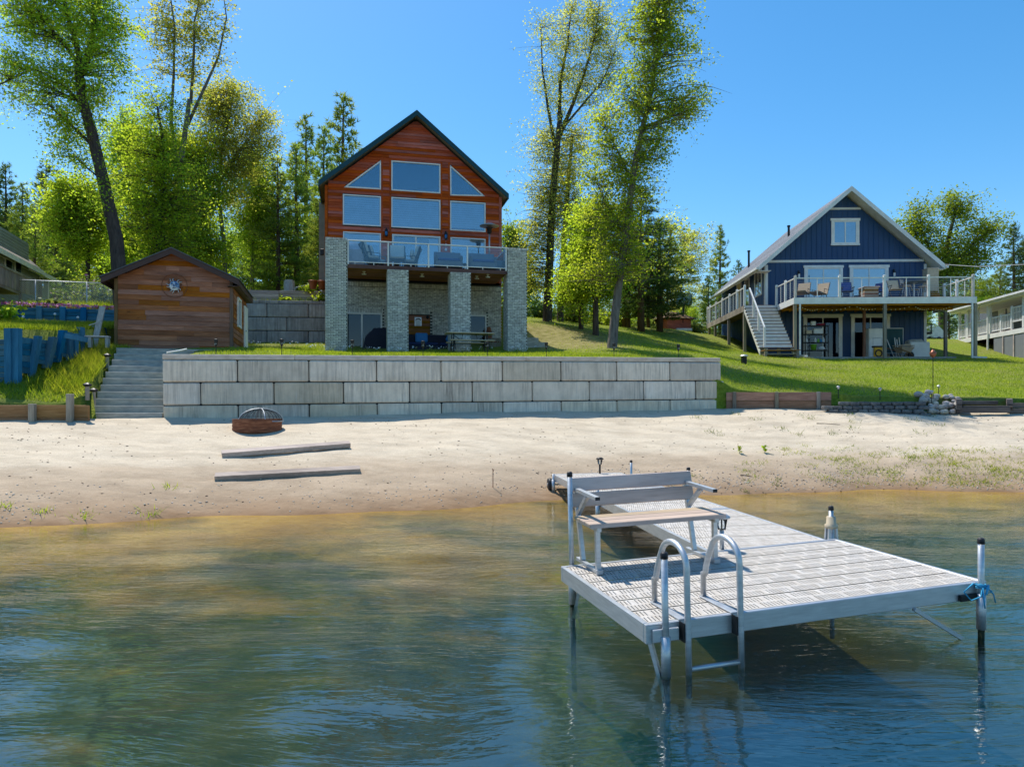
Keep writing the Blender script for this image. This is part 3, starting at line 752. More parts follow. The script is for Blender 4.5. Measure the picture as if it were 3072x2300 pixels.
# plank leaning on the left corner of the shed and an old bench beside it
lp = thing('leaning_plank', 'weathered grey plank leaning against the left corner of the shed', 'plank', (*SH.w(-.32, -.3)[:2], SH.o.z - .35), SANG)
MB().bar((-.22, 0, 0), (.04, .12, 1.55), .16, .06, (0, 1, 0)).build('plank', M['bone'], lp)
MB().tube([(-.28, -.06, .95), (-.1, -.05, 1.02), (.08, -.05, 1.15)], .018, 5).build('branch', M['bone'], lp)
ob = thing('small_bench', 'small rotten grey bench in the grass below the leaning plank', 'bench', at(296, 1043, 21.2), SANG)
MB().box(-.35, .3, -.12, .12, .3, .35, .01).build('seat', M['bone'], ob)
for x in (-.26, .2): MB().box(x, x + .08, -.1, .1, 0, .3).build('leg', M['bone'], ob)
# ---------------------------------------------------------------- house with brick columns and red cedar gable
HB = 2.3 + CZ                                            # ground level at the columns
HF = Fr(-7.452, 28.315, HB, math.atan2(.216, .976))
WV = 2.7                                                # the wall stands this far behind the column fronts
zw = lambda a, b, v=WV: HF.p(900 + a * .33821, 300 + b * .33821, v)
z7 = lambda a, b, v=0.: HF.p(940 + a * .24161, 680 + b * .24161, v)
z8 = lambda a, b, v=0.: HF.p(1280 + a * .24161, 680 + b * .24161, v)
z3 = lambda a, b, v=WV: HF.p(900 + a * .33454, 680 + b * .33454, v)
house = HF.thing('brick_house', 'tall house with whitewashed brick columns below and a red cedar gable full of windows above', 'house')
CW = .85
BKL, BKH, JN = .2033, .0677, .012
def bricks_box(mb, x0, x1, y0, y1, z0, z1, course):
    mb.box(x0 + JN / 2, x1 - JN / 2, y0, y1, z0 + JN / 2, z1 - JN / 2)
fT = z7(412, 475)[1]; fB = z7(412, 497)[1]              # balcony edge beam
fT, fB = (fT + z8(980, 540)[1]) / 2 + .03, (fB + z8(980, 580)[1]) / 2 - .03
cols = [(0, z7(280, 158)[1]), (z7(920, 600)[0], fB), (z8(297, 600)[0], fB), (z8(1005, 600)[0], z8(1120, 288)[1])]
one = MB().box(.006, BKL - .006, -.012, .05, .006, BKH - .006, .004).mesh('brick', M['brick'])
half = MB().box(.006, .12, -.012, .05, .006, BKH - .006, .004).mesh('brick', M['brick'])
nb = 0
for ci, (u, top) in enumerate(cols):
    cc = MB().box(u + .012, u + CW - .012, .012, CW - .012, -.6, top - .01).build('brick_column', M['mortar'], house)
    rest = MB()
    z = -.3; row = 0
    while z < top - .03:
        off = BKL / 2 if row % 2 else 0
        last = z + BKH >= top - .03
        x = -off
        while x < CW - .02:
            a, b = max(0, x), min(CW, x + BKL)
            if b - a > .04:
                if ci == 0 and z > .2 and nb < 288 and b - a > BKL - .01:
                    o = link('brick', one, cc, loc=(u + a, 0 + random.uniform(-.004, .004), z)); nb += 1
                else:
                    rest.box(u + a + .006, u + b - .006, -.012 + random.uniform(-.004, .004), .05, z + .006, z + BKH - .006)
            x += BKL
        for sx, (xa, xb) in ((0, (u - .012, u + .05)), (1, (u + CW - .05, u + CW + .012))):
            y = -off + .1
            while y < CW - .02:
                a, b = max(.052, y), min(CW, y + BKL)
                if b - a > .04: rest.box(xa, xb, a + .006, b - .006, z + .006, z + BKH - .006)
                y += BKL
        z += BKH; row += 1
    if ci in (0, 3):                                     # row of headers on edge as a coping
        x = 0
        while x < CW - .03:
            rest.box(u + x + .004, u + x + .062, -.016, CW, top - .02, top + .075); x += .071
    rest.build('brick_facing', M['brick'], cc, kind='stuff')
# brick back wall of the covered patio
uL0, uR0 = zw(222, 1000)[0], zw(1787, 1000)[0]
d1 = (z7(385, 1300, WV)[0], z7(855, 1300, WV)[0], z7(600, 1068, WV)[1]); wp0 = (z3(930, 900)[0], z3(1168, 900)[0], z3(1060, 787)[1]); d2 = (z3(1440, 900)[0], z3(1670, 900)[0], z3(1600, 792)[1])
zs_ = fB - .02
bw = MB().box(uL0, uR0, WV + .012, WV + .3, -.8, zs_).build('basement_wall', M['mortar'], house)
fc = MB(); z = -.6; row = 0
holes = (d1, wp0, d2)
while z < zs_ - .3:
    x = uL0 - (BKL / 2 if row % 2 else 0)
    while x < uR0:
        a, b = max(uL0, x), min(uR0, x + BKL)
        if b - a > .03 and not any(h[0] - .02 < (a + b) / 2 < h[1] + .02 and z < h[2] + .19 for h in holes):
            fc.box(a + .006, b - .006, WV - .01, WV + .03, z + .006, z + BKH - .006)
        x += BKL
    z += BKH; row += 1
for (a, b, zb) in [(uL0, uR0, zs_ - .26)] + [(h[0] - .02, h[1] + .02, h[2] + .01) for h in holes]:
    x = a
    while x < b - .03:                                   # soldier courses
        fc.box(x + .004, x + .064, WV - .014, WV + .03, zb, zb + .19); x += .0705
fc.build('brick_facing', M['brick'], bw, kind='stuff')
def slider(name, u0, u1, z0, z1_, v, parent, split=.5, fw=.07, gl='doorglass', dark=True):
    fr_ = MB()
    for a in (u0, u1 - fw): fr_.box(a, a + fw, v - .05, v + .06, z0, z1_)
    fr_.box(u0 + fw, u1 - fw, v - .05, v + .06, z1_ - fw, z1_); fr_.box(u0 + fw, u1 - fw, v - .05, v + .06, z0, z0 + .05)
    um_ = u0 + (u1 - u0) * split
    if split > 0: fr_.box(um_ - .035, um_ + .035, v - .04, v + .05, z0 + .05, z1_ - fw)
    f = fr_.build(name, M['trimw'], parent)
    for a, b in ([(u0 + fw, um_ - .035), (um_ + .035, u1 - fw)] if split > 0 else [(u0 + fw, u1 - fw)]):
        MB().box(a, b, v - .005, v + .005, z0 + .05, z1_ - fw).build('pane', M[gl], f)
    if split > 0: MB().box(um_ + .045, um_ + .07, v - .09, v - .04, z0 + .9, z0 + 1.15, .006).build('handle', M['black'], f)
    return f
slider('sliding_door', d1[0], d1[1], -.35, d1[2], WV - .03, house, .46)
slider('patio_door', d2[0], d2[1], -.35, d2[2], WV - .03, house, 0)
pan = MB().box(wp0[0] + .01, wp0[1] - .01, WV - .02, WV + .01, -.3, wp0[2]).build('wood_panel', M['joint'], house)
z = -.3
while z < wp0[2] - .05:
    MB().box(wp0[0] + .02, wp0[1] - .02, WV - .04, WV - .021, z + .003, min(z + .118, wp0[2]), .004).build('plank', M['sunlitwood'] if False else M['soffit'], pan); z += .121
u, z = z3(1058, 852)
lm = MB(); lm.box(u - .16, u + .16, WV - .075, WV - .042, z - .2, z + .2, .01)
lo_ = lm.build('wall_plaque', M['steel'], house)
pl = MB(); pl.box(u - .1, u + .1, WV - .12, WV - .077, z - .16, z + .05, .01); pl.build('plaque_panel', M['blind'], lo_)
MB().tube([(u + .1 * math.cos(a), WV - .1, z + .05 + .08 * math.sin(a)) for a in np.linspace(0, math.pi, 12)], .02, 6).build('plaque_arch', M['black'], lo_)
u, z = z3(1142, 815)
MB().ball((u, WV - .12, z), .075, 8, (1, 1, 1.1)).build('patio_lamp', M['black'], house, True)

# cedar gable wall ---------------------------------------------------
RV = WV - .42                                            # front edge of the roof
rkz = HF.p(900 + 1037 * .33821, 300 + 92 * .33821, RV); reL = HF.p(900 + 165 * .33821, 300 + 716 * .33821, RV); reR = HF.p(900 + 1850 * .33821, 300 + 836 * .33821, RV)
sL = (rkz[1] - reL[1]) / (rkz[0] - reL[0]); sR_ = (rkz[1] - reR[1]) / (reR[0] - rkz[0])
RT = .27
def gable(u): return (rkz[1] - RT - sL * (rkz[0] - u)) if u < rkz[0] else (rkz[1] - RT - sR_ * (u - rkz[0]))
zfl = fT + .03                                           # balcony floor
def rect(c):
    p = [zw(*q) for q in c]
    return (min(p[0][0], p[3][0]) * .5 + max(p[0][0], p[3][0]) * .5, (p[1][0] + p[2][0]) / 2, (p[2][1] + p[3][1]) / 2, (p[0][1] + p[1][1]) / 2)
W_up = rect([(810, 540), (1245, 570), (1245, 832), (810, 805)])
W_ml = rect([(380, 837), (718, 855), (718, 1123), (380, 1110)]); W_mc = rect([(810, 865), (1245, 887), (1245, 1152), (810, 1133)]); W_mr = rect([(1331, 897), (1645, 913), (1645, 1172), (1331, 1160)])
W_ll = rect([(382, 1168), (718, 1184), (718, 1184), (382, 1168)])[:2] + (zfl + .06, rect([(382, 1168), (718, 1184), (718, 1184), (382, 1168)])[3])
W_lc = rect([(816, 1191), (1245, 1213), (1245, 1213), (816, 1191)])[:2] + (zfl, rect([(816, 1191), (1245, 1213), (1245, 1213), (816, 1191)])[3])
W_lr = rect([(1334, 1218), (1645, 1233), (1645, 1233), (1334, 1218)])[:2] + (zfl + .06, rect([(1334, 1218), (1645, 1233), (1645, 1233), (1334, 1218)])[3])
T_l = [zw(388, 777), zw(718, 797), zw(718, 537)]; T_r = [zw(1332, 850), zw(1640, 857), zw(1330, 580)]
def open_at(u, z):
    for (a, b, c, d) in (W_up, W_ml, W_mc, W_mr, W_ll, W_lc, W_lr):
        if a < u < b and c < z < d: return True
    for T_ in (T_l, T_r):
        (ax, az), (bx_, bz), (cx_, cz_) = T_
        d = (bz - cz_) * (ax - cx_) + (cx_ - bx_) * (az - cz_)
        l1 = ((bz - cz_) * (u - cx_) + (cx_ - bx_) * (z - cz_)) / d; l2 = ((cz_ - az) * (u - cx_) + (ax - cx_) * (z - cz_)) / d
        if l1 > 0 and l2 > 0 and 1 - l1 - l2 > 0: return True
    return False
z = zfl - .1; pitch = .131; us = np.linspace(uL0 + .13, uR0 - .12, 800)
while z < rkz[1] - RT - .08:
    zc = z + pitch / 2; run = None
    okk = [gable(x) > z and not open_at(x, zc) for x in us] + [False]
    for k, good in enumerate(okk):
        if good and run is None: run = k
        if not good and run is not None:
            a, b = us[run], us[k - 1]; run = None
            if b - a < .06: continue
            cut = [a] + ([random.uniform(a + .5, b - .5)] if b - a > 2.2 else []) + [b]
            tl = rkz[0] - (rkz[1] - RT - z - pitch) / sL if abs(gable(a) - z) < .03 and a < rkz[0] and a > uL0 + .15 else None
            tr_ = rkz[0] + (rkz[1] - RT - z - pitch) / sR_ if abs(gable(b) - z) < .03 and b > rkz[0] and b < uR0 - .15 else None
            for p, q in zip(cut, cut[1:]): board(p + .002, q - .002, z, z + pitch, WV + .005, M['redwood'], house, lap=.042, t0=min(tl, rkz[0]) if tl and p == a else None, t1=max(tr_, rkz[0]) if tr_ and q == b else None)
    z += pitch
# block coloured dark as the unlit room, shell of the upper storey
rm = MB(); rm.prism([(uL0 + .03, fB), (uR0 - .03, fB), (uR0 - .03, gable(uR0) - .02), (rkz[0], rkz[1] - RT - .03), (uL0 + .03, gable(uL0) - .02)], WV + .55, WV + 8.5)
rm.build('dark_room_block', M['room'], house)
sw = MB()
for u in (uL0, uR0 - .025): sw.box(u, u + .025, WV + .01, WV + 8.6, fB - 3.5 if u == uL0 else fB - 3.5, gable(u + .012) - .02)
sw.build('side_wall', M['sunlitwood'], house)
for u in (uL0 - .012, uR0 - .115): MB().box(u, u + .127, WV - .035, WV + .06, zfl - .12, gable(u + .06) - .01, .006).build('corner_board', M['redwood'], house)
for a, b in ((W_ml[1] + .002, None), (W_mc[0] - .085, None), (W_mc[1] + .002, None), (W_mr[0] - .085, None)):
    MB().box(a, a + .08, WV - .034, WV + .02, zfl, min(gable(a), W_up[3] + .1), .004).build('trim_board', M['redwood'], house)
FW = .055
def win(name, r, blinds=None, m='glass'):
    u0, u1, z0, z1_ = r; f = MB()
    for a in (u0, u1 - FW): f.box(a, a + FW, WV - .045, WV + .08, z0, z1_, .004)
    for b in (z0, z1_ - FW): f.box(u0 + FW, u1 - FW, WV - .045, WV + .08, b, b + FW, .004)
    o = f.build(name, M['white'], house)
    MB().box(u0 + FW, u1 - FW, WV + .0, WV + .012, z0 + FW, z1_ - FW).build('pane', M[m], o)
    if blinds:
        zb = z0 + FW + (1 - blinds) * (z1_ - z0 - 2 * FW); z = z1_ - FW - .03
        bl = MB(); bl.box(u0 + FW + .01, u1 - FW - .01, WV + .06, WV + .1, z - .02, z + .03)
        while z > zb:
            bl.slab([(u0 + FW + .012, WV + .06, z), (u1 - FW - .012, WV + .06, z), (u1 - FW - .012, WV + .078, z + .098), (u0 + FW + .012, WV + .078, z + .098)], (0, .003, 0)); z -= .1
        bl.build('blind', M['blind'], o)
    return o
win('window', W_up); win('window', W_ml, 1); win('window', W_mc, 1); win('window', W_mr, 1); win('window', W_ll, .3); win('window', W_lr, .25)
for T_ in (T_l, T_r):
    c = Vector((sum(p[0] for p in T_) / 3, 0, sum(p[1] for p in T_) / 3)); f = MB(); n = 3
    outer = [Vector((p[0], WV - .045, p[1])) for p in T_]
    for k in range(3):
        p, q = outer[k], outer[(k + 1) % 3]; mid = (p + q) / 2; inn = (Vector((c.x, WV - .045, c.z)) - mid); t = (q - p).normalized(); nn = (inn - t * inn.dot(t)).normalized() * FW
        f.slab([p, q, q + nn - t * FW * 1.3, p + nn + t * FW * 1.3], (0, .11, 0))
    o = f.build('gable_window', M['white'], house)
    g = [Vector((c.x + (p[0] - c.x) * .9, WV, c.z + (p[1] - c.z) * .9)) for p in T_]
    MB().add([*g, *[q + Vector((0, .012, 0)) for q in g]], [(0, 1, 2), (5, 4, 3), (0, 3, 4, 1), (1, 4, 5, 2), (2, 5, 3, 0)]).build('pane', M['glass'], o)
slider('balcony_door', *W_lc, WV - .01, house, .49, .08, 'glass')
MB().box(W_lc[1] - .5, W_lc[1] - .1, WV + .1, WV + .16, zfl, W_lc[3] - .1).build('curtain', M['curtain'], house)
# ceiling lamps seen through the top window
for (a, b) in ((1163, 590), (1005, 728)):
    pass
# roof ---------------------------------------------------------------
BK = WV + 9.0
rf = MB()
rf.slab([(reL[0], RV, reL[1]), (rkz[0], RV, rkz[1]), (rkz[0], BK, rkz[1]), (reL[0], BK, reL[1])], (0, 0, -.06))
rf.slab([(rkz[0], RV, rkz[1]), (reR[0], RV, reR[1]), (reR[0], BK, reR[1]), (rkz[0], BK, rkz[1])], (0, 0, -.06))
for k in range(14):
    y = RV + .1 + k * .62
    rf.bar((reL[0], y, reL[1] + .02), (rkz[0], y, rkz[1] + .02), .04, .05); rf.bar((reR[0], y, reR[1] + .02), (rkz[0], y, rkz[1] + .02), .04, .05)
ro = rf.build('roof', M['teal'], house)
fa = MB()
fa.slab([(reL[0] - .01, RV - .03, reL[1] + .012), (rkz[0], RV - .03, rkz[1] + .012), (rkz[0], RV + .02, rkz[1] + .012), (reL[0] - .01, RV + .02, reL[1] + .012)], (0, 0, -RT + .03))
fa.slab([(rkz[0], RV - .03, rkz[1] + .012), (reR[0] + .01, RV - .03, reR[1] + .012), (reR[0] + .01, RV + .02, reR[1] + .012), (rkz[0], RV + .02, rkz[1] + .012)], (0, 0, -RT + .03))
fa.box(reL[0] - .02, reL[0] + .02, RV + .022, BK, reL[1] - .2, reL[1] - .062); fa.box(reR[0] - .02, reR[0] + .02, RV + .022, BK, reR[1] - .2, reR[1] - .062)
fa.build('fascia', M['teal'], ro)
sp = MB()
sp.slab([(reL[0] + .03, RV + .022, reL[1] - .065), (rkz[0], RV + .022, rkz[1] - .065), (rkz[0], BK, rkz[1] - .065), (reL[0] + .03, BK, reL[1] - .065)], (0, 0, -.03))
sp.slab([(rkz[0], RV + .022, rkz[1] - .065), (reR[0] - .03, RV + .022, reR[1] - .065), (reR[0] - .03, BK, reR[1] - .065), (rkz[0], BK, rkz[1] - .065)], (0, 0, -.03))
sp.build('soffit', M['taupe'], ro)
# taupe sided wing behind the left corner
tz = HF.p(957, 560, WV + 2.4); wg = MB()
wz1 = gable(uL0) - .15
k = 0; z = 2.4
while z < wz1:
    wg.add([(tz[0], WV + 2.4, z), (uL0 + .2, WV + 2.4, z), (uL0 + .2, WV + 2.418, z + .11), (tz[0], WV + 2.418, z + .11), (tz[0], WV + 7, z), (tz[0] + .018, WV + 7, z + .11)], [(0, 1, 2, 3), (0, 3, 5, 4)]); z += .11
wg.box(tz[0] + .02, uL0 + .2, WV + 2.42, WV + 7, 2.2, wz1)
wg.build('side_wing', M['taupe'], house)
# balcony: beam, wooden ceiling boards, railing with glass panels ------
u0b, u1b = CW + .005, cols[3][0] - .005
MB().box(u0b, u1b, .06, .14, fB, fT, .008).build('balcony_beam', M['fasciawood'], house)
y = .15; kk = 0
while y < WV - .03:
    MB().box(u0b, u1b, y + .002, min(y + .138, WV - .02), fB + .04, fB + .06).build('ceiling_board', M['soffit'], house); y += .14
MB().box(u0b, u1b, .142, WV - .012, fB + .07, fT - .01).build('balcony_floor', M['fasciawood'], house)
RZ = (z7(420, 158, .05)[1] + z8(940, 256, .05)[1]) / 2
rl = MB()
ps = [z7(421, 300, .05)[0], z7(930, 300, .05)[0], z7(1430, 300, .05)[0], z8(506, 400, .05)[0], z8(968, 400, .05)[0]]
ps[0] = u0b + .03; ps[4] = u1b - .05
rail = MB().box(u0b, u1b, .02, .085, RZ - .05, RZ, .008).build('railing', M['white'], house)
MB().box(u0b, u1b, .035, .07, zfl + .04, zfl + .075, .004).build('bottom_rail', M['white'], rail)
for p in ps: MB().box(p - .03, p + .03, .03, .085, fT - .02, RZ - .051, .006).build('baluster_post', M['white'], rail)
for a, b in zip(ps, ps[1:]): MB().box(a + .035, b - .035, .048, .056, zfl + .078, RZ - .052).build('glass_panel', M['clear'], rail)
ft = MB()
for u in np.linspace(u0b + .3, u1b - .3, 9): ft.box(u - .015, u + .015, .04, .07, fT - .01, zfl + .04)
ft.build('rail_foot', M['white'], rail)
for u in (u1b - .04, u0b + .02):
    MB().box(u, u + .05, .09, WV - .04, RZ - .05, RZ, .006).build('side_rail', M['white'], rail)
    MB().box(u + .012, u + .02, .1, WV - .05, zfl + .08, RZ - .06).build('side_glass', M['clear'], rail)
# wall lanterns and ceiling fixtures ----------------------------------
for a, b in ((766, 1180), (1294, 1208)):
    u, z = zw(a, b, WV - .1)
    l = MB(); l.lathe([(.02, .22), (.075, .09), (.085, .07), (.03, .05)], 8, (u, WV - .12, z)); l.box(u - .02, u + .02, WV - .1, WV - .03, z + .1, z + .2); l.lathe([(.03, -.17), (.06, -.13), (.06, -.12)], 8, (u, WV - .12, z))
    for k in range(4):
        an = k * math.pi / 2 + .4; l.bar((u + .065 * math.cos(an), WV - .12 + .065 * math.sin(an), z - .13), (u + .075 * math.cos(an), WV - .12 + .075 * math.sin(an), z + .07), .012, .012)
    lo_ = l.build('lantern', M['black'], house)
    MB().lathe([(.05, -.12), (.062, .06)], 8, (u, WV - .12, z)).build('lantern_glass', M['bcush'], lo_, True)
for (a, b), f_ in (((630, 640), z7), ((1350, 665), z7), ((622, 688), z8), ((760, 601), z8)):
    v = .9 if f_ is z7 or a == 622 else .45
    u, z = f_(a, b, v)
    MB().lathe([(.035, -.13), (.1, -.125), (.1, -.1), (.03, -.08), (.03, -.03), (.07, -.02), (.07, 0)], 10, (u, v, fB + .038)).build('ceiling_lamp', M['trimw'], house, True)
u, z = z7(107, 300, WV)
MB().box(uL0 - .22, uL0 - .06, WV + .3, WV + .42, z - .12, z + .16, .02).build('side_lamp', M['black'], house)
MB().box(uL0 - .08, uR0 + .3, .15, WV + .1, -.5, -.03, .01).build('patio_slab', M['slab'], house)
# ---------------------------------------------------------------- aluminium dock
DA, DTX, DTY = .2823, .0245, .0332
D0 = Vector((.932, 4.930, CZ - 1.508)); DL, DW = 3.06, 1.72
du = Vector((math.cos(DA), math.sin(DA), DTX * math.cos(DA) + DTY * math.sin(DA))).normalized()
dn = Vector((-math.sin(DA), math.cos(DA), -DTX * math.sin(DA) + DTY * math.cos(DA)))
dw = du.cross(dn).normalized(); dn = dw.cross(du).normalized()
DM = Matrix((( *[du.x, dn.x, dw.x], D0.x), (*[du.y, dn.y, dw.y], D0.y), (*[du.z, dn.z, dw.z], D0.z), (0, 0, 0, 1)))
DI = DM.inverted()
def dk(px, py, h=0.):
    """photo pixel -> dock coordinates on the level h above the deck"""
    o = DI @ Vector((0, 0, CZ)); d = (DI.to_3x3() @ Vector(((px - CX) / FPX, 1, (HY - py) / FPX)))
    t = (h - o.z) / d.z; return (o + d * t)
def dthing(name, label, cat, loc=(0, 0, 0), rz=0, group=None):
    o = thing(name, label, cat); q = DM @ Matrix.Translation(loc) @ Matrix.Rotation(rz, 4, 'Z')
    o.rotation_mode = 'XYZ'; o.location = q.to_translation(); o.rotation_euler = q.to_euler()
    if group: o['group'] = group
    return o
M['deck'] = pm('pale_grey_decking', [(.3, lin((176, 168, 158))), (.7, lin((204, 197, 188)))], 6, (3, 1, 1), rough=.75, bump=.1, val=.05)
M['slat'] = wood('grey_composite_slat', [lin((186, 166, 152)), lin((212, 192, 178)), lin((228, 212, 198))], 'x', val=.05, knots=False, bump=.15)
M['seatslat'] = wood('tan_composite_slat', [lin((164, 144, 124)), lin((184, 164, 144)), lin((200, 182, 164))], 'x', val=.06, knots=False, bump=.15)
def perforated(L, W_, th=.035):
    """plastic deck tile, length L across the slots' rows, real slots"""
    mb = MB(); px_, py_ = .03, .098
    nx_, ny_ = int(L / px_), int((W_ - .02) / py_)
    px_ = L / nx_; py_ = (W_ - .02) / ny_
    for j in range(ny_):
        thin = j % 3 == 2
        for i_ in range(nx_):
            x0, x1, y0, y1 = i_ * px_, (i_ + 1) * px_, .01 + j * py_, .01 + (j + 1) * py_
            if not thin and (i_ + 4 * (j % 2)) % 8 == 7: mb.face((x0, y0, 0), (x1, y0, 0), (x1, y1, 0), (x0, y1, 0)); continue
            sk = -.006
            gx_, gy_ = (.0102, .016) if not thin else (.0105, .034)
            a0, a1, b0, b1 = x0 + gx_, x1 - gx_, y0 + gy_, y1 - gy_
            mb.add([(x0, y0, 0), (x1, y0, 0), (x1, y1, 0), (x0, y1, 0), (a0 + sk, b0, 0), (a1 + sk, b0, 0), (a1 - sk, b1, 0), (a0 - sk, b1, 0), (a0 + sk, b0, -.02), (a1 + sk, b0, -.02), (a1 - sk, b1, -.02), (a0 - sk, b1, -.02)],
                   [(0, 1, 5, 4), (1, 2, 6, 5), (2, 3, 7, 6), (3, 0, 4, 7), (4, 5, 9, 8), (5, 6, 10, 9), (6, 7, 11, 10), (7, 4, 8, 11)])
    return mb
def frame(parent, x0, x1, y0, y1, h=.135):
    for nm, a in (('beam', (x0, x1, y0, y0 + .04)), ('beam', (x0, x1, y1 - .04, y1)), ('beam', (x0, x0 + .04, y0 + .041, y1 - .041)), ('beam', (x1 - .04, x1, y0 + .041, y1 - .041))):
        mb = MB().box(*a, -h, .004, .005); mb.build(nm, M['alu'], parent)
    n = max(1, int((y1 - y0) / .8))
    for k in range(1, n + 1):
        y = y0 + (y1 - y0) * k / (n + 1); MB().box(x0 + .041, x1 - .041, y - .02, y + .02, -h + .03, -.03).build('cross_beam', M['alu'], parent)
M['algaemurk'] = pm('algae_murk_metal', lin((52, 56, 34)), 9, rough=.9)  # algae tone, with the murk that hides sunken legs put into the colour
def pole(parent, x, y, top, bot, r=.024, cap=True, bracket=True):
    p = MB().tube([(x, y, -.36), (x, y, top)], r, 14).build('pole', M['alu'], parent, True)
    MB().tube([(x, y, bot), (x, y, -.361)], r * 1.02, 10).build('pole_foot', M['algaemurk'], parent, True)
    if cap: MB().lathe([(r + .003, -.035), (r + .003, .0), (r * .8, .012)], 14, (x, y, top)).build('pole_cap', M['rubber'], p, True)
    if bracket:
        MB().lathe([(r + .011, -.31), (r + .011, -.02)], 14, (x, y, -.06)).build('sleeve', M['alu'], p, True)
    return p
dock = dthing('swim_dock', 'square aluminium swim platform with pale perforated decking standing on poles in the lake', 'dock')
frame(dock, 0, DL, 0, DW)
nt_ = 6
for k in range(nt_):
    a = .042 + (DW - .084) * k / nt_; b = .042 + (DW - .084) * (k + 1) / nt_
    for h_ in (0, 1):
        x = .042 + h_ * (DL - .084) / 2
        t = perforated((DL - .084) / 2 - .004, b - a); t.build('deck_tile', M['deck'], dock, loc=(x, a, 0))
q = dk(1979, 1878); pole(dock, .13, -.035, .50, -1.25)
MB().bar((.06, .06, -.14), (.12, -.03, -.5), .03, .03).build('brace', M['alu'], dock); MB().box(.04, .24, -.03, -.001, -.12, -.03, .004).build('bracket', M['alu'], dock)
pole(dock, .12, DW + .03, .86, -1.2); MB().bar((.2, DW, -.14), (.12, DW + .02, -.5), .03, .03).build('brace', M['alu'], dock)
pole(dock, DL - .1, -.035, .36, -1.2); MB().bar((DL - .75, -.01, -.14), (DL - .3, -.03, -.42), .03, .03).build('brace', M['alu'], dock); MB().box(DL - .3, DL - .05, -.03, -.001, -.13, -.08, .004).build('bracket', M['black'], dock)
# walkway to the shore
wa = .1345 + .03
a0 = DM @ Vector((DL - 1.53 + .02, DW + .012, 0))
e = at(1650, 1422, 14.9)
WALK = thing('dock_walkway', 'long aluminium walkway with pale decking from the swim platform to the sand', 'dock walkway')
wd = (Vector((.86, 14.9, e.z)) - a0); wl = wd.length; wy_ = wd.normalized(); wx_ = Vector((math.cos(DA * .7), math.sin(DA * .7), .012)); wx_ = (wx_ - wy_ * wx_.dot(wy_)).normalized(); wz_ = wx_.cross(wy_)
WM = Matrix(((wx_.x, wy_.x, wz_.x, a0.x), (wx_.y, wy_.y, wz_.y, a0.y), (wx_.z, wy_.z, wz_.z, a0.z), (0, 0, 0, 1)))
WALK.location = WM.to_translation(); WALK.rotation_euler = WM.to_euler()
WWD = 1.46; nsec = 3
for k in range(nsec):
    y0, y1 = wl * k / nsec + .004, wl * (k + 1) / nsec - .004
    frame(WALK, 0, WWD, y0, y1)
    nt_ = 4
    for j in range(nt_):
        a = y0 + .042 + (y1 - y0 - .084) * j / nt_; b = y0 + .042 + (y1 - y0 - .084) * (j + 1) / nt_
        perforated(WWD - .084, b - a).build('deck_tile', M['deck'], WALK, loc=(.042, a, 0))
for y in (wl * .52,):
    pole(WALK, -.035, y, .16, -.9, .028); pole(WALK, WWD + .035, y + .1, .42, -.9, .028)
pole(WALK, WWD + .04, wl * .92, .3, -.5, .026); pole(WALK, -.04, wl - .25, .03, -.4, .026, False)
for x in (-.09, WWD + .09):
    wh = MB().lathe([(.05, -.05), (.12, -.045), (.135, -.02), (.135, .02), (.12, .045), (.05, .05)], 16, (0, 0, 0), Matrix.Translation((x, wl - .12, -.2)) @ Matrix.Rotation(R(90), 4, 'Y')).build('wheel', M['rubber'], WALK, True)
    MB().tube([(x - .06, wl - .12, -.2), (x + .06, wl - .12, -.2)], .03, 8).build('hub', M['steel'], wh)
MB().box(-.1, WWD + .1, wl - .14, wl - .1, -.215, -.185).build('axle', M['alu'], WALK)
# beige pole boot at the right corner
q = dk(2491, 1605, -.05)
bo = dthing('pole_boot', 'beige plastic sleeve with a black capped pole beside the joint of platform and walkway', 'dock pole', (DL + .05, DW + .12, 0))
MB().tube([(0, 0, -1.1), (0, 0, .28)], .024, 12).build('pole', M['alu'], bo, True)
MB().lathe([(.027, .28), (.027, .315), (.02, .325)], 12).build('pole_cap', M['rubber'], bo, True)
MB().lathe([(.062, .09), (.066, .1), (.066, .125), (.05, .135), (.046, .21), (.03, .215)], 14).build('collar', M['beige'], bo, True)
for k in range(4):
    an = k * math.pi / 2 + .5
    MB().bar((.05 * math.cos(an), .05 * math.sin(an), .09), (.065 * math.cos(an), .065 * math.sin(an), -.1), .022, .022).build('rib', M['steel'], bo)
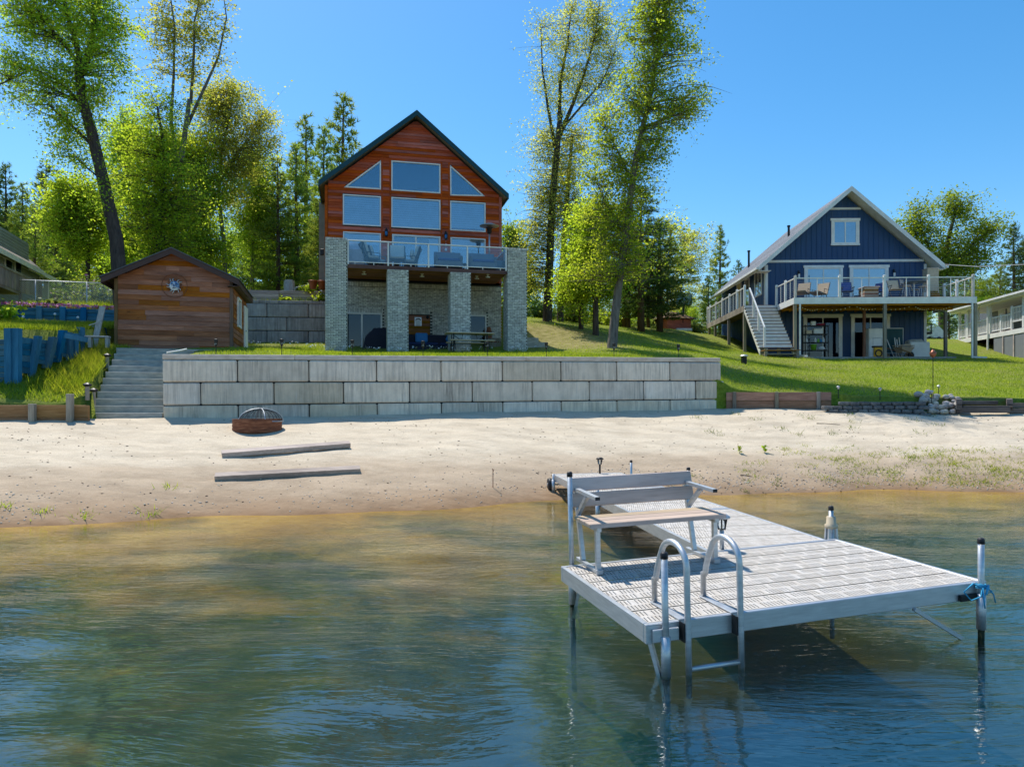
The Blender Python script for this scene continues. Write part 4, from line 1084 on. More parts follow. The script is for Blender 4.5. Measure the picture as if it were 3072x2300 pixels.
# bench -----------------------------------------------------------------
fl, frr, bl, br = dk(1794.6, 1722), dk(2145, 1688), dk(1756, 1694), dk(2096.5, 1664)
ba = math.atan2((frr - fl).y, (frr - fl).x); bo_ = fl
BL_ = (frr - fl).length; BDp = .40
bench = dthing('dock_bench', 'bench with two grey back slats and a tan seat on the swim platform', 'bench', (fl.x, fl.y, 0.004), ba)
SHt, BHt = .43, .74
for x in (0, BL_):
    MB().box(x - .02, x + .02, -.02, BDp + .12, .0, .035, .004).build('foot_bar', M['alu'], bench)
    MB().bar((x, 0, .035), (x, 0, SHt - .03), .04, .04).build('leg', M['alu'], bench)
    lean = MB(); lean.bar((x, BDp - .02, .035), (x, BDp + .16, BHt - .02), .04, .04); lean.build('back_leg', M['alu'], bench)
    MB().bar((x, -.05, SHt - .025), (x, BDp + .06, SHt - .025), .04, .045).build('seat_bearer', M['alu'], bench)
    arm = MB().bar((x, -.02, SHt + .24), (x, BDp + .12, SHt + .25), .045, .03).build('armrest', M['alu'], bench)
    MB().bar((x, BDp - .16, SHt + .225), (x, BDp + .07, SHt + .03), .035, .035).build('arm_brace', M['alu'], arm)
    MB().box(x - .021, x + .021, -.026, -.02, SHt + .226, SHt + .256).build('end_cap', M['rubber'], arm)
    MB().box(x - .03, x + .03, -.045, -.018, 0, .045, .003).build('foot_clip', M['steel'], bench)
for k, y in enumerate((-.06, .08, .22)): MB().box(-.09, BL_ + .09, y, y + .132, SHt, SHt + .028, .005).build('seat_slat', M['seatslat'], bench)
MB().box(-.085, BL_ + .085, -.064, -.061, SHt - .012, SHt + .024).build('seat_edge', M['slat'], bench)
tilt = math.atan2(.18, BHt - .05)
for k, z in enumerate((SHt + .09, SHt + .234)):
    mb = MB().box(-.06, BL_ + .06, 0, .026, 0, .132, .006, Matrix.Translation((0, BDp - .055 + .18 * (z / (BHt)), z)) @ Matrix.Rotation(-tilt, 4, 'X')); mb.build('back_slat', M['slat'], bench)
for x in (.42, .85):
    pass
# ladder --------------------------------------------------------------
lx = [dk(2059, 1868)[0], dk(2212, 1845)[0]]
lad = dthing('dock_ladder', 'aluminium swim ladder with two hooped handrails at the front edge of the platform', 'ladder')
for x in lx:
    pts = [(x, .42, .006), (x, .42, .2)]
    for t in np.linspace(0, 1, 9): pts.append((x, .42 - .03 - .1 * t ** 1.4, .2 + .24 * t))
    c0 = (.42 - .13 - .0, .44)
    for an in np.linspace(R(28), R(180), 12): pts.append((x, .12 + .185 * math.cos(an), .385 + .15 * math.sin(an)))
    pts += [(x, -.065, .2), (x, -.07, -.1), (x, -.07, -.42)]
    MB().tube(pts, .0225, 12).build('handrail', M['alu'], lad, True)
    MB().box(x - .03, x + .03, .0, .44, .0045, .016, .003).build('base_plate', M['steel'], lad)
    MB().box(x - .03, x - .022, -.07, -.002, -.13, .004).build('bracket', M['black'], lad)
for z in (-.32,): MB().tube([(lx[0] + .02, -.07, z), (lx[1] - .02, -.07, z)], .019, 10).build('rung', M['alu'], lad, True)
for x in lx: MB().tube([(x, -.07, -.42), (x, -.07, -.52)], .02, 10).build('lower_rail', M['algaemurk'], lad, True)
# solar light beside the bench
def lantern(o, s=1., m='steel'):
    MB().tube([(0, 0, 0), (0, 0, .2 * s)], .022 * s, 10).build('stem', M[m], o, True)
    MB().lathe([(.03 * s, .2 * s), (.04 * s, .22 * s), (.052 * s, .30 * s)], 12).build('lens', M['clear'], o, True)
    for k in range(6):
        an = k * math.pi / 3; MB().bar((.036 * s * math.cos(an), .036 * s * math.sin(an), .2 * s), (.058 * s * math.cos(an), .058 * s * math.sin(an), .31 * s), .008 * s, .008 * s).build('cage_bar', M['black'], o)
    MB().lathe([(.062 * s, .31 * s), (.085 * s, .315 * s), (.085 * s, .33 * s), (.05 * s, .352 * s), (.0, .36 * s)], 16).build('hood', M[m], o, True)
q = dk(2166, 1648)
sl_ = dthing('dock_light', 'steel solar lantern on a short post at the right end of the dock bench', 'solar light', (q.x, q.y, .004)); lantern(sl_, 1.0)
# blue ropes
q = dk(2948, 1745)
rp = dthing('mooring_rope', 'turquoise rope knotted round the front right pole of the platform', 'rope', (DL - .1, -.035, -.02))
M['rope'] = pm('turquoise_rope', lin((70, 170, 210)), 40, rough=.9, bump=.3)
rr = MB()
for k in range(3): rr.tube([(.036 * math.cos(a), .036 * math.sin(a), -.01 + .012 * k + .006 * math.sin(a * 2)) for a in np.linspace(0, 2 * math.pi, 16)], .006, 6)
rr.tube([(-.03, -.03, 0), (-.14, -.05, .05), (-.2, -.02, -.02), (-.15, -.04, -.09), (-.05, -.04, -.07), (-.03, -.04, 0)], .006, 6)
rr.tube([(.03, -.03, 0), (.07, -.05, -.06), (.09, -.05, -.13)], .006, 6); rr.tube([(-.03, -.04, 0), (-.04, -.06, -.1), (-.03, -.06, -.16)], .006, 6); rr.tube([(0, -.045, 0), (.04, -.06, -.03), (-.02, -.06, -.05), (.02, -.05, .02)], .009, 6)
rr.build('rope_coil', M['rope'], rp, True)
rq = WM @ Vector((1.22, wl * .5, .006))
r2 = thing('coiled_rope', 'small coil of bright blue rope lying on the walkway behind the bench', 'rope', rq); r2.rotation_euler = WM.to_euler()
rr = MB()
for k in range(4): rr.tube([((.07 + .01 * k) * math.cos(a) * 1.3, (.05 + .008 * k) * math.sin(a), .01 + .012 * k + .01 * math.sin(3 * a)) for a in np.linspace(0, 2 * math.pi, 18)], .008, 6)
rr.build('coil', pm('blue_rope', lin((24, 110, 190)), 40, rough=.9), r2, True)
dl2 = thing('walkway_light', 'small dark solar lantern on the shore end of the walkway behind the bench', 'solar light', WM @ Vector((.98, wl - .12, .004))); lantern(dl2, .95, 'black')
# ---------------------------------------------------------------- navy blue house with a white trimmed gable
BB = 2.66 + CZ
BF = Fr(14.47, 40.5, BB, R(-2))
q4 = lambda a, b: (2040 + a * .47102, 500 + b * .47102)
z4 = lambda a, b, v=0.: BF.p(*q4(a, b), v)
qb = lambda a, b: (2080 + a * .18116, 800 + b * .18116)
zb = lambda a, b, v=0.: BF.p(*qb(a, b), v)
zbs = lambda a, b, u=0.: BF.side(*qb(a, b), u)
bh = BF.thing('blue_house', 'navy blue house with a white trimmed steep gable above a raised deck', 'house')
DZ = 5.73 - 2.66                                        # deck level above the lawn
BW = z4(1567, 700)[0]; BD = 9.6; OV = -.8
brk = z4(1093, 124, OV); bel = z4(497, 632, OV); ber = z4(1682, 622, OV)
bs = ((brk[1] - bel[1]) / (brk[0] - bel[0]) + (brk[1] - ber[1]) / (ber[0] - brk[0])) / 2
bel = (brk[0] - (brk[1] - bel[1]) / bs, bel[1]); ber = (brk[0] + (brk[1] - ber[1]) / bs, ber[1])
BT = .3
def bgab(u): return brk[1] - BT - bs * abs(u - brk[0])
eh = bgab(0)
MB().prism([(0, -.6), (BW, -.6), (BW, min(bgab(BW), eh)), (brk[0], brk[1] - BT), (0, eh)], 0, BD).build('wall', M['navy'], bh)
for k in range(32):                                      # battens
    u = .28 + k * .29
    if u < BW - .15:
        top = bgab(u) - .02
        for a, b in ((DZ + .02, z4(700, 606)[1]), (z4(700, 595)[1], top)):
            hit = [w for w in ((z4(788, 640)[0], z4(1037, 640)[0], 0, z4(900, 628)[1]), (z4(1078, 640)[0], z4(1328, 640)[0], 0, z4(900, 628)[1]), (z4(962, 400)[0], z4(1142, 400)[0], z4(1050, 503)[1], z4(1050, 330)[1])) if w[0] - .03 < u < w[1] + .03]
            segs = [(a, b)]
            for w_ in hit:
                segs = [s for (p, q) in segs for s in ((p, min(q, w_[2])), (max(p, w_[3]), q)) if s[1] - s[0] > .1]
            for p, q in segs: MB().box(u - .02, u + .02, -.018, -.001, p, q).build('batten', M['navy'], bh)
        if not z4(785, 1000)[0] < u < z4(1335, 1000)[0]: MB().box(u - .02, u + .02, -.018, -.001, -.3, DZ - .32).build('batten', M['navy'], bh)
for k in range(28): MB().box(-.018, -.001, .3 + k * .33, .34 + k * .33, .3, eh - .05).build('side_batten', M['navy'], bh)
def trim(u0, u1, z0, z1, v=-.035, d=.034, name='trim', c=.004): return MB().box(u0, u1, v, v + d - .001, z0, z1, c).build(name, M['trimw'], bh)
zt = z4(1000, 601)[1]
trim(.13, BW - .13, zt - .07, zt + .07); trim(z4(952, 270)[0], z4(1152, 270)[0], z4(1000, 275)[1], z4(1000, 265)[1] + .03)
trim(-.02, .13, -.3, eh - .03, -.04, .06, 'corner_board'); trim(BW - .13, BW + .02, -.3, eh - .03, -.04, .06, 'corner_board')
MB().box(-.04, -.021, .021, .16, .3, eh - .03).build('corner_board', M['trimw'], bh)
def fwin(u0, u1, z0, z1, tr=.13, v=-.03, sill=True, name='window', n=2, glassm='glass', cur=True):
    f = MB()
    for a in (u0, u1 - tr): f.box(a, a + tr, v - .03, v + .028, z0, z1, .004)
    f.box(u0 - .05, u1 + .05, v - .045, v + .028, z1, z1 + .14, .004)
    if sill: f.box(u0 - .03, u1 + .03, v - .05, v + .028, z0 - .1, z0 - .001, .004)
    o = f.build(name, M['white'], bh)
    a, b = u0 + tr, u1 - tr; fr_ = MB()
    for k in range(n + 1):
        x = a + (b - a) * k / n; x = min(max(x, a + .03), b - .03); fr_.box(x - .03, x + .03, v - .02, v + .025, z0, z1)
    fr_.box(a + .06, b - .06, v - .018, v + .024, z1 - .07, z1 - .001); fr_.box(a + .06, b - .06, v - .018, v + .024, z0, z0 + .07)
    fr_.build('sash', M['white'], o)
    for k in range(n):
        p, q = a + (b - a) * k / n + .03, a + (b - a) * (k + 1) / n - .03
        MB().box(p, q, v - .004, v + .004, z0 + .05, z1 - .05).build('pane', M[glassm], o)
        if cur: MB().box(p, q, v + .012, v + .024, z0 + .05, z1 - .05).build('curtain' if k % 2 == 0 else 'blind', M['curtain' if k % 2 == 0 else 'blind'], o)
    return o
a, b = z4(962, 492), z4(1140, 345); fwin(a[0], b[0], a[1], b[1])
for x0, x1 in ((790, 1035), (1079, 1326)):
    fwin(z4(x0, 640)[0], z4(x1, 640)[0], DZ + .02, z4(900, 645)[1], .14, -.03, False, 'sliding_door')
for x0, x1 in ((785, 1032), (1088, 1335)): fwin(z4(x0, 1000)[0], z4(x1, 1000)[0], -.15, z4(900, 955)[1], .14, -.03, False, 'basement_door', 2, 'doorglass', False)
for a, b in ((757, 690), (1364, 682)):
    u, z = z4(a, b, -.1); l = MB().lathe([(.02, .16), (.08, .1), (.08, .06)], 8, (u, -.13, z)); l.box(u - .03, u + .03, -.12, -.001, z + .12, z + .26)
    o = l.build('wall_lamp', M['black'], bh); MB().lathe([(.05, -.16), (.06, .058)], 8, (u, -.13, z)).build('lamp_glass', M['white'], o)
# windows and doors of the left side
def swin(pa, pb, name, m, tr=.1, gl=True):
    (v0, za), (v1, zb_) = zbs(*pa), zbs(*pb); v0, v1 = min(v0, v1), max(v0, v1); z0, z1 = min(za, zb_), max(za, zb_)
    f = MB()
    for a in (v0, v1 - tr): f.box(-.05, -.002, a, a + tr, z0, z1)
    f.box(-.05, -.002, v0 + tr, v1 - tr, z1 - tr, z1); f.box(-.05, -.002, v0 + tr, v1 - tr, z0, z0 + tr); f.box(-.04, -.002, (v0 + v1) / 2 - .03, (v0 + v1) / 2 + .03, z0 + tr, z1 - tr)
    o = f.build(name, M['white'], bh)
    if gl: MB().box(-.02, -.008, v0 + tr, v1 - tr, z0 + tr, z1 - tr).build('pane', M['glass'], o); MB().box(-.006, -.002, v0 + tr, v1 - tr, z0 + tr, z1 - tr).build('blind', M['curtain'], o)
    else: MB().box(-.02, -.004, v0 + tr, v1 - tr, z0 + tr, z1 - tr).build('door_leaf', pm('cream_door', lin((214, 196, 150)), 3), o)
swin((1140, 460), (1020, 95), 'side_window', 'glass')
v0 = zbs(936, 600)[0]; v1 = zbs(857, 600)[0]
for (a, b, gl) in ((936, 857, True), (800, 728, False)):
    va, vb = zbs(a, 600)[0], zbs(b, 600)[0]; zt_ = zbs(a, 165 if gl else 240)[1]
    f = MB(); f.box(-.05, -.002, va, va + .1, DZ, zt_); f.box(-.05, -.002, vb - .1, vb, DZ, zt_); f.box(-.05, -.002, va + .1, vb - .1, zt_ - .1, zt_)
    o = f.build('side_door', M['white'], bh); MB().box(-.02, -.004, va + .1, vb - .1, DZ, zt_ - .1).build('pane' if gl else 'door_leaf', M['glass'] if gl else pm('cream_door', lin((214, 196, 150)), 3), o)
# roof ---------------------------------------------------------------
rf = MB()
rf.slab([(bel[0], OV, bel[1]), (brk[0], OV, brk[1]), (brk[0], BD + .3, brk[1]), (bel[0], BD + .3, bel[1])], (0, 0, -.05))
rf.slab([(brk[0], OV, brk[1]), (ber[0], OV, ber[1]), (ber[0], BD + .3, ber[1]), (brk[0], BD + .3, brk[1])], (0, 0, -.05))
def shingles(name, a, b_):
    m, nt, b = newmat(name)
    br = nt.nodes.new('ShaderNodeTexBrick'); br.inputs['Scale'].default_value = 1; br.inputs['Brick Width'].default_value = .3; br.inputs['Row Height'].default_value = .14; br.inputs['Mortar Size'].default_value = .008
    nt.links.new(coords(nt, (1, 1, 1), rot=(R(90), 0, R(90))), br.inputs['Vector'])
    br.inputs['Color1'].default_value = (*a, 1); br.inputs['Color2'].default_value = (*b_, 1); br.inputs['Mortar'].default_value = (.02, .02, .02, 1)
    nt.links.new(br.outputs[0], b.inputs['Base Color']); b.inputs['Roughness'].default_value = .9; bumpn(nt, noise(nt, coords(nt), 40, 5), .4, .01, b); return m
ro = rf.build('roof', shingles('grey_shingles', lin((92, 96, 104)), lin((124, 128, 136))), bh)
def rake(x0, z0, x1, z1, va, vb, h, mt, nm, up=.015):
    MB().slab([(x0, va, z0 + up), (x1, va, z1 + up), (x1, vb, z1 + up), (x0, vb, z0 + up)], (0, 0, -h)).build(nm, M[mt], ro)
rake(bel[0], bel[1], brk[0], brk[1], OV - .03, OV - .001, BT - .02, 'trimw', 'rake_board'); rake(brk[0], brk[1], ber[0], ber[1], OV - .03, OV - .001, BT - .02, 'trimw', 'rake_board')
for s_ in (-1, 1):
    e = bel if s_ < 0 else ber
    rake(e[0] - s_ * .05, e[1] + .05 * bs, brk[0], brk[1], OV + .002, BD + .28, .06, 'white', 'soffit', -.07)
    MB().box(e[0] - .03, e[0] + .03, OV + .002, BD + .3, e[1] - .26, e[1] - .055).build('eave_board', M['trimw'], ro)
    g = MB(); x = e[0] + s_ * .1
    g.slab([(x - .06, OV - .1, e[1] - .08), (x + .06, OV - .1, e[1] - .08), (x + .06, BD + .3, e[1] - .08), (x - .06, BD + .3, e[1] - .08)], (0, 0, -.12)); g.build('gutter', M['white'], ro)
    # short return of the eave
    MB().slab([(e[0] - s_ * .04, OV + .05, e[1] - .27), (e[0] - s_ * .7, OV + .05, e[1] - .27), (e[0] - s_ * .7, 0, e[1] - .27), (e[0] - s_ * .04, 0, e[1] - .27)], (0, 0, .03)).build('eave_return', M['white'], ro)
vz = zbs(200, 40)
for v_, h in ((6.2, 1.0), (2.8, .55)):
    u_ = brk[0] - 2.2 - (1.4 if v_ > 5 else 0); MB().lathe([(.07, -.3), (.07, h), (.1, h + .02), (.1, h + .1)], 10, (u_, v_, brk[1] - bs * (brk[0] - u_))).build('vent_pipe', M['rubber'], ro)
MB().bar((bel[0] + .1, BD - .2, bel[1] - .3), (-.05, BD - .3, bel[1] - 1.0), .08, .08).build('downspout', M['white'], bh)

# raised deck ---------------------------------------------------------
DV = -4.0
dkx1 = z4(1892, 840, DV)[0]; dkx0 = zb(1668, 540, DV)[0]; SX = -1.58
rd = BF.thing('raised_deck', 'raised deck on posts round the front and side of the navy house with cable railing', 'deck')
def flo(u0, u1, v0, v1, brd=.14):
    v = v0; n = int((v1 - v0) / brd)
    f = MB()
    for k in range(n):
        f.box(u0, u1, v0 + (v1 - v0) * k / n + .002, v0 + (v1 - v0) * (k + 1) / n - .002, DZ - .03, DZ)
    return f
dkw = pm('grey_brown_decking', lin((112, 98, 90)), 8, (1, 8, 8), rough=.8, val=.1)
flo(dkx0 + .05, dkx1 - .05, DV + .04, -.05).build('deck_board', dkw, rd, kind='stuff')
flo(SX + .05, -.03, -1.2, BD - 2.2).build('deck_board', dkw, rd, kind='stuff')
FHt = .36
trimA = [(dkx0, dkx1, DV, DV + .035), (dkx0, dkx0 + .035, DV + .036, -.95), (dkx1 - .035, dkx1, DV + .036, 0)]
for a in trimA: MB().box(a[0], a[1], a[2], a[3], DZ - FHt, DZ - .032, .006).build('fascia', M['white'], rd)
MB().box(SX, SX + .035, -1.2, BD - 2.2, DZ - FHt, DZ - .032, .006).build('fascia', M['post'], rd)
MB().box(SX + .036, dkx0, -1.24, -1.2, DZ - FHt, DZ - .032, .006).build('fascia', M['white'], rd)
v = -.35
jo = wood('deck_underside_wood', [lin((140, 92, 40)), lin((172, 118, 56)), lin((192, 138, 72))], 'x', val=.15)
MB().box(dkx0 + .06, dkx1 - .06, DV + .06, -.06, DZ - .06, DZ - .035).build('underside', jo, rd)
u = dkx0 + .3
while u < dkx1 - .1:
    MB().box(u - .02, u + .02, DV + .05, -.05, DZ - .27, DZ - .062).build('joist', jo, rd); u += .41
for v in (DV + .25, -2.0): MB().box(dkx0 + .06, dkx1 - .06, v, v + .09, DZ - .42, DZ - .272).build('beam', jo, rd)
def gz(u, v): p = BF.w(u, v); return ground(p.x, p.y) - BB
def dpost(u, v, m='post', wd=.15, top=DZ - FHt - .0): MB().box(u - wd / 2, u + wd / 2, v - wd / 2, v + wd / 2, gz(u, v) - .3, top, .006).build('post', M[m], rd)
for x in (733, 1305, 1881): dpost(z4(x, 1000, DV + .1)[0], DV + .12)
dpost(z4(1175, 1000, -2)[0], -1.96, 'brownpost', .13, DZ - .42); dpost(z4(1704, 1050, -1.0)[0], -.8); dpost(dkx0 + .1, -1.4)
for a, b in ((850, 1200), (590, 1250), (365, 1150)):
    v_ = zbs(a, b, SX + .1)[0]; dpost(SX + .1, v_)
dpost(SX + .1, BD - 2.6); dpost(SX + 1.0, -1.2); 
for x in (764, 1862):
    u = z4(x, 1000, DV - .05)[0]; d = MB(); g_ = gz(u, DV - .1)
    d.box(u - .04, u + .04, DV - .08, DV - .005, g_ + .05, DZ - FHt + .02, .008); d.bar((u, DV - .04, g_ + .12), (u + (.2 if x < 1000 else .45), DV - .5, g_ + .06), .09, .08); d.build('downspout', M['white'], rd)
RH = 1.0
def cablerail(pts, npost, cap=True, mids=True, slope=False):
    """posts, thin balusters, top rail and cables along a line"""
    p, q = Vector(pts[0]), Vector(pts[1])
    ps_ = [p.lerp(q, t) for t in npost]
    for x in ps_:
        o = MB().box(-.055, .055, -.055, .055, -.02, RH + .06, .006).build('rail_post', M['white'], rd, loc=x)
        MB().lathe([(.07, 0), (.08, .02), (.08, .05), (.02, .075)], 4, (0, 0, RH + .055), Matrix.Rotation(R(45), 4, 'Z')).build('post_cap', M['white'], o)
    for a, b in zip(ps_, ps_[1:]):
        d = (b - a).normalized() * .06
        MB().bar(a + d + Vector((0, 0, RH - .02)), b - d + Vector((0, 0, RH - .02)), .075, .05).build('top_rail', M['white'], rd)
        if mids: MB().bar((a + b) / 2, (a + b) / 2 + Vector((0, 0, RH - .046)), .03, .03).build('baluster', M['white'], rd)
        c = MB()
        for k in range(1, 10): c.bar(a + Vector((0, 0, k * .097)), b + Vector((0, 0, k * .097)), .007, .007)
        c.build('cable', M['steel'], rd)
fx = [z4(x, 760, DV + .06)[0] for x in (735, 1017, 1302, 1584, 1868)]
L0 = fx[-1] - fx[0]
cablerail([(fx[0], DV + .08, DZ), (fx[-1], DV + .08, DZ)], [(x - fx[0]) / L0 for x in fx])
cablerail([(fx[0], DV + .08, DZ), (dkx0 + .07, -1.1, DZ)], [0, .5, 1]); cablerail([(fx[-1], DV + .08, DZ), (dkx1 - .07, -.1, DZ)], [0, .38, .7, 1])
vs_ = [zbs(x, 640, SX + .06)[0] for x in (865, 722, 597, 478, 372, 275, 185)]
vs_ = [max(-1.15, vs_[0])] + vs_[1:]
vs_ = [min(v_, BD - 2.25) for v_ in vs_]; vl = max(vs_) - vs_[0]
cablerail([(SX + .07, vs_[0], DZ), (SX + .07, vs_[0] + vl, DZ)], sorted({round((v_ - vs_[0]) / vl, 4) for v_ in vs_}))
# white stair down to the lawn
NS = 13; sv0, sv1 = -1.24, -3.95; zl = 3.13 - 2.66 + .02
for k in range(NS):
    v1_ = sv0 + (sv1 - sv0) * k / NS; v2_ = sv0 + (sv1 - sv0) * (k + 1) / NS; z_ = DZ - (DZ - zl) * (k + 1) / NS
    zz_ = DZ - (DZ - zl) * k / NS
    MB().box(SX + .04, dkx0 - .02, v1_ - .02, v1_ - .001, z_ + .001, zz_ - .032).build('stair_riser', M['white'], rd)
    MB().box(SX + .0, dkx0 + .02, v2_ - .05, v1_ - .021, z_ - .032, z_, .004).build('stair_tread', dkw, rd)
for u in (SX + .03, dkx0 - .03):
    MB().slab([(u - .02, sv0, DZ - .15), (u + .02, sv0, DZ - .15), (u + .02, sv1 - .05, zl - .15), (u - .02, sv1 - .05, zl - .15)], (0, 0, -.26)).build('stringer', M['white'], rd)
lp_ = MB().box(SX + .05, dkx0 + .1, sv1 - .75, sv1 - .04, zl - .22, zl - .18, .005).build('bottom_step', M['curb'], rd)
MB().box(SX + .1, dkx0 + .05, sv1 - .7, sv1 - .1, zl - .42, zl - .38).build('cross_board', M['post'], rd)
for u in (SX + .13, dkx0 - .05): MB().box(u - .06, u + .06, sv1 - .7, sv1 - .58, gz(u, sv1 - .65) - .2, zl - .221).build('post', M['post'], rd)
pts_ = []
for (x, t) in ((0, 0.02), (1, .30), (2, .62), (3, .97)):
    v_ = sv0 + (sv1 - sv0) * t; z_ = DZ - (DZ - zl) * t; pts_.append(Vector((SX + .3, v_, z_)))
    if x: MB().box(-.05, .05, -.05, .05, -.1, RH - .02, .005).build('rail_post', M['white'], rd, loc=pts_[-1])
for a, b in zip(pts_, pts_[1:]):
    MB().bar(a + Vector((0, 0, RH - .02)), b + Vector((0, 0, RH - .02)), .07, .05).build('top_rail', M['white'], rd)
    c = MB()
    for k in range(1, 9): c.bar(a + Vector((0, 0, k * .105)), b + Vector((0, 0, k * .105)), .007, .007)
    c.build('cable', M['steel'], rd)
MB().box(.0, dkx1 - .8, DV + .4, -.05, -.5, .02, .01).build('patio_slab', M['slab'], rd)
# string of bulbs under the deck
sg = BF.thing('string_lights', 'string of small white bulbs looped under the deck of the navy house', 'string lights')
wi = MB(); bl = MB()
anch = [(dkx0 + .6, -3.2), (dkx0 + 2.0, -2.2), (dkx0 + 3.3, -3.4), (dkx0 + 5.0, -2.4), (dkx0 + 6.4, -3.3), (dkx0 + 7.8, -2.3), (dkx1 - .8, -3.2)]
for (a, b) in zip(anch, anch[1:]):
    pr = []
    for t in np.linspace(0, 1, 9):
        p = Vector((a[0] + (b[0] - a[0]) * t, a[1] + (b[1] - a[1]) * t, DZ - .3 - .3 * 4 * t * (1 - t) * .5)); pr.append(p)
        if 0 < t < 1: bl.ball(p - Vector((0, 0, .06)), .034, 6)
    wi.tube(pr, .008, 4)
wi.build('cord', M['black'], sg); bl.build('bulb', M['white'], sg, kind='stuff')

# furniture and clutter of the blue house ------------------------------
def on_deck(a, b, v, name, label, cat, rz=0, group=None):
    u = z4(a, b, v)[0]; return thing(name, label, cat, BF.w(u, v, DZ), BF.a + rz, group)
def lounger(t, m='tan'):
    MB().slab([(-.3, .0, .32), (.3, 0, .32), (.3, 1.2, .36), (-.3, 1.2, .36)], (0, 0, .025)).build('seat', M[m], t)
    MB().slab([(-.3, -.02, .34), (.3, -.02, .34), (.3, -.42, 1.0), (-.3, -.42, 1.0)], (0, .02, .015)).build('backrest', M[m], t)
    for x in (-.31, .31):
        f = MB(); f.tube([(x, 1.25, .33), (x, .0, .33), (x, -.44, 1.02)], .016, 6); f.tube([(x, .9, .33), (x, 1.0, 0)], .016, 6); f.tube([(x, -.1, 0), (x, .25, .33)], .016, 6); f.tube([(x, .5, .34), (x, .45, .58), (x, -.25, .6)], .014, 6)
        f.build('frame', M['rubber'], t)
def foldchair(t, m):
    MB().slab([(-.26, 0, .42), (.26, 0, .42), (.26, .45, .45), (-.26, .45, .45)], (0, 0, .025)).build('seat', M[m], t)
    MB().slab([(-.26, 0, .43), (.26, 0, .43), (.26, -.22, .98), (-.26, -.22, .98)], (0, .025, .01)).build('backrest', M[m], t)
    for x in (-.28, .28):
        f = MB(); f.tube([(x, .48, .0), (x, -.02, .62), (x, -.23, 1.0)], .013, 6); f.tube([(x, -.15, 0), (x, .4, .62), (x, .48, .62)], .013, 6); f.box(x - .025, x + .025, -.05, .45, .63, .655)
        f.build('frame', M['rubber'], t)
t = on_deck(785, 800, -2.6, 'deck_lounger', 'tan deck lounger next to the left corner post of the deck railing', 'lounger', R(150), 'tan loungers on the raised deck'); lounger(t)
t2 = dup(t, BF.w(z4(905, 800, -2.6)[0], -2.5, DZ), BF.a + R(140), 'tan deck lounger with raised back in front of the left sliding door', 'tan loungers on the raised deck')
t = on_deck(1060, 800, -2.7, 'folding_chair', 'blue folding chair left of the brown fire table', 'chair', R(170), 'blue folding chairs'); foldchair(t, 'bluefab')
dup(t, BF.w(z4(1262, 800, -2.4)[0], -2.4, DZ), BF.a + R(120), 'blue folding chair right of the brown fire table', 'blue folding chairs')
t = on_deck(1200, 800, -2.9, 'fire_table', 'square brown slatted fire table between two blue folding chairs', 'fire table')
for k in range(6): MB().box(-.36, .36, -.36, .36, .03 + k * .095, .115 + k * .095, .008).build('side_slat', M['seatslat'] if k % 2 else M['brownpost'], t)
MB().box(-.42, .42, -.42, .42, .605, .65, .01).build('table_top', M['slat'], t)
t = on_deck(1362, 800, -3.2, 'canvas_chair', 'low cream canvas chair facing away behind the cable railing', 'chair', R(175)); foldchair(t, 'beige')
t = on_deck(822, 800, -2.2, 'umbrella_pole', 'thin dark bare pole between the two tan loungers', 'pole'); MB().tube([(0, 0, 0), (0, 0, 1.45)], .02, 6).build('pole', M['rubber'], t); MB().lathe([(.22, 0), (.22, .05), (.04, .08)], 12).build('base', M['rubber'], t)
t = on_deck(1490, 800, -2.3, 'bar_table', 'high round glass bar table on a pedestal behind the cable railing', 'table')
MB().lathe([(.62, 1.0), (.62, 1.03)], 20).build('table_top', M['wicker'], t); MB().lathe([(.3, 0), (.28, .03), (.05, .08), (.05, .95), (.2, .995)], 12).build('pedestal', M['steel'], t)
def stool(t):
    MB().lathe([(.2, .7), (.22, .73), (.2, .76)], 12).build('seat', M['slat'], t)
    b_ = MB(); b_.tube([(-.2, -.18, .76), (-.2, -.24, 1.1), (.2, -.24, 1.1), (.2, -.18, .76)], .016, 6); b_.slab([(-.2, -.235, .9), (.2, -.235, .9), (.2, -.245, 1.08), (-.2, -.245, 1.08)], (0, .015, 0)); b_.build('backrest', M['slat'], t)
    for k in range(4):
        an = R(45 + 90 * k); MB().tube([(.13 * math.cos(an), .13 * math.sin(an), .7), (.24 * math.cos(an), .24 * math.sin(an), 0)], .014, 6).build('leg', M['steel'], t)
t = on_deck(1440, 800, -2.8, 'bar_stool', 'bar stool with a slim frame left of the glass bar table', 'stool', R(-140), 'bar stools at the glass table'); stool(t)
for x, v, l in ((1545, -2.6, 'bar stool between the bar table and the beige cabinet'), (1500, -1.6, 'bar stool behind the bar table next to the navy wall')): dup(t, BF.w(z4(x, 800, v)[0], v, DZ), BF.a + R(random.uniform(0, 300)), l, 'bar stools at the glass table')
u0, z0 = z4(1560, 715, -1.2); u1, z1 = z4(1632, 655, -1.2)
t = on_deck(1596, 760, -1.2, 'beige_cabinet', 'tall beige cabinet at the right corner of the navy house', 'cabinet')
MB().box(-(u1 - u0) / 2, (u1 - u0) / 2, -.25, .25, .7, z1 - DZ, .01).build('body', M['beige'], t); MB().box(-(u1 - u0) / 2 - .02, (u1 - u0) / 2 + .02, -.27, .27, z1 - DZ + .001, z1 - DZ + .04).build('lid', M['slat'], t)
for x in (-.3, .3):
    for y in (-.2, .2): MB().box(x - .03, x + .03, y - .03, y + .03, 0, .699).build('leg', M['slat'], t)
t = on_deck(1612, 810, -2.2, 'wicker_pot', 'round brown wicker pot near the right deck railing', 'pot'); MB().lathe([(.2, 0), (.3, .15), (.32, .35), (.25, .48), (.22, .46)], 14).build('body', M['brownpost'], t)
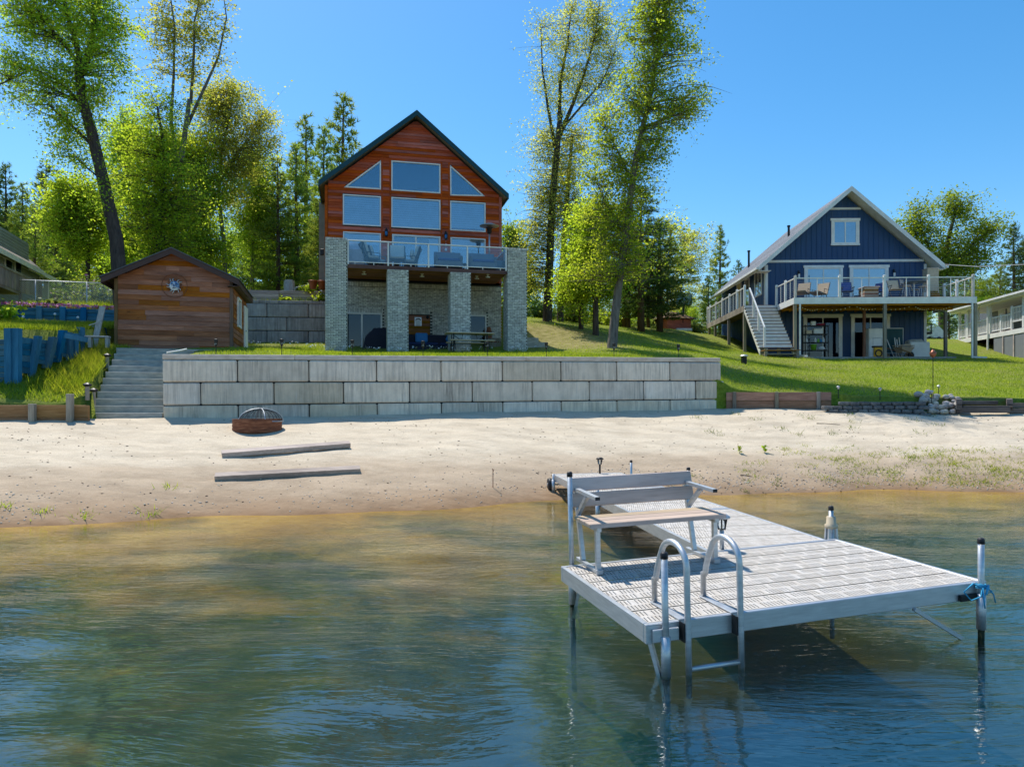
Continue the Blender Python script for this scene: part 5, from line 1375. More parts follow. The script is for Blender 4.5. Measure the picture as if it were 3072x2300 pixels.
def under(a, b, v, name, label, cat, rz=0, group=None):
    u = z4(a, b, v)[0]; return thing(name, label, cat, BF.w(u, v, .02), BF.a + rz, group)
# shelving rack
t = under(862, 1100, -1.4, 'shelf_rack', 'black metal shelf rack crammed with bottles and bins under the deck', 'shelf rack')
for x in (-.62, .62):
    for y in (-.2, .2): MB().box(x - .02, x + .02, y - .02, y + .02, 0, 1.9).build('upright', M['black'], t)
zsh = [.12, .52, .95, 1.4, 1.86]
for z in zsh: MB().box(-.66, .66, -.23, .23, z - .03, z, .004).build('shelf', M['black'], t)
def rackthing(name, label, cat, x, k, y=-.05): return thing(name, label, cat, BF.w(z4(862, 1100, -1.4)[0] + x, -1.4 + y, .02 + zsh[k] + .002), BF.a)
x = rackthing('lime_bucket', 'lime green bucket on the lower shelf of the black rack', 'bucket', -.12, 1); MB().lathe([(.13, 0), (.17, .3), (.18, .31), (.16, .3), (.12, .02)], 16).build('body', M['green'], x, True)
x = rackthing('clear_bin', 'pale plastic bin on the upper shelf of the black rack', 'bin', .1, 3); MB().box(-.25, .25, -.15, .15, 0, .26, .03).build('body', M['blind'], x); MB().box(-.27, .27, -.17, .17, .262, .29, .01).build('lid', M['trimw'], x)
x = rackthing('cream_box', 'cream storage box at the left of the upper rack shelf', 'box', -.4, 3); MB().box(-.15, .15, -.14, .14, 0, .2, .01).build('body', M['beige'], x)
x = rackthing('magenta_tray', 'dark red tray on top of the black rack', 'tray', .25, 4); MB().lathe([(.16, 0), (.24, .06), (.25, .1), (.2, .06)], 14).build('body', pm('dark_red_plastic', lin((150, 40, 70)), 5), x)
x = rackthing('white_carton', 'small white carton on top of the black rack', 'box', -.15, 4); MB().box(-.12, .12, -.1, .1, 0, .24, .01).build('body', M['blind'], x)
for k, (px_, m_, hgt, l) in enumerate(((-.5, 'blind', .27, 'white jug at the left end of the middle rack shelf'), (-.02, 'blind', .25, 'white jug left of the green bottle on the rack'), (.14, 'green', .2, 'bright green bottle on the middle rack shelf'), (.28, 'bcush', .2, 'pale blue bottle right of the green bottle'), (.42, 'blind', .26, 'white jug at the right end of the middle rack shelf'))):
    x = rackthing('bottle', l, 'bottle', px_, 2); MB().lathe([(.06, 0), (.065, .02), (.065, hgt * .6), (.03, hgt * .85), (.03, hgt)], 10).build('body', M[m_], x, True); x['group'] = 'bottles on the rack'
x = rackthing('white_bag', 'crumpled white bag beside the lime bucket', 'bag', .32, 1); MB().ball((0, 0, .1), .16, 8, (1.2, .8, .6), .2).build('body', M['blind'], x)
t = under(1240, 1100, -1.0, 'white_fridge', 'white refrigerator standing under the deck behind a brown post', 'refrigerator')
MB().box(-.48, .5, -.32, .32, 0, 1.72, .02).build('body', M['white'], t); MB().box(-.47, .49, -.36, -.321, 1.18, 1.71, .015).build('upper_door', M['white'], t); MB().box(-.47, .49, -.36, -.321, .05, 1.165, .015).build('lower_door', M['white'], t)
t = under(1258, 1150, -2.4, 'hand_truck', 'yellow and black reel on a small hand truck in front of the white refrigerator', 'hand truck')
f = MB(); f.tube([(-.24, 0, 0), (-.24, 0, 1.1), (.24, 0, 1.1), (.24, 0, 0)], .018, 6); f.build('frame', M['steel'], t)
MB().box(-.22, .22, -.12, .12, .05, .58, .03).build('body', M['yellow'], t); MB().tube([(.17 * math.cos(a), -.14, .26 + .17 * math.sin(a)) for a in np.linspace(0, 6.28, 20)], .035, 6).build('ring', M['rubber'], t); MB().box(-.26, .26, -.13, .13, .581, .66, .02).build('hood', M['rubber'], t)
t = under(1357, 1100, -.5, 'chalkboard', 'dark green board with a pale frame leaning on the basement wall', 'board')
MB().box(-.52, .52, -.02, .02, .45, 1.78).build('panel', pm('board_green', lin((44, 84, 92)), 4), t)
for a in ((-.56, .56, 1.781, 1.83), (-.56, .56, .4, .449)): MB().box(a[0], a[1], -.03, .03, a[2], a[3]).build('frame', M['curtain'], t)
for x in (-.56, .521): MB().box(x, x + .04, -.03, .03, 0, 1.78).build('frame', M['curtain'], t)
t = under(1420, 1160, -2.0, 'wheelbarrow', 'wheelbarrow loaded with lumber and pipes under the deck', 'wheelbarrow', R(20))
tr = MB().add([(-.4, -.3, .62), (.5, -.3, .62), (.5, .3, .62), (-.4, .3, .62), (-.2, -.2, .32), (.3, -.2, .32), (.3, .2, .32), (-.2, .2, .32)], [(4, 5, 6, 7), (0, 1, 5, 4), (1, 2, 6, 5), (2, 3, 7, 6), (3, 0, 4, 7)]).build('tray', M['tan'], t)
MB().lathe([(.05, -.04), (.19, -.04), (.2, 0), (.19, .04), (.05, .04)], 16, (0, 0, 0), Matrix.Translation((.55, 0, .2)) @ Matrix.Rotation(R(90), 4, 'X')).build('wheel', M['rubber'], t)
for y in (-.24, .24): MB().tube([(.58, y * .3, .2), (.2, y, .33), (-.9, y * 1.2, .6)], .02, 6).build('handle', M['brownpost'], t); MB().tube([(-.25, y, .35), (-.35, y, 0), (-.1, y, .33)], .016, 6).build('leg', M['steel'], t)
for k, (a, b, l) in enumerate((((-.6, -.1, .68), (.8, .05, .74), 'tan board lying across the wheelbarrow'), ((-.5, .15, .7), (.7, .2, .8), 'second board lying across the wheelbarrow behind the tan board'))):
    x = thing('board', l, 'board', t.location, t.rotation_euler.z, 'boards in the wheelbarrow'); MB().bar(a, b, .14, .04).build('body', M['seatslat'], x)
x = under(1370, 1130, -1.2, 'pipe_bundle', 'white plastic pipes leaning upright against the dark board', 'pipes')
for k in range(4): MB().tube([(k * .12, 0, 0), (k * .12 + (-.3 if k == 0 else 0), .3, 1.15 + .1 * (k % 2))], .025, 6).build('pipe', M['white'], x)
t = under(1512, 1120, -1.2, 'white_tub', 'large white tub under a crumpled tarp by the right wall corner', 'tub')
MB().box(-.55, .5, -.35, .35, 0, .95, .04).build('body', M['trimw'], t); MB().ball((-.1, 0, .98), .5, 10, (1.1, .7, .3), .15).build('tarp', M['bone'], t)
t = under(1600, 1165, -1.0, 'loose_planks', 'few grey planks lying on the grass by the right corner of the navy house', 'planks')
for k in range(3): MB().bar((-.2 + k * .15, .8, .12 + .04 * k), (1.1 + k * .2, -.6 - .2 * k, -.02), .14, .05).build('plank', M['bone'], t)
# ---------------------------------------------------------------- white porch house at the right edge
WA = math.atan2(math.cos(R(6.4)), math.sin(R(6.4)))
WH = Fr(29.0, 46.0, 4.5 + CZ, WA)
qh = lambda a, b: (2840 + a * .31522, 800 + b * .31522)
zh = lambda a, b, v=0.: WH.p(*qh(a, b), v)
wh_ = WH.thing('porch_house', 'grey house with a long white railed porch at the right edge', 'house')
PN = -14.0; PV = -1.9
MB().box(PN, 3.2, PV - 6, PV, -3.5, 2.3).build('wall', M['taupe'] if False else pm('grey_siding', lin((112, 116, 124)), 3, rough=.6, val=.03), wh_)
ez = zh(300, 340, .35)[1]
ru = zh(30, 405, .35)[0]
r_ = MB().slab([(ru, .35, ez), (PN - .5, .35, ez), (PN - .5, PV - 3, ez + 1.1), (ru, PV - 3, ez + 1.1)], (0, 0, -.08)).slab([(ru, PV - 3, ez + 1.1), (PN - .5, PV - 3, ez + 1.1), (PN - .5, PV - 6.5, ez - .1), (ru, PV - 6.5, ez - .1)], (0, 0, -.08))
ro = r_.build('roof', shingles('pale_shingles', lin((150, 152, 156)), lin((172, 174, 178))), wh_)
MB().box(PN - .5, ru, .34, .38, ez - .22, ez - .01).build('fascia', M['white'], ro); MB().box(PN - .5, ru, .381, .5, ez - .13, ez - .02).build('gutter', M['white'], ro)
MB().box(PN - .5, ru - .02, PV + .01, .33, ez - .25, ez - .2).build('porch_ceiling', M['white'], wh_)
MB().box(PN, ru - .3, PV + .001, .04, -.13, -.04).build('porch_floor', M['slat'], wh_)
MB().box(PN, ru - .3, .041, .08, -.32, -.06).build('floor_fascia', M['white'], wh_)
for a in (118, 200, 292, 408, 730):
    u = zh(a, 600)[0]; MB().box(u - .08, u + .08, -.1, .03, -.04, ez - .25, .006).build('porch_post', M['white'], wh_)
ub = [zh(a, 620)[0] for a in (118, 192, 292, 400, 420, 518, 620, 735)] + [PN]
for a, b in zip(ub, ub[1:]):
    up = .32 if a <= ub[6] + .01 else 0
    rl = MB().box(b + .03, a - .03, -.05, .02, .84 + up, .91 + up, .006).build('porch_rail', M['white'], wh_)
    MB().box(b + .03, a - .03, -.04, .01, .06 + up, .12 + up).build('bottom_rail', M['white'], rl)
    n = max(2, int((a - b) / .14)); bb = MB()
    for k in range(1, n): bb.box(b + (a - b) * k / n - .018, b + (a - b) * k / n + .018, -.033, .003, .12 + up, .84 + up)
    bb.build('baluster', M['white'], rl, kind='stuff')
    MB().box(a - .06, a + .06, -.06, .04, -.04, 1.0 + up, .006).build('newel_post', M['white'], rl)
u = zh(412, 700)[0]
for k in range(9):
    a = u - .5 - k * 1.05
    MB().box(a - 1.0, a, .0, .05, -3.2, -.33 if a > ub[6] - .2 else -.03).build('skirt_panel', pm('skirt_grey', lin((128, 132, 138)), 4, (20, 1, 1), rough=.7, bump=.2), wh_)
    MB().box(a - .04 - 1.0, a + .04 - 1.0, .051, .1, -3.2, -.34).build('skirt_post', M['slat'], wh_)
MB().box(u - .05, u + .03, .09, .17, -2.2, ez - .3).build('downspout', M['white'], wh_)
for a, b, m_, nm in ((505, 555, 'blind', 'front_door'), (625, 712, 'doorglass', 'window'), (590, 612, 'white', 'shutter')):
    u1, u0 = zh(a, 400, PV)[0], zh(b, 400, PV)[0]; z1 = zh((a + b) / 2, 310 if nm != 'window' else 285, PV)[1]
    z0 = -.04 if nm == 'front_door' else zh((a + b) / 2, 440, PV)[1]
    f = MB().box(u0 - .08, u1 + .08, PV + .002, PV + .05, z0, z1 + .08).build(nm, M['white'], wh_); MB().box(u0, u1, PV + .051, PV + .07, z0 + .08, z1, .01).build('leaf' if nm == 'front_door' else 'pane', M[m_], f)
    if nm == 'window':
        for k in range(1, 4): MB().box(u0 + (u1 - u0) * k / 4 - .012, u0 + (u1 - u0) * k / 4 + .012, PV + .071, PV + .08, z0 + .08, z1).build('muntin', M['white'], f)
MB().lathe([(.12, 0), (.12, .5), (.2, .52), (.22, .7), (.1, .8)], 10, (PN + 5, PV - 1.2, ez + .4)).build('roof_vent', M['rubber'], ro)
wr = zh(528, 350, PV + .1); MB().tube([(wr[0] + .16 * math.cos(a), PV + .12, wr[1] - .1 + .16 * math.sin(a)) for a in np.linspace(0, 6.28, 14)], .05, 5).build('wreath', M['shrub'], wh_)
hb = zh(455, 360, PV + 1.4)
# camper and clutter behind the deck
p = on_land(2790, 1012, 50); p = at(2790, 1005, 56); p.z = ground(p.x, p.y)
t = thing('white_camper', 'small white covered trailer far behind the deck', 'trailer', (p.x, p.y, p.z), R(10))
t.scale = (.5,) * 3
MB().prism([(-1.7, .5), (1.8, .5), (1.9, 1.5), (.9, 2.3), (-.6, 2.35), (-1.7, 1.4)], -.8, .8).build('body', M['white'], t)
for x in (-.8, .9): MB().lathe([(.05, -.1), (.32, -.1), (.34, 0), (.32, .1), (.05, .1)], 14, (0, 0, 0), Matrix.Translation((x, -.85, .33)) @ Matrix.Rotation(R(90), 4, 'X')).build('wheel', M['rubber'], t)
MB().box(-2.6, 2.2, -.7, .7, .4, .49).build('chassis', M['rubber'], t)
p = at(2722, 1010, 52); p.z = ground(p.x, p.y)
t = thing('trailer_frame', 'low dark utility trailer with odds and ends left of the white camper', 'trailer', (p.x, p.y, p.z), R(5))
MB().box(-1.5, 1.5, -.6, .6, .35, .5).build('bed', M['rubber'], t); 
for x in (-.5, .4): MB().lathe([(.05, -.1), (.28, -.1), (.3, 0), (.28, .1), (.05, .1)], 14, (0, 0, 0), Matrix.Translation((x, -.68, .3)) @ Matrix.Rotation(R(90), 4, 'X')).build('wheel', M['rubber'], t)
rl = MB()
for x in (-1.45, 0, 1.45): rl.box(x - .03, x + .03, -.6, -.55, .5, 1.1)
rl.box(-1.5, 1.5, -.6, -.55, 1.05, 1.1); rl.build('side_rail', M['rubber'], t)
MB().ball((.3, 0, .75), .5, 8, (1.3, .7, .6), .2).build('load', M['slat'], t)

# ---------------------------------------------------------------- grey house at the left edge
LA = math.atan2(.959, -.283)
LHF = Fr(-24.2, 37.0, 5.0 + CZ, LA)
ql = lambda a, b: (a * .28369, 680 + b * .28369)
zL = lambda a, b, v=0.: LHF.p(*ql(a, b), v)
lh = LHF.thing('grey_house', 'pale grey sided house with a shingled roof and a railed deck at the left edge', 'house')
e1 = zL(400, 500)[1]; ua = zL(300, 500)[0]
sid = MB(); z = -.8
while z < e1 + 1.2:
    u_end = 0 if z < e1 - .1 else ua
    sid.add([(-14, -.03, z), (u_end, -.03, z), (u_end, -.005, z + .14), (-14, -.005, z + .14), (-14, 0, z), (u_end, 0, z)], [(0, 1, 2, 3), (0, 4, 5, 1)]); z += .14
sid.build('siding', pm('pale_grey_siding', lin((150, 156, 152)), 3, rough=.6, val=.03), lh, kind='stuff')
MB().box(-14, 0, .005, 7, -1.5, e1 - .05).build('wall', M['taupe'], lh); MB().box(-14, ua, .005, 7, e1 - .05, e1 + 1.1).build('upper_wall', M['taupe'], lh)
MB().box(-.1, .02, -.05, .08, -1, e1 - .1).build('corner_board', M['white'], lh)
sg_ = shingles('weathered_shingles', lin((112, 106, 100)), lin((140, 132, 126)))
r1 = MB().slab([(.5, -.45, e1), (ua - .3, -.45, e1), (ua - .3, 3.4, e1 + 1.6), (.5, 3.4, e1 + 1.6)], (0, 0, -.08)).build('roof', sg_, lh); MB().box(ua - .3, .5, -.49, -.451, e1 - .2, e1 + .0).build('fascia', M['white'], r1)
e2 = zL(150, 330, -.3)[1]
r2_ = MB().slab([(ua + .5, -.5, e2), (-14, -.5, e2), (-14, 3.6, e2 + 3.6), (ua + .5, 3.6, e2 + 3.6)], (0, 0, -.1)).build('roof', sg_, lh); MB().box(-14, ua + .5, -.54, -.501, e2 - .22, e2).build('fascia', M['white'], r2_)
MB().box(-14, ua, -.02, .0, e1, e2 - .1).build('gable_wall', M['trimw'], lh)
for a, b, c, d in ((45, 110, 360, 450), (150, 205, 380, 480), (412, 440, 545, 620)):
    u0, u1 = zL(a, 400)[0], zL(b, 400)[0]; z1, z0 = zL((a + b) / 2, c)[1], zL((a + b) / 2, d)[1]
    f = MB().box(u0 - .08, u1 + .08, -.07, -.032, z0 - .08, z1 + .08).build('window', M['white'], lh); MB().box(u0, u1, -.085, -.071, z0, z1).build('pane', M['doorglass'], f)
dkv = -1.6; dzl = zL(100, 620, dkv)[1]; dzt = zL(100, 445, dkv)[1]; du1 = zL(222, 500, dkv)[0]
dk_ = MB().box(-14, du1, dkv, -.05, dzl - .2, dzl - .02).build('deck', M['post'], lh)
u = -13.9; bb = MB()
while u < du1: bb.box(u - .04, u + .04, dkv - .03, dkv, dzl - .1, dzt - .08); u += .13
bb.build('picket', M['post'], dk_, kind='stuff'); MB().box(-14, du1 + .05, dkv - .06, dkv + .06, dzt - .079, dzt).build('deck_rail', M['post'], dk_)
MB().box(du1 - .1, du1, dkv - .05, dkv + .05, -2, dzt - .08).build('deck_post', M['post'], dk_); MB().box(-6, -5.9, dkv - .05, dkv + .05, -2, dzl - .2).build('deck_post', M['post'], dk_)
ue = zL(440, 640, dkv)[0]; sm = MB(); k_ = 26
for k in range(k_):
    x = du1 + (ue - du1) * k / k_; zz = dzl + (zL(440, 720, dkv)[1] - dzl) * k / k_; sm.box(x, x + .07, dkv - .03, dkv, zz - .1, zz + (dzt - dzl) - .05)
sm.build('stair_picket', M['post'], dk_, kind='stuff'); MB().bar((du1, dkv, dzt - .02), (ue, dkv, zL(440, 630, dkv)[1]), .1, .05).build('stair_rail', M['post'], dk_)
# chain-link fence
A, B = Vector((-22.5, 28.4, 0)), Vector((-15.9, 30.2, 0))
cf = thing('chain_link_fence', 'galvanised chain-link fence above the upper blue wall', 'fence', (A.x, A.y, 4.1 + CZ), math.atan2(B.y - A.y, B.x - A.x))
FL = (B - A).length; ft_ = 1.16
for u in (.9, 3.0, 4.88, FL): MB().tube([(u, 0, -.4), (u, 0, ft_ + .04)], .028, 8).build('post', M['steel'], cf, True)
MB().tube([(0, 0, ft_), (FL, 0, ft_)], .024, 8).build('top_rail', M['steel'], cf, True)
me_ = MB(); h_ = ft_ - .06; n = int((FL + h_) / .085)
for k in range(n):
    for s_ in (0, 1):
        x0 = -h_ + k * .085; x1 = x0 + h_; a, b = max(x0, 0), min(x1, FL)
        if b - a < .05: continue
        za, zb_ = (a - x0), (b - x0)
        if s_: za, zb_ = h_ - za, h_ - zb_
        me_.bar((a, 0, .03 + za), (b, 0, .03 + zb_), .005, .005, (0, 1, 0))
me_.build('mesh_wire', M['steel'], cf, kind='stuff')
# upper blue timber wall
zl_ = lambda a, b: (a * .16304, 850 + b * .16304)
UA, UBp = Vector((-20.5, 26.15, 0)), Vector((-14.7, 27.5, 0)); ang = math.atan2(UBp.y - UA.y, UBp.x - UA.x)
UW = Fr(UA.x, UA.y, 3.1 + CZ, ang); uw = UW.thing('upper_blue_wall', 'long low retaining wall of blue stained timber below the chain-link fence', 'retaining wall')
UL = (UBp - UA).length; up_ = [UW.p(*zl_(a, 600))[0] for a in (295, 730, 1165, 1545)]
ed = [0] + up_ + [UL]
for k in range(6):
    for a, b in zip(ed, ed[1:]): MB().box(a + .01, b - .01, random.uniform(-.01, .01), .06, -.15 + k * .142, -.015 + k * .142, .008).build('board', M['bluetimber'], uw)
for u in up_: MB().box(u - .1, u + .1, -.1, -.012, -.3, .76, .012).build('post', M['bluepost'], uw)
# lower blue timber wall stepping down the slope
lw = thing('lower_blue_wall', 'leaning blue timber retaining wall stepping up the grassy slope left of the steps', 'retaining wall', (-12.95, 18.45, CZ + .9))
LPx = [(12, 32, 984, 1125, 18.4), (32, 54, 984, 1122, 18.46), (89, 104, 1007, 1092, 18.9), (133, 152, 1010, 1065, 19.4), (164, 181, 990, 1048, 19.9), (196, 208, 996, 1045, 20.3), (212, 226, 1000, 1042, 20.7), (230, 247, 981, 1040, 21.1), (252, 262, 988, 1040, 21.5), (277, 293, 975, 1038, 21.9), (300, 308, 982, 1036, 22.3)]
pr = None
for (x0, x1, yt, yb, Z) in LPx:
    a, b, c = at(x0, yt, Z), at(x1, yt, Z), at(x0, yb, Z); o_ = lw.location
    wd_ = max(.13, (b.x - a.x)); le = random.uniform(-.02, .02) + (.1 if 18.6 < Z < 20 else 0)
    x = a.x - o_.x; y = Z - o_.y
    MB().add([(x - le * .8, y, c.z - .35 - o_.z), (x + wd_ - le * .8, y, c.z - .35 - o_.z), (x + wd_ - le * .8, y + .16, c.z - .35 - o_.z), (x - le * .8, y + .16, c.z - .35 - o_.z), (x + le, y, a.z - o_.z), (x + wd_ + le, y, a.z - o_.z), (x + wd_ + le, y + .16, a.z - o_.z), (x + le, y + .16, a.z - o_.z)],
             [(0, 3, 2, 1), (4, 5, 6, 7), (0, 1, 5, 4), (1, 2, 6, 5), (2, 3, 7, 6), (3, 0, 4, 7)]).build('post', M['bluepost'], lw)
    if pr and Z > 18.5:
        zt0, zb0 = min(pr[3], a.z - o_.z) - .06, (c.z - o_.z) - .25
        n = 6
        for k in range(n):
            z0, z1 = zb0 + (zt0 - zb0) * k / n, zb0 + (zt0 - zb0) * (k + 1) / n - .008
            MB().slab([(pr[0], pr[2] + .1, z0), (x + .02, y + .1, z0), (x + .02, y + .1, z1), (pr[0], pr[2] + .1, z1)], (-.06, .04, 0)).build('board', M['bluetimber'], lw)
    pr = (x + wd_ - .02, 0, y, a.z - o_.z)
for k in range(8):
    z0 = -.25 + k * .145; MB().box(-4.5, -.1, .05 + .001 * k, .13, z0, z0 + .137, .008).build('board', M['bluetimber'], lw)
MB().bar((.55, 1.2, 1.12), (1.02, 1.5, 1.02), .12, .14).build('loose_beam', M['bluepost'], lw)
# utility wires
for (p, q, r_, n_, l) in ((at(0, 694, 60), at(330, 717, 70), .03, 'utility_wire', 'thin pale utility wire crossing the pines at the left'), (at(2820, 788, 48), at(3072, 788, 40), .022, 'utility_wire', 'thin white cable running from the right eave of the navy house'), (at(2900, 863, 60), at(3072, 868, 60), .03, 'utility_wire', 'thin cable above the grey porch roof')):
    d = q - p; t = thing(n_, l, 'wire', p - d * .35)
    MB().tube([d * 0, d * .85 + Vector((0, 0, -.25)), d * 1.7], r_, 5).build('wire', M['bone'], t)
# ---------------------------------------------------------------- trees
def leaves(C, size, m, name, parent, flat=.5, elong=1.5):
    """one small bent leaf at every point of C"""
    n = len(C); C = np.asarray(C, float)
    a = rng.normal(size=(n, 3)); a[:, 2] *= flat; a /= np.linalg.norm(a, axis=1)[:, None]
    b = rng.normal(size=(n, 3)); b[:, 2] *= flat * .9; b -= a * (a * b).sum(1)[:, None]; b /= np.linalg.norm(b, axis=1)[:, None]
    s = size * rng.uniform(.6, 1.3, (n, 1))
    V = np.stack([C - a * s * elong * .5, C + b * s * .5, C + a * s * elong * .5, C - b * s * .5], 1).reshape(-1, 3)
    F = np.arange(n * 4).reshape(n, 4)
    return link(name, npmesh(name, V, F, m), parent)
def curve(p, q, bend=.12, n=5, up=0.):
    p, q = Vector(p), Vector(q); L = (q - p).length
    o = Vector(rng.normal(size=3)) * L * bend
    return [p.lerp(q, t) + (o + Vector((0, 0, up * L))) * math.sin(math.pi * t) for t in np.linspace(0, 1, n)]
def stem_at(stems, z):
    c = []
    for st_, rr_ in stems:
        for (p, q), (r0, r1) in zip(zip(st_, st_[1:]), zip(rr_, rr_[1:])):
            lo, hi = sorted((p.z, q.z))
            if lo <= z <= hi and hi - lo > 1e-6:
                t = (z - p.z) / (q.z - p.z); c.append((p.lerp(q, t), r0 + (r1 - r0) * t))
    return c
def broadleaf(t, stems, blobs, nclump, per, size, leaf='leaf_spring', bark='bark', rise=.85, spread=.55, twig=.0065, flat=.6, limbs=(), top_sparse=0.):
    """t: the tree's Empty; stems: [(points, radii)] local; blobs: crown ellipsoids (centre, radii, weight)"""
    stems = [(p, [x * .64 for x in r]) for p, r in stems]; limbs = [(p, [x * .75 for x in r]) for p, r in limbs]
    tr = MB()
    for p, r in stems: tr.tube(p, r, 10)
    for p, r in limbs: tr.tube(p, r, 7)
    allst = list(stems) + list(limbs)
    w_ = np.array([b[2] if len(b) > 2 else b[1][0] * b[1][2] for b in blobs], float); w_ /= w_.sum()
    P = []; zt = max(p.z for st_, _ in allst for p in st_)
    for k in rng.choice(len(blobs), nclump, p=w_):
        c, r = blobs[k][0], blobs[k][1]
        d = rng.normal(size=3); d /= np.linalg.norm(d); d *= rng.uniform(.25, 1) ** .5
        tip = Vector((c[0] + d[0] * r[0], c[1] + d[1] * r[1], c[2] + d[2] * r[2]))
        if rng.uniform() < .08:                                # sprouts close to the stems
            st0, _ = allst[rng.integers(len(allst))]; q = st0[rng.integers(1, len(st0))]
            if q.z > c[2] - r[2] * 2.5: tip = q + Vector(rng.normal(size=3) * .55)
        best = None
        for f in (rise, rise * .6, rise * .25, 0.):
            for (q, rad) in stem_at(allst, tip.z - f * (((tip.x) ** 2 + tip.y ** 2) ** .5 + .5)):
                dd = (tip - q).length
                if best is None or dd < best[0]: best = (dd, q, rad)
        if best is None:
            q = min((p for st_, _ in allst for p in st_), key=lambda p: (p - tip).length); best = ((q - tip).length, q, .04)
        L = best[0]; r0 = min(best[2] * .5, .008 + .0085 * L)
        br = curve(best[1], tip, .07, 6, .05); tr.tube(br, [r0 + (twig * .5 - r0) * s for s in np.linspace(0, 1, 6)], 5, False)
        m_ = max(3, int(per * rng.uniform(.5, 1.5)))
        for k2 in range(3):                                  # side twigs carrying the leaves
            s = rng.uniform(.55, 1.); q0 = br[min(5, int(s * 5))]; e = Vector(q0) + Vector(rng.normal(size=3) * np.array([1, 1, .7])) * spread * .9
            tr.tube([q0, (Vector(q0) + e) / 2 + Vector((0, 0, .04)), e], [twig, twig * .7, twig * .3], 4, False)
            tt = rng.uniform(.25, 1.05, m_ // 3 + 1)[:, None]
            P.append(np.array(q0) * (1 - tt) + np.array(e) * tt + rng.normal(size=(len(tt), 3)) * spread * .24 * np.array([1, 1, .75]))
    tr.build('trunk', M[bark], t, True)
    leaves(np.concatenate(P), size, M[leaf], 'crown', t, flat)
def px_tree(name, label, cat, stem_px, radii, blobs_px, Y, Yb=None, group=None, extra=(), limbs_px=(), **kw):
    """stem and crown read off the photograph at the tree's distance; depth added about the trunk"""
    b = at(*stem_px[0], Y); z0 = ground(b.x, b.y)
    t = thing(name, label, cat, (b.x, b.y, z0 - .1), 0, group)
    k = Y / FPX
    def loc(p, dy=0.): q = at(p[0], p[1], Y); return Vector((q.x - b.x, dy, q.z - z0 + .1))
    def st_(pp, rr, sw):
        P = [loc(p, sw * math.sin(i * 1.1) * .25 * i) for i, p in enumerate(pp)]
        return (P, list(rr))
    P0 = st_(stem_px, radii, .3); P0[0][0].z = -.3; P0[0][0].y = 0
    fl = P0[1][0]; P0 = ([P0[0][0], P0[0][0] + Vector((0, 0, .35))] + P0[0][1:], [fl * 1.45, fl * 1.1] + P0[1][1:])
    stems = [P0] + [st_(p, r, s) for p, r, s in extra]
    limbs = [st_(p, r, s) for p, r, s in limbs_px]
    bl = []
    for x, y, rx, ry in blobs_px:
        for dy in (0,):
            c = loc((x, y)); bl.append((c, (rx * k, rx * k * .8, ry * k)))
    broadleaf(t, stems, bl, limbs=limbs, **kw)
    return t
D = 1.38879                                               # table below was read at 2212 px width
def sc(*pp): return [(x * D, y * D) for x, y in pp]
def sb(*bb): return [(x * D, y * D, rx * D, ry * D) for x, y, rx, ry in bb]
px_tree('oak_tree', 'big oak with a dark leaning trunk rising behind the left side of the shed', 'tree', sc((263, 600), (250, 520), (222, 400), (200, 290), (185, 215), (178, 150)), [.46, .43, .38, .34, .3, .26],
    sb((60, 60, 95, 80), (150, 40, 110, 70), (220, 60, 70, 80), (50, 170, 85, 60), (130, 180, 80, 60), (190, 240, 70, 70), (240, 140, 60, 80), (150, -60, 130, 60), (170, 310, 60, 50), (225, 420, 45, 50), (60, -80, 120, 70)), 29.5,
    extra=[(sc((178, 152), (162, 90), (140, 20), (128, -90)), (.2, .16, .12, .04), .2), (sc((180, 150), (200, 95), (208, 20), (222, -70)), (.22, .18, .13, .05), -.2)],
    limbs_px=[(sc((196, 268), (165, 215), (120, 170), (75, 150), (15, 195), (-20, 190)), (.13, .1, .08, .06, .035, .015), .5), (sc((205, 320), (165, 280), (110, 230), (60, 225)), (.1, .075, .05, .02), -.4), (sc((178, 150), (130, 85), (80, 30), (20, 10)), (.12, .09, .06, .03), .3), (sc((187, 225), (140, 205), (90, 180)), (.08, .05, .02), -.6), (sc((215, 385), (160, 340), (110, 330)), (.05, .03, .012), .5)],
    nclump=560, per=70, size=0.072, leaf='leaf_spring', bark='bark', spread=.75)
px_tree('tall_tree', 'tall grey many stemmed tree with thin bronze young leaves behind the shed', 'tree', sc((380, 590), (375, 470), (385, 370), (400, 290), (415, 220)), [.3, .27, .24, .2, .17],
    sb((380, 30, 70, 70), (450, 60, 50, 70), (420, 130, 70, 60), (330, 90, 50, 90), (400, -40, 90, 50)), 36,
    extra=[(sc((405, 270), (440, 190), (470, 120), (490, 40), (485, -20)), (.14, .11, .08, .05, .02), .3), (sc((412, 225), (420, 120), (422, 50), (440, -40)), (.13, .1, .07, .03), -.3), (sc((385, 370), (368, 260), (372, 160), (378, 60), (372, -30)), (.15, .13, .1, .07, .03), .4)],
    nclump=170, per=45, size=0.086, leaf='leaf_pale', bark='bark_grey', spread=.6, rise=.9)
px_tree('maple_tree', 'leafy yellow green maple in the middle of the thicket behind the shed', 'tree', sc((345, 600), (342, 520), (350, 400), (352, 300), (345, 230)), [.24, .22, .18, .12, .05],
    sb((330, 260, 60, 60), (300, 360, 80, 70), (380, 380, 70, 70), (330, 460, 100, 60), (420, 460, 60, 60), (280, 480, 60, 50), (370, 540, 80, 40)), 33.5,
    nclump=400, per=63, size=0.076, leaf='leaf_spring', bark='bark', spread=.75)
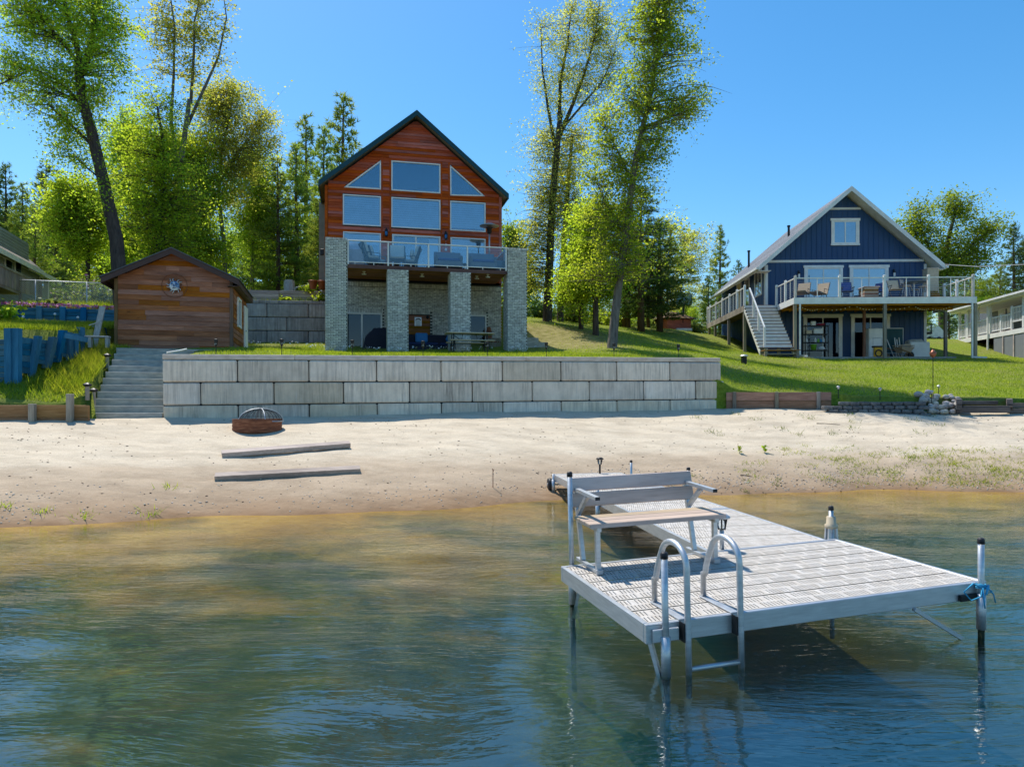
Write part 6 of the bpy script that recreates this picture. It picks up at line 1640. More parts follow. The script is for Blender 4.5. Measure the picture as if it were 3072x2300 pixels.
px_tree('locust_tree', 'feathery pale green tree with thin branches right of the leafy maple', 'tree', sc((490, 610), (482, 520), (470, 420), (478, 330), (500, 260), (510, 190)), [.2, .18, .15, .11, .07, .03],
    sb((480, 220, 60, 50), (540, 250, 50, 55), (450, 300, 70, 60), (540, 340, 60, 50), (480, 400, 70, 60), (430, 230, 40, 50), (590, 320, 25, 40)), 40,
    extra=[(sc((472, 400), (510, 330), (550, 280), (575, 260)), (.1, .07, .04, .015), .3)],
    nclump=420, per=67, size=0.078, leaf='leaf_pale', bark='bark_grey', spread=.75)
px_tree('maple_tree', 'low bushy light green maple left of the oak trunk above the blue walls', 'tree', sc((190, 600), (188, 540), (180, 470), (170, 420)), [.18, .16, .12, .05],
    sb((150, 420, 60, 50), (200, 460, 60, 50), (170, 520, 70, 45), (110, 480, 40, 40)), 37, nclump=320, per=82, size=0.086, leaf='leaf_spring', bark='bark', spread=.65)
px_tree('maple_tree', 'slender light green maple at the right end of the thicket near the pines', 'tree', sc((420, 610), (420, 530), (412, 440), (408, 360)), [.18, .16, .1, .04],
    sb((410, 330, 60, 60), (430, 420, 70, 60), (400, 500, 80, 50), (450, 540, 60, 40), (350, 320, 50, 60)), 38, nclump=380, per=82, size=0.082, leaf='leaf_spring', bark='bark', spread=.8)
px_tree('maple_tree', 'light green maple filling the thicket between the oak trunk and the tall grey tree', 'tree', sc((290, 610), (292, 530), (290, 440), (286, 330)), [.2, .17, .12, .04],
    sb((280, 290, 60, 70), (270, 380, 60, 70), (310, 460, 70, 60), (250, 530, 60, 50), (300, 550, 70, 40)), 41, nclump=400, per=82, size=0.086, leaf='leaf_spring', bark='bark', spread=.8)
px_tree('locust_tree', 'feathery light green tree between the thicket and the pines', 'tree', sc((545, 610), (545, 540), (550, 470), (556, 390)), [.18, .16, .11, .04],
    sb((545, 340, 45, 60), (575, 420, 50, 60), (520, 450, 55, 60), (560, 520, 60, 50), (600, 470, 30, 50)), 43.5, nclump=330, per=63, size=0.086, leaf='leaf_spring', bark='bark_grey', spread=.85)
# right of the brick house
px_tree('birch_tree', 'tall airy tree with many upright dark branches and pale leaves beside the brick house', 'tree', sc((1182, 694), (1186, 600), (1190, 500), (1196, 400), (1204, 310), (1210, 250)), [.4, .37, .33, .3, .26, .2],
    sb((1240, 60, 70, 60), (1200, 110, 50, 60), (1300, 80, 45, 60), (1225, 190, 70, 60), (1290, 170, 60, 60), (1180, 300, 45, 50), (1160, 390, 45, 60), (1150, 480, 45, 60), (1230, 320, 70, 60), (1170, 560, 55, 50), (1230, 440, 60, 60), (1330, 120, 30, 60), (1260, 20, 60, 30), (1145, 450, 40, 70), (1125, 540, 40, 60), (1160, 340, 35, 60), (1190, 480, 60, 60), (1150, 600, 50, 40)), 40,
    extra=[(sc((1206, 300), (1235, 230), (1262, 160), (1285, 80), (1295, 10)), (.2, .16, .12, .07, .03), .4), (sc((1208, 260), (1210, 180), (1225, 100), (1235, 10)), (.18, .14, .09, .03), -.3), (sc((1202, 330), (1185, 240), (1172, 150), (1168, 60)), (.16, .12, .08, .03), .3), (sc((1205, 290), (1248, 240), (1300, 180), (1330, 110)), (.12, .09, .06, .02), -.5)],
    nclump=640, per=48, size=0.070, leaf='leaf_pale', bark='bark', spread=.7, rise=1.0)
px_tree('birch_tree', 'second dark trunk close behind the airy tree beside the brick house', 'tree', sc((1210, 690), (1213, 600), (1222, 480), (1228, 380), (1236, 300)), [.3, .28, .24, .18, .1],
    sb((1240, 330, 40, 60), (1215, 420, 50, 60), (1240, 520, 50, 50), (1200, 620, 50, 35)), 41.5, nclump=150, per=56, size=0.078, leaf='leaf_pale', bark='bark', spread=.7)
px_tree('maple_tree', 'tall bright green maple with a grey leaning trunk, nearest of the row', 'tree', sc((1322, 748), (1328, 690), (1338, 610), (1352, 500), (1362, 410), (1372, 340), (1390, 270), (1412, 190), (1425, 110), (1435, 30), (1440, -60)), [.33, .3, .27, .24, .21, .19, .17, .14, .11, .07, .03],
    sb((1420, 40, 60, 60), (1500, 130, 35, 45), (1515, 200, 30, 30), (1430, 320, 45, 35), (1230, 590, 35, 35), (1470, 60, 45, 50), (1420, 130, 70, 60), (1360, 180, 50, 60), (1380, 60, 50, 60), (1440, 210, 60, 40), (1490, 230, 45, 30), (1450, 270, 50, 30), (1330, 240, 50, 50), (1340, 330, 70, 60), (1300, 370, 55, 55), (1390, 380, 45, 50), (1330, 430, 75, 60), (1370, 490, 65, 55), (1300, 500, 60, 55), (1340, 570, 85, 45), (1280, 600, 45, 30), (1400, 580, 40, 35), (1440, -20, 60, 50)), 30,
    extra=[(sc((1388, 275), (1440, 255), (1490, 235), (1530, 240)), (.08, .06, .035, .012), .3), (sc((1365, 390), (1330, 320), (1300, 270)), (.09, .06, .02), -.4), (sc((1352, 500), (1310, 440), (1290, 390)), (.08, .05, .02), .5)],
    nclump=760, per=48, size=0.072, leaf='leaf_spring', bark='bark_grey', spread=.62, rise=1.)
px_tree('maple_tree', 'small maple with a dark trunk in the row left of the leaning grey trunk', 'tree', sc((1287, 722), (1287, 660), (1290, 560), (1295, 470)), [.24, .22, .15, .06],
    sb((1290, 480, 50, 50), (1280, 560, 60, 50), (1250, 610, 60, 35), (1310, 620, 50, 25)), 35, nclump=300, per=86, size=0.078, leaf='leaf_spring', bark='bark', spread=.6)
px_tree('maple_tree', 'slim maple with a thin dark trunk nearest the pair of tall dark trunks', 'tree', sc((1255, 712), (1256, 640), (1258, 560), (1262, 480)), [.2, .18, .12, .05],
    sb((1262, 500, 45, 50), (1240, 570, 45, 45), (1255, 620, 60, 25), (1215, 640, 40, 25)), 37, nclump=220, per=86, size=0.078, leaf='leaf_spring', bark='bark', spread=.6)
px_tree('bare_tree', 'thin brownish tree with few leaves behind the leaning maple', 'tree', sc((1440, 712), (1442, 640), (1445, 570), (1450, 500)), [.16, .14, .1, .04],
    sb((1455, 500, 35, 40), (1460, 560, 30, 40), (1430, 590, 35, 40)), 52, nclump=110, per=22, size=0.133, leaf='leaf_pale', bark='bark_brown', spread=.8, rise=1.)
# oaks behind the blue house
px_tree('oak_tree', 'broad open oak rising behind the right roof slope of the navy house', 'tree', sc((2035, 700), (2035, 640), (2040, 570), (2052, 500), (2060, 460)), [.42, .4, .34, .24, .12],
    sb((1990, 470, 40, 40), (2060, 445, 40, 30), (2110, 490, 50, 30), (2140, 500, 35, 30), (2020, 530, 55, 40), (2080, 560, 60, 40), (1960, 500, 25, 30), (2130, 560, 40, 30), (2040, 600, 70, 40)), 62,
    extra=[(sc((2038, 600), (2070, 560), (2110, 520), (2150, 500)), (.22, .16, .1, .04), .4), (sc((2036, 620), (2010, 550), (1990, 500), (1985, 460)), (.22, .16, .1, .04), -.4)],
    nclump=420, per=48, size=0.133, leaf='leaf_mid', bark='bark', spread=1.1)
px_tree('spring_tree', 'small light green tree beyond the brick house at its right corner', 'tree', sc((1112, 690), (1112, 620), (1110, 560), (1108, 500)), [.16, .14, .1, .04],
    sb((1105, 520, 30, 30), (1120, 570, 40, 40), (1095, 560, 30, 50), (1150, 620, 40, 30)), 48, nclump=210, per=67, size=0.101, leaf='leaf_mid', bark='bark_brown', spread=.8)

# conifers and forest trees: a few grown once, then copied ----------------
def conifer(t, H, Rm, leaf='needle', base=.12, bark='bark', dens=1., droop=.15, prof=.8):
    tr = MB(); tr.tube([(0, 0, -.4), (.05, 0, H * .4), (0, .05, H * .75), (0, 0, H)], [H * .017, H * .013, H * .007, .015], 8)
    C = []; A = []; z = H * base
    while z < H * .985:
        f = (z / H - base) / (1 - base); L0 = Rm * ((1 - f) ** prof * .95 + .05) * (.55 + .45 * min(1, f * 5))
        for k in range(int(5 * dens) + 1):
            a = rng.uniform(0, 2 * math.pi); L = L0 * rng.uniform(.6, 1.12); zz = z + rng.uniform(-.2, .2)
            d = np.array([math.cos(a), math.sin(a), 0.]); up = rng.uniform(.0, .22) + f * .35 - droop
            e = np.array([0, 0, zz]) + d * L + np.array([0, 0, L * up])
            mid = np.array([0, 0, zz]) * .5 + e * .5 + np.array([0, 0, -.05 * L])
            tr.tube([(0, 0, zz), tuple(mid), tuple(e)], [.012 + .006 * L, .012 + .003 * L, .006], 4, False)
            n = max(3, int(L * 6.5 * dens))
            s = rng.uniform(.25, 1.05, n)[:, None]; p = (1 - s) ** 2 * np.array([0, 0, zz]) + 2 * s * (1 - s) * mid + s ** 2 * e
            side = np.cross(d, [0, 0, 1]); p = p + side * rng.normal(size=(n, 1)) * L * .13 + rng.normal(size=(n, 3)) * .07
            C.append(p); A.append(np.repeat((d * .5 + np.array([0, 0, .5]))[None], n, 0))
        z += rng.uniform(.34, .6) / dens
    tr.build('trunk', M[bark], t, True)
    C = np.concatenate(C); A = np.concatenate(A); k = 7; n = len(C)
    a = np.repeat(A, k, 0) + rng.normal(size=(n * k, 3)) * .75; a /= np.linalg.norm(a, axis=1)[:, None]
    b = np.cross(a, rng.normal(size=(n * k, 3))); b /= np.linalg.norm(b, axis=1)[:, None]
    P = np.repeat(C, k, 0); l = rng.uniform(.22, .48, (n * k, 1)); w_ = .035
    V = np.stack([P - b * w_, P + b * w_, P + a * l], 1).reshape(-1, 3)
    link('crown', npmesh('crown', V, np.arange(len(V)).reshape(-1, 3), M[leaf]), t)
PR = {}
for nm, H, Rm, lf, base, prof, dr in (('a', 17, 3.6, 'needle', .14, .75, .1), ('b', 15, 3.0, 'needle_lt', .06, .7, .05), ('c', 19, 3.4, 'needle', .3, .6, .12), ('d', 12, 3.2, 'needle_lt', .05, .8, .08)):
    t = thing('pine_tree', 'pine', 'tree'); conifer(t, H, Rm, M and lf, base, 'bark_brown', 1., dr, prof); PR[nm] = (t, H)
def forest_tree(H, leaf, n=260):
    t = thing('forest_tree', 'tree', 'tree')
    st_ = ([Vector((0, 0, -.3)), Vector((.1, 0, H * .3)), Vector((-.1, .1, H * .6)), Vector((.1, 0, H * .92))], [.2, .17, .12, .03])
    bl = [((rng.uniform(-.22, .22) * H, rng.uniform(-.18, .18) * H, H * z), (H * .2, H * .2, H * .15)) for z in (.22, .35, .45, .55, .65, .72, .82, .9)]
    broadleaf(t, [st_], bl, n, 56, .12, leaf, 'bark', spread=.8); return t
FT = {'m': (forest_tree(12, 'leaf_mid'), 12), 's': (forest_tree(11, 'leaf_spring'), 11), 'p': (forest_tree(13, 'leaf_pale', 200), 13)}
used_proto = set()
def place(kind, px, top, Y, label, group, fat=1.):
    """a copy whose stem stands at column px and whose tip reaches photo row top"""
    src, H = (PR.get(kind) or FT.get(kind)); p = at(px * D, top * D, Y); g = ground(p.x, p.y); s = max(.15, (p.z - g) / H)
    loc = (p.x, p.y, g - .1)
    if kind not in used_proto:
        used_proto.add(kind); KIDS[src.name] = [(c, []) for c in kids(src)]
        src.location = loc; src.scale = (s, s, s); src.rotation_euler = (0, 0, random.uniform(0, 6.28)); src['label'] = label
        if group: src['group'] = group
        return src
    return dup(src, loc, random.uniform(0, 6.28), label, group, (s * fat * random.uniform(.9, 1.1),) * 2 + (s,))
G1, G2 = 'pines and trees behind the left lot', 'trees on the hill behind the houses'
named = [
 ('a', 12, 352, 52, 'dark pine at the far left edge above the grey house roof'), ('c', 100, 345, 58, 'dark pine with a thin spire just left of the leaning oak trunk'), ('b', 48, 395, 50, 'soft light green pine between the two dark pines at the left'),
 ('d', 75, 440, 44, 'low light green pine behind the grey house deck'), ('c', 120, 420, 49, 'dark trunked pine right of the grey house eave'), ('b', 145, 470, 56, 'soft pine behind the low bushy maple'),
 ('b', 742, 206, 50, 'tallest pine, its top left of the cedar gable'), ('b', 700, 275, 47, 'light green pine touching the left roof edge of the brick house'), ('b', 640, 310, 44, 'broad light green pine behind the concrete block wall'), ('b', 660, 250, 58, 'slim pine behind the light green pines'),
 ('d', 600, 330, 42, 'light green pine right of the feathery tree'), ('d', 575, 400, 47, 'thin pine at the right end of the thicket'), ('a', 540, 430, 52, 'dark pine in the gap right of the thicket'), ('d', 690, 420, 40, 'young pine close to the left wall of the brick house'),
 ('a', 1358, 440, 44, 'dark dense pine behind the leaning grey maple'), ('a', 1400, 470, 47, 'dark pine right of the leaning grey maple'), ('b', 1555, 488, 66, 'shapely pine left of the navy house roof'), ('a', 1595, 560, 70, 'dark pine close to the navy house roof edge'), ('d', 1530, 590, 62, 'low pine behind the basketball hoop'),
 ('a', 2190, 480, 52, 'pine at the right edge above the porch roof'), ('d', 2160, 560, 47, 'low pine right of the navy house eave'), ('c', 2215, 500, 56, 'dark pine cut by the right edge'), ('a', 2095, 540, 72, 'dark pine below the broad oak at the right'), ('a', 2050, 600, 60, 'dark pine right behind the navy house'), ('d', 2000, 620, 56, 'low pine between the navy house and the porch house'),
 ('m', 1100, 560, 60, 'green tree close to the right wall of the brick house'), ('s', 1135, 600, 52, 'small light tree right of the tall brick column'), ('m', 1480, 640, 60, 'round green tree behind the roofed kiosk'), ('s', 1500, 660, 56, 'small green tree right of the roofed kiosk'), ('m', 1250, 560, 62, 'green tree far behind the maple row'),
 ('m', 1380, 620, 64, 'green tree far behind the dark pine'), ('p', 1470, 490, 64, 'thin tree with bronze leaves left of the shapely pine'), ('s', 1620, 640, 72, 'light green tree half behind the navy house'),
 ('m', 2140, 590, 66, 'green tree behind the porch roof'), ('s', 2120, 640, 62, 'light green tree above the white camper'), ('m', 20, 440, 62, 'green tree behind the grey house'),
]
for (k, x, tp, Y, l) in named: place(k, x, tp, Y, l, G1 if x < 760 else G2)
for (k, x, tp, Y, f, l) in (('a', 1385, 400, 42, 1.6, 'broad dense dark pine right behind the leaning grey maple trunk'), ('a', 1425, 470, 44, 1.7, 'broad dark pine right of the leaning grey maple crown'), ('c', 1350, 430, 45, 1.5, 'dark pine behind the dark trunk right of the leaning maple')): place(k, x, tp, Y, l, G2, f)
ks = 'abcdmsp'
fill = []
for x in list(range(-60, 720, 46)): fill.append((x, random.uniform(430, 520), random.uniform(64, 80)))
for x in list(range(1090, 1700, 40)): fill.append((x, random.uniform(590, 650), random.uniform(70, 84)))
for x in list(range(2000, 2300, 50)): fill.append((x, random.uniform(600, 650), random.uniform(74, 90)))
KN = {'a': 'dark pine', 'c': 'slim dark pine', 'b': 'light pine', 'd': 'low light pine', 'm': 'green tree', 's': 'light green tree', 'p': 'pale thin tree'}
nL = sum(1 for f in fill if f[0] < 720); ONES = 'first second third fourth fifth sixth seventh eighth ninth tenth eleventh twelfth thirteenth fourteenth fifteenth sixteenth seventeenth eighteenth nineteenth twentieth'.split()
ONES += ['twenty-' + o for o in ONES[:9]]
for i_, (x, tp, Y) in enumerate(fill):
    k = random.choice('acbmms' if x < 720 else 'mmsadp')
    place(k, x, tp, Y, '%s in the far wood behind %s, %s from the left' % (KN[k], 'the left lot' if x < 720 else 'the houses', ONES[i_ if x < 720 else i_ - nL]), 'far wood on the left' if x < 720 else 'far wood on the right')
# understorey -----------------------------------------------------------
def bush(name, label, cat, p, r, n, leaf='shrub', size=.1, group=None, sq=1., petals=None):
    t = thing(name, label, cat, p, 0, group); tr = MB(); P = []
    for k in range(max(6, n // 60)):
        d = rng.normal(size=3); d[2] = abs(d[2]) + .35; d /= np.linalg.norm(d); d[2] *= sq; e = d * r * rng.uniform(.5, 1)
        tr.tube([(0, 0, -.1), tuple(e * .5 + rng.normal(size=3) * r * .05), tuple(e)], [.02, .012, .005], 4, False)
        s = rng.uniform(.3, 1.05, (60, 1)); P.append(e * s + rng.normal(size=(60, 3)) * r * .16)
    tr.build('stems', M['bark_brown'], t); leaves(np.concatenate(P), size, M[leaf], 'foliage', t)
    if petals: leaves(np.concatenate(P)[::9] + [0, 0, .05], size * .9, M[petals], 'flowers', t)['kind'] = 'stuff'
    return t
def lb(px, py, Y): p = at(px, py, Y); return Vector((p.x, p.y, ground(p.x, p.y) - .05))
for (x, Y, r, l, pt) in ((1240, 43, 1.6, 'green bush on the hill behind the maple row', None), (1330, 46, 1.5, 'green bush behind the leaning maple trunk', None), (1400, 50, 1.5, 'bronze tinted bush left of the kiosk', None), (1290, 47, 1.3, 'light bush between two maple trunks', None), (1500, 52, 1.4, 'bush right of the basketball hoop', None), (1160, 46, 1.6, 'bush right of the tall brick column', None), (1205, 48, 1.5, 'bush behind the pair of tall dark trunks', None), (1355, 52, 1.6, 'bush behind the dark pine trunk', None), (1450, 56, 1.8, 'bush behind the kiosk', None), (1120, 50, 1.6, 'bush close to the right wall of the brick house', None)):
    bush('bush', l, 'bush', lb(x * D, 960, Y), r, 900, 'leaf_mid' if x % 20 else 'shrub', .16, 'bushes on the hill', 1.0, pt)
bush('flowering_shrub', 'tall shrub with pale and pink blossom behind the chain-link fence', 'shrub', lb(255, 880, 32), 1.5, 1500, 'shrub', .09, None, 1.1, 'pinkfl')
bush('flowering_shrub', 'pale green shrub behind the chain-link fence next to the shed roof', 'shrub', lb(305, 890, 31.5), 1.2, 1200, 'shrub', .09, None, 1.0, 'whitefl')
for (x, l) in ((135, 'pale green leafy perennial above the blue wall, the bigger of two'), (168, 'pale green leafy perennial right of the bigger one above the blue wall')): bush('perennial', l, 'plant', lb(x, 900, 27.6), .55 if x < 150 else .42, 420, 'shrub', .12, 'perennials by the fence', .8)
bush('weed_bush', 'bright green leafy weed at the left edge below the upper blue wall', 'plant', lb(15, 960, 25), .75, 700, 'leaf_spring', .14)
bush('yellow_shrub', 'small round yellow green shrub at the left corner of the brick house', 'shrub', Vector((*HF.w(-.95, WV + 3.2)[:2], 5.6 + CZ)), .5, 600, 'tallgrass', .06)
bush('weed_plant', 'white flowering weed in front of the grey timber tier', 'plant', Vector((-9.0, 33.2, 4.9 + CZ)), .5, 300, 'leaf_spring', .09, None, 1.2, 'whitefl')
bush('weed_plant', 'light green weed on the concrete block wall near the shed', 'plant', Vector((-10.6, 33.0, 4.9 + CZ)), .35, 220, 'leaf_spring', .09)
# ---------------------------------------------------------------- rear concrete wall, timber tier, steps beside the brick house
q2 = lambda a, b: (740 + a * .27311, 800 + b * .27311)
CWF = Fr(-12.6, 32.3, 2.7 + CZ, R(6)); cw = CWF.thing('rear_block_wall', 'stained concrete block wall between the shed and the brick house', 'retaining wall')
zt_ = CWF.p(*q2(400, 405))[1]; capt = CWF.p(*q2(400, 370))[1]; u1_ = CWF.p(976, 900)[0]
for r_ in range(5):
    off = CWF.p(*q2(220, 500))[0] if r_ % 2 == 0 else CWF.p(*q2(440, 600))[0]
    e = [off + 1.86 * k for k in range(-4, 6)]; e = [max(-.6, min(x, u1_ + .3)) for x in e]
    for a, b in zip(e, e[1:]):
        if b - a > .05: blk('block', a, b, zt_ - (r_ + 1) * .625, zt_ - r_ * .625, M['oldblock'], cw, .6)
for a in (-.6, 1.9, 4.4): MB().box(a, min(a + 2.49, u1_ + .3), .02, .6, zt_ + .003, capt, .012).build('coping', M['oldblock'], cw)
MB().box(-.55, u1_ + .25, .06, .5, -1, zt_ - .01).build('backing', M['joint'], cw)
TF = Fr(-12.9, 33.7, 4.9 + CZ, R(6)); tw = TF.thing('timber_tier', 'low wall of grey weathered timbers above the rear concrete blocks', 'retaining wall')
tt = TF.p(*q2(400, 262))[1]; ju = [-1, TF.p(*q2(355, 300))[0], TF.p(*q2(735, 300))[0], TF.p(985, 900)[0] + .4]
for r_ in range(5):
    for a, b in zip(ju, ju[1:]): MB().box(a + .01, b - .01, random.uniform(-.015, .015), .15, tt - (r_ + 1) * .165 + .008, tt - r_ * .165, .01).build('timber', M['greyboard'], tw)
p = TF.w(TF.p(*q2(420, 200))[0], .9); 
t = thing('stump', 'grey splintered tree stump standing on the hill above the timber tier', 'stump', (p.x, p.y, ground(p.x, p.y) - .1)); MB().tube([(0, 0, 0), (.03, 0, .5), (.0, .05, .95)], [.34, .27, .25], 9).build('trunk', M['bone'], t); MB().tube([(.1, 0, .3), (.4, -.1, .6), (.9, 0, .75)], [.06, .04, .015], 5).build('branch', M['bone'], t)
for k, (u, l) in enumerate(((-.75, 'small clay pot by the left corner of the brick house'), (-.35, 'clay pot nearest the brick house wall'))):
    p = HF.w(u, WV + 2.2); t = thing('flower_pot', l, 'pot', (p.x, p.y, 5.55 + CZ), 0, 'clay pots'); MB().lathe([(.14, 0), (.2, .32), (.22, .33), (.22, .38), (.17, .36)], 12).build('body', M['copper'], t, True)
GS = Fr(.85, 31.2, 2.38 + CZ, HF.a); gs = GS.thing('side_steps', 'grey steps climbing the slope to the right of the brick columns', 'steps')
for k in range(5): MB().box(-.4, 1.9 - k * .38, .1 + .02 * k, 1.5, -.3 + .19 * k, -.11 + .19 * (k + 1) - .09, .01).build('step', M['step'], gs)

# ---------------------------------------------------------------- balcony and patio furniture
def hb_(px, v, name, label, cat, rz=0, group=None): return thing(name, label, cat, HF.w(HF.p(px, 800, v)[0], v, zfl), HF.a + rz, group)
t = hb_(1063, 1.2, 'covered_grill', 'grill under a pale fabric cover at the left end of the balcony', 'grill')
MB().add([(-.42, -.3, 0), (.42, -.3, 0), (.42, .3, 0), (-.42, .3, 0), (-.38, -.28, .75), (.4, -.28, .75), (.4, .28, .75), (-.38, .28, .75), (-.36, -.12, 1.08), (.1, -.12, 1.1), (.1, .14, 1.1), (-.36, .14, 1.08), (.3, -.14, .95), (.3, .16, .95)],
         [(0, 1, 5, 4), (1, 2, 6, 5), (2, 3, 7, 6), (3, 0, 4, 7), (4, 5, 12, 9), (4, 9, 8), (6, 7, 11, 10), (6, 10, 13), (5, 6, 13, 12), (9, 12, 13, 10), (8, 9, 10, 11), (7, 4, 8, 11)]).build('cover', pm('pale_cover', lin((196, 196, 202)), 12, rough=.8, bump=.3), t)
MB().box(-.4, .4, -.28, .28, .02, .1).build('base', M['black'], t)
def armchair(t, lat=False):
    f = MB()
    for x in (-.32, .32):
        f.tube([(x, .3, 0), (x, .3, .58), (x, -.22, .6), (x, -.3, 0)], .022, 6); f.tube([(x, -.2, .36), (x, -.42, 1.02)], .022, 6)
    f.box(-.32, .32, -.28, .3, .32, .36); f.tube([(-.32, -.42, 1.02), (.32, -.42, 1.02)], .022, 6)
    for k in (-.16, 0, .16): f.bar((k, -.25, .38), (k, -.44, 1.0), .035, .02)
    f.bar((-.3, -.25, .4), (.3, -.44, 1.0), .045, .02); f.bar((.3, -.25, .4), (-.3, -.44, 1.0), .045, .02)
    f.build('frame', pm('slate_metal', lin((58, 84, 98)), 6, rough=.5), t)
    MB().box(-.29, .29, -.24, .3, .365, .47, .04).build('seat_cushion', M['cush'], t)
    MB().slab([(-.29, -.2, .46), (.29, -.2, .46), (.29, -.38, 1.0), (-.29, -.38, 1.0)], (0, .1, .03)).build('back_cushion', M['cush'], t)
A0 = hb_(1112, .9, 'armchair', 'cushioned armchair seen from the side right of the covered grill', 'armchair', R(-75), 'cushioned balcony armchairs'); armchair(A0)
for px, v, rz, l in ((1131, 1.6, -80, 'cushioned armchair just behind the first one from the grill'), (1192, .75, 178, 'cushioned armchair with a crossed lattice back turned to the lake'), (1232, 1.3, 80, 'cushioned armchair with striped pillow facing left by the sliding door')):
    dup(A0, HF.w(HF.p(px, 800, v)[0], v, zfl), HF.a + R(rz), l)
p = HF.w(HF.p(1229, 800, 1.3)[0], 1.25, zfl + .5); t = thing('pillow', 'pale striped pillow on the armchair by the sliding door', 'pillow', p, HF.a + R(80)); MB().ball((0, -.1, .2), .24, 10, (1, .4, 1)).build('body', M['cush'], t, True)
def wick(t, w):
    MB().box(-w / 2, w / 2, -.36, .36, .08, .34, .03).build('base', M['wicker'], t); MB().slab([(-w / 2, -.36, .3), (w / 2, -.36, .3), (w / 2, -.42, .84), (-w / 2, -.42, .84)], (0, .1, 0)).build('backrest', M['wicker'], t)
    for x in (-w / 2, w / 2 - .1): MB().box(x, x + .1, -.36, .34, .342, .6, .03).build('arm', M['wicker'], t)
    MB().box(-w / 2 + .11, w / 2 - .11, -.26, .34, .345, .46, .04).build('seat_cushion', M['bluefab'], t)
W0 = hb_(1345, .75, 'wicker_loveseat', 'grey wicker seat with its back to the railing left of the third railing post', 'wicker seat', R(180), 'grey wicker seats'); wick(W0, 1.15)
dup(W0, HF.w(HF.p(1447, 800, .7)[0], .7, zfl), HF.a + R(180), 'grey wicker seat with its back to the railing right of the third railing post')
W2 = hb_(1500, 1.5, 'wicker_chair', 'grey wicker chair in the right corner of the balcony', 'wicker seat', R(95)); wick(W2, .8)
t = hb_(1395, 1.5, 'low_table', 'low dark glass table between the grey wicker seats', 'table'); MB().box(-.5, .5, -.3, .3, .4, .44, .01).build('table_top', M['black'], t)
for x in (-.45, .42):
    for y in (-.26, .23): MB().box(x, x + .03, y, y + .03, 0, .4).build('leg', M['steel'], t)
def heater(t):
    MB().lathe([(.24, 0), (.24, .7), (.22, .78), (.06, .8)], 14).build('tank_housing', M['steel'], t, True); MB().tube([(0, 0, .8), (0, 0, 1.78)], .035, 10).build('pole', M['steel'], t, True)
    MB().lathe([(.05, 1.78), (.1, 1.84), (.11, 2.02), (.16, 2.06)], 12).build('burner', M['black'], t, True); MB().lathe([(.42, 2.12), (.43, 2.13), (.2, 2.22), (.0, 2.26)], 18).build('reflector', M['steel'], t, True)
t = hb_(1468, 1.3, 'patio_heater', 'tall steel patio heater with a round hood at the right end of the balcony', 'patio heater'); heater(t)
u, z = zw(1298, 1290, WV - .3); t = thing('hanging_ornament', 'small white ornament hanging below the right wall lantern', 'ornament', HF.w(u, WV - .14, z)); MB().tube([(0, 0, .3), (0, 0, -.1)], .006, 4).build('cord', M['bone'], t)
MB().lathe([(.01, .12), (.05, .06), (.05, .02), (.01, 0)], 8).build('bell', M['blind'], t); MB().lathe([(.01, -.08), (.045, -.12), (.05, -.2), (.01, -.22)], 8).build('lower_bell', M['blind'], t)
def pat(px, v, name, label, cat, rz=0, group=None): p = HF.w(HF.p(px, 1040, v)[0], v, -.028); return thing(name, label, cat, p, HF.a + rz, group)
t = pat(1136, 1.7, 'covered_smoker', 'grill under a black cover in front of the lower sliding door', 'grill')
MB().add([(-.75, -.3, 0), (.55, -.3, 0), (.55, .3, 0), (-.75, .3, 0), (-.55, -.27, .8), (.45, -.27, .85), (.45, .27, .85), (-.55, .27, .8), (-.2, -.16, 1.15), (.3, -.16, 1.18), (.3, .16, 1.18), (-.2, .16, 1.15)],
         [(0, 1, 5, 4), (1, 2, 6, 5), (2, 3, 7, 6), (3, 0, 4, 7), (4, 5, 9, 8), (5, 6, 10, 9), (6, 7, 11, 10), (7, 4, 8, 11), (8, 9, 10, 11)]).build('cover', M['darkfab'], t); MB().box(-.6, .4, -.28, .28, .02, .2).build('base', M['black'], t)
so_ = pat(1290, 1.5, 'outdoor_sofa', 'dark woven sofa between the two middle brick columns', 'sofa')
MB().box(-1.25, 1.25, -.4, .45, .05, .42, .04).build('base', M['darkfab'], so_); MB().box(-1.25, 1.25, .3, .5, .421, .95, .05).build('backrest', M['darkfab'], so_)
for x in (-1.25, 1.07): MB().box(x, x + .18, -.38, .29, .421, .66, .04).build('arm', M['darkfab'], so_)
for x in (-1.06, -.34, .38): MB().box(x, x + .68, -.38, .28, .422, .55, .05).build('seat_cushion', pm('navy_cushion', lin((36, 52, 92)), 20, rough=.9), so_)
for x, l, r_ in ((-.35, 'square sky blue pillow leaning on the left half of the dark sofa', 0), (.95, 'sky blue pillow at the right arm of the dark sofa', 25), (-1.7, 'sky blue pillow beside the black covered grill', -10)):
    p = HF.w(HF.p(1290, 1040, 1.5)[0] + x, 1.7, .62 if x > -1 else .7); t = thing('pillow', l, 'pillow', p, HF.a, 'sky blue pillows'); MB().box(-.27, .27, -.06, .06, -.06, .36, .05, Matrix.Rotation(R(r_), 4, 'Y')).build('body', M['bcush'], t)
t = pat(1406, .05, 'picnic_table', 'folding picnic table with a pale top and two benches in front of a brick column', 'picnic table')
p = HF.w(HF.p(1405, 1040, -.6)[0], -.9, 0); t.location = (p.x, p.y, ground(p.x, p.y))
bt = (HF.p(1400, 1040, -.9)); TL = 1.95
MB().box(-TL / 2, TL / 2, -.38, .38, .76, .81, .02).build('table_top', M['beige'], t)
for y in (-.72, .5): MB().box(-TL / 2 + .1, TL / 2 - .05, y, y + .24, .44, .48, .015).build('bench_seat', M['beige'], t)
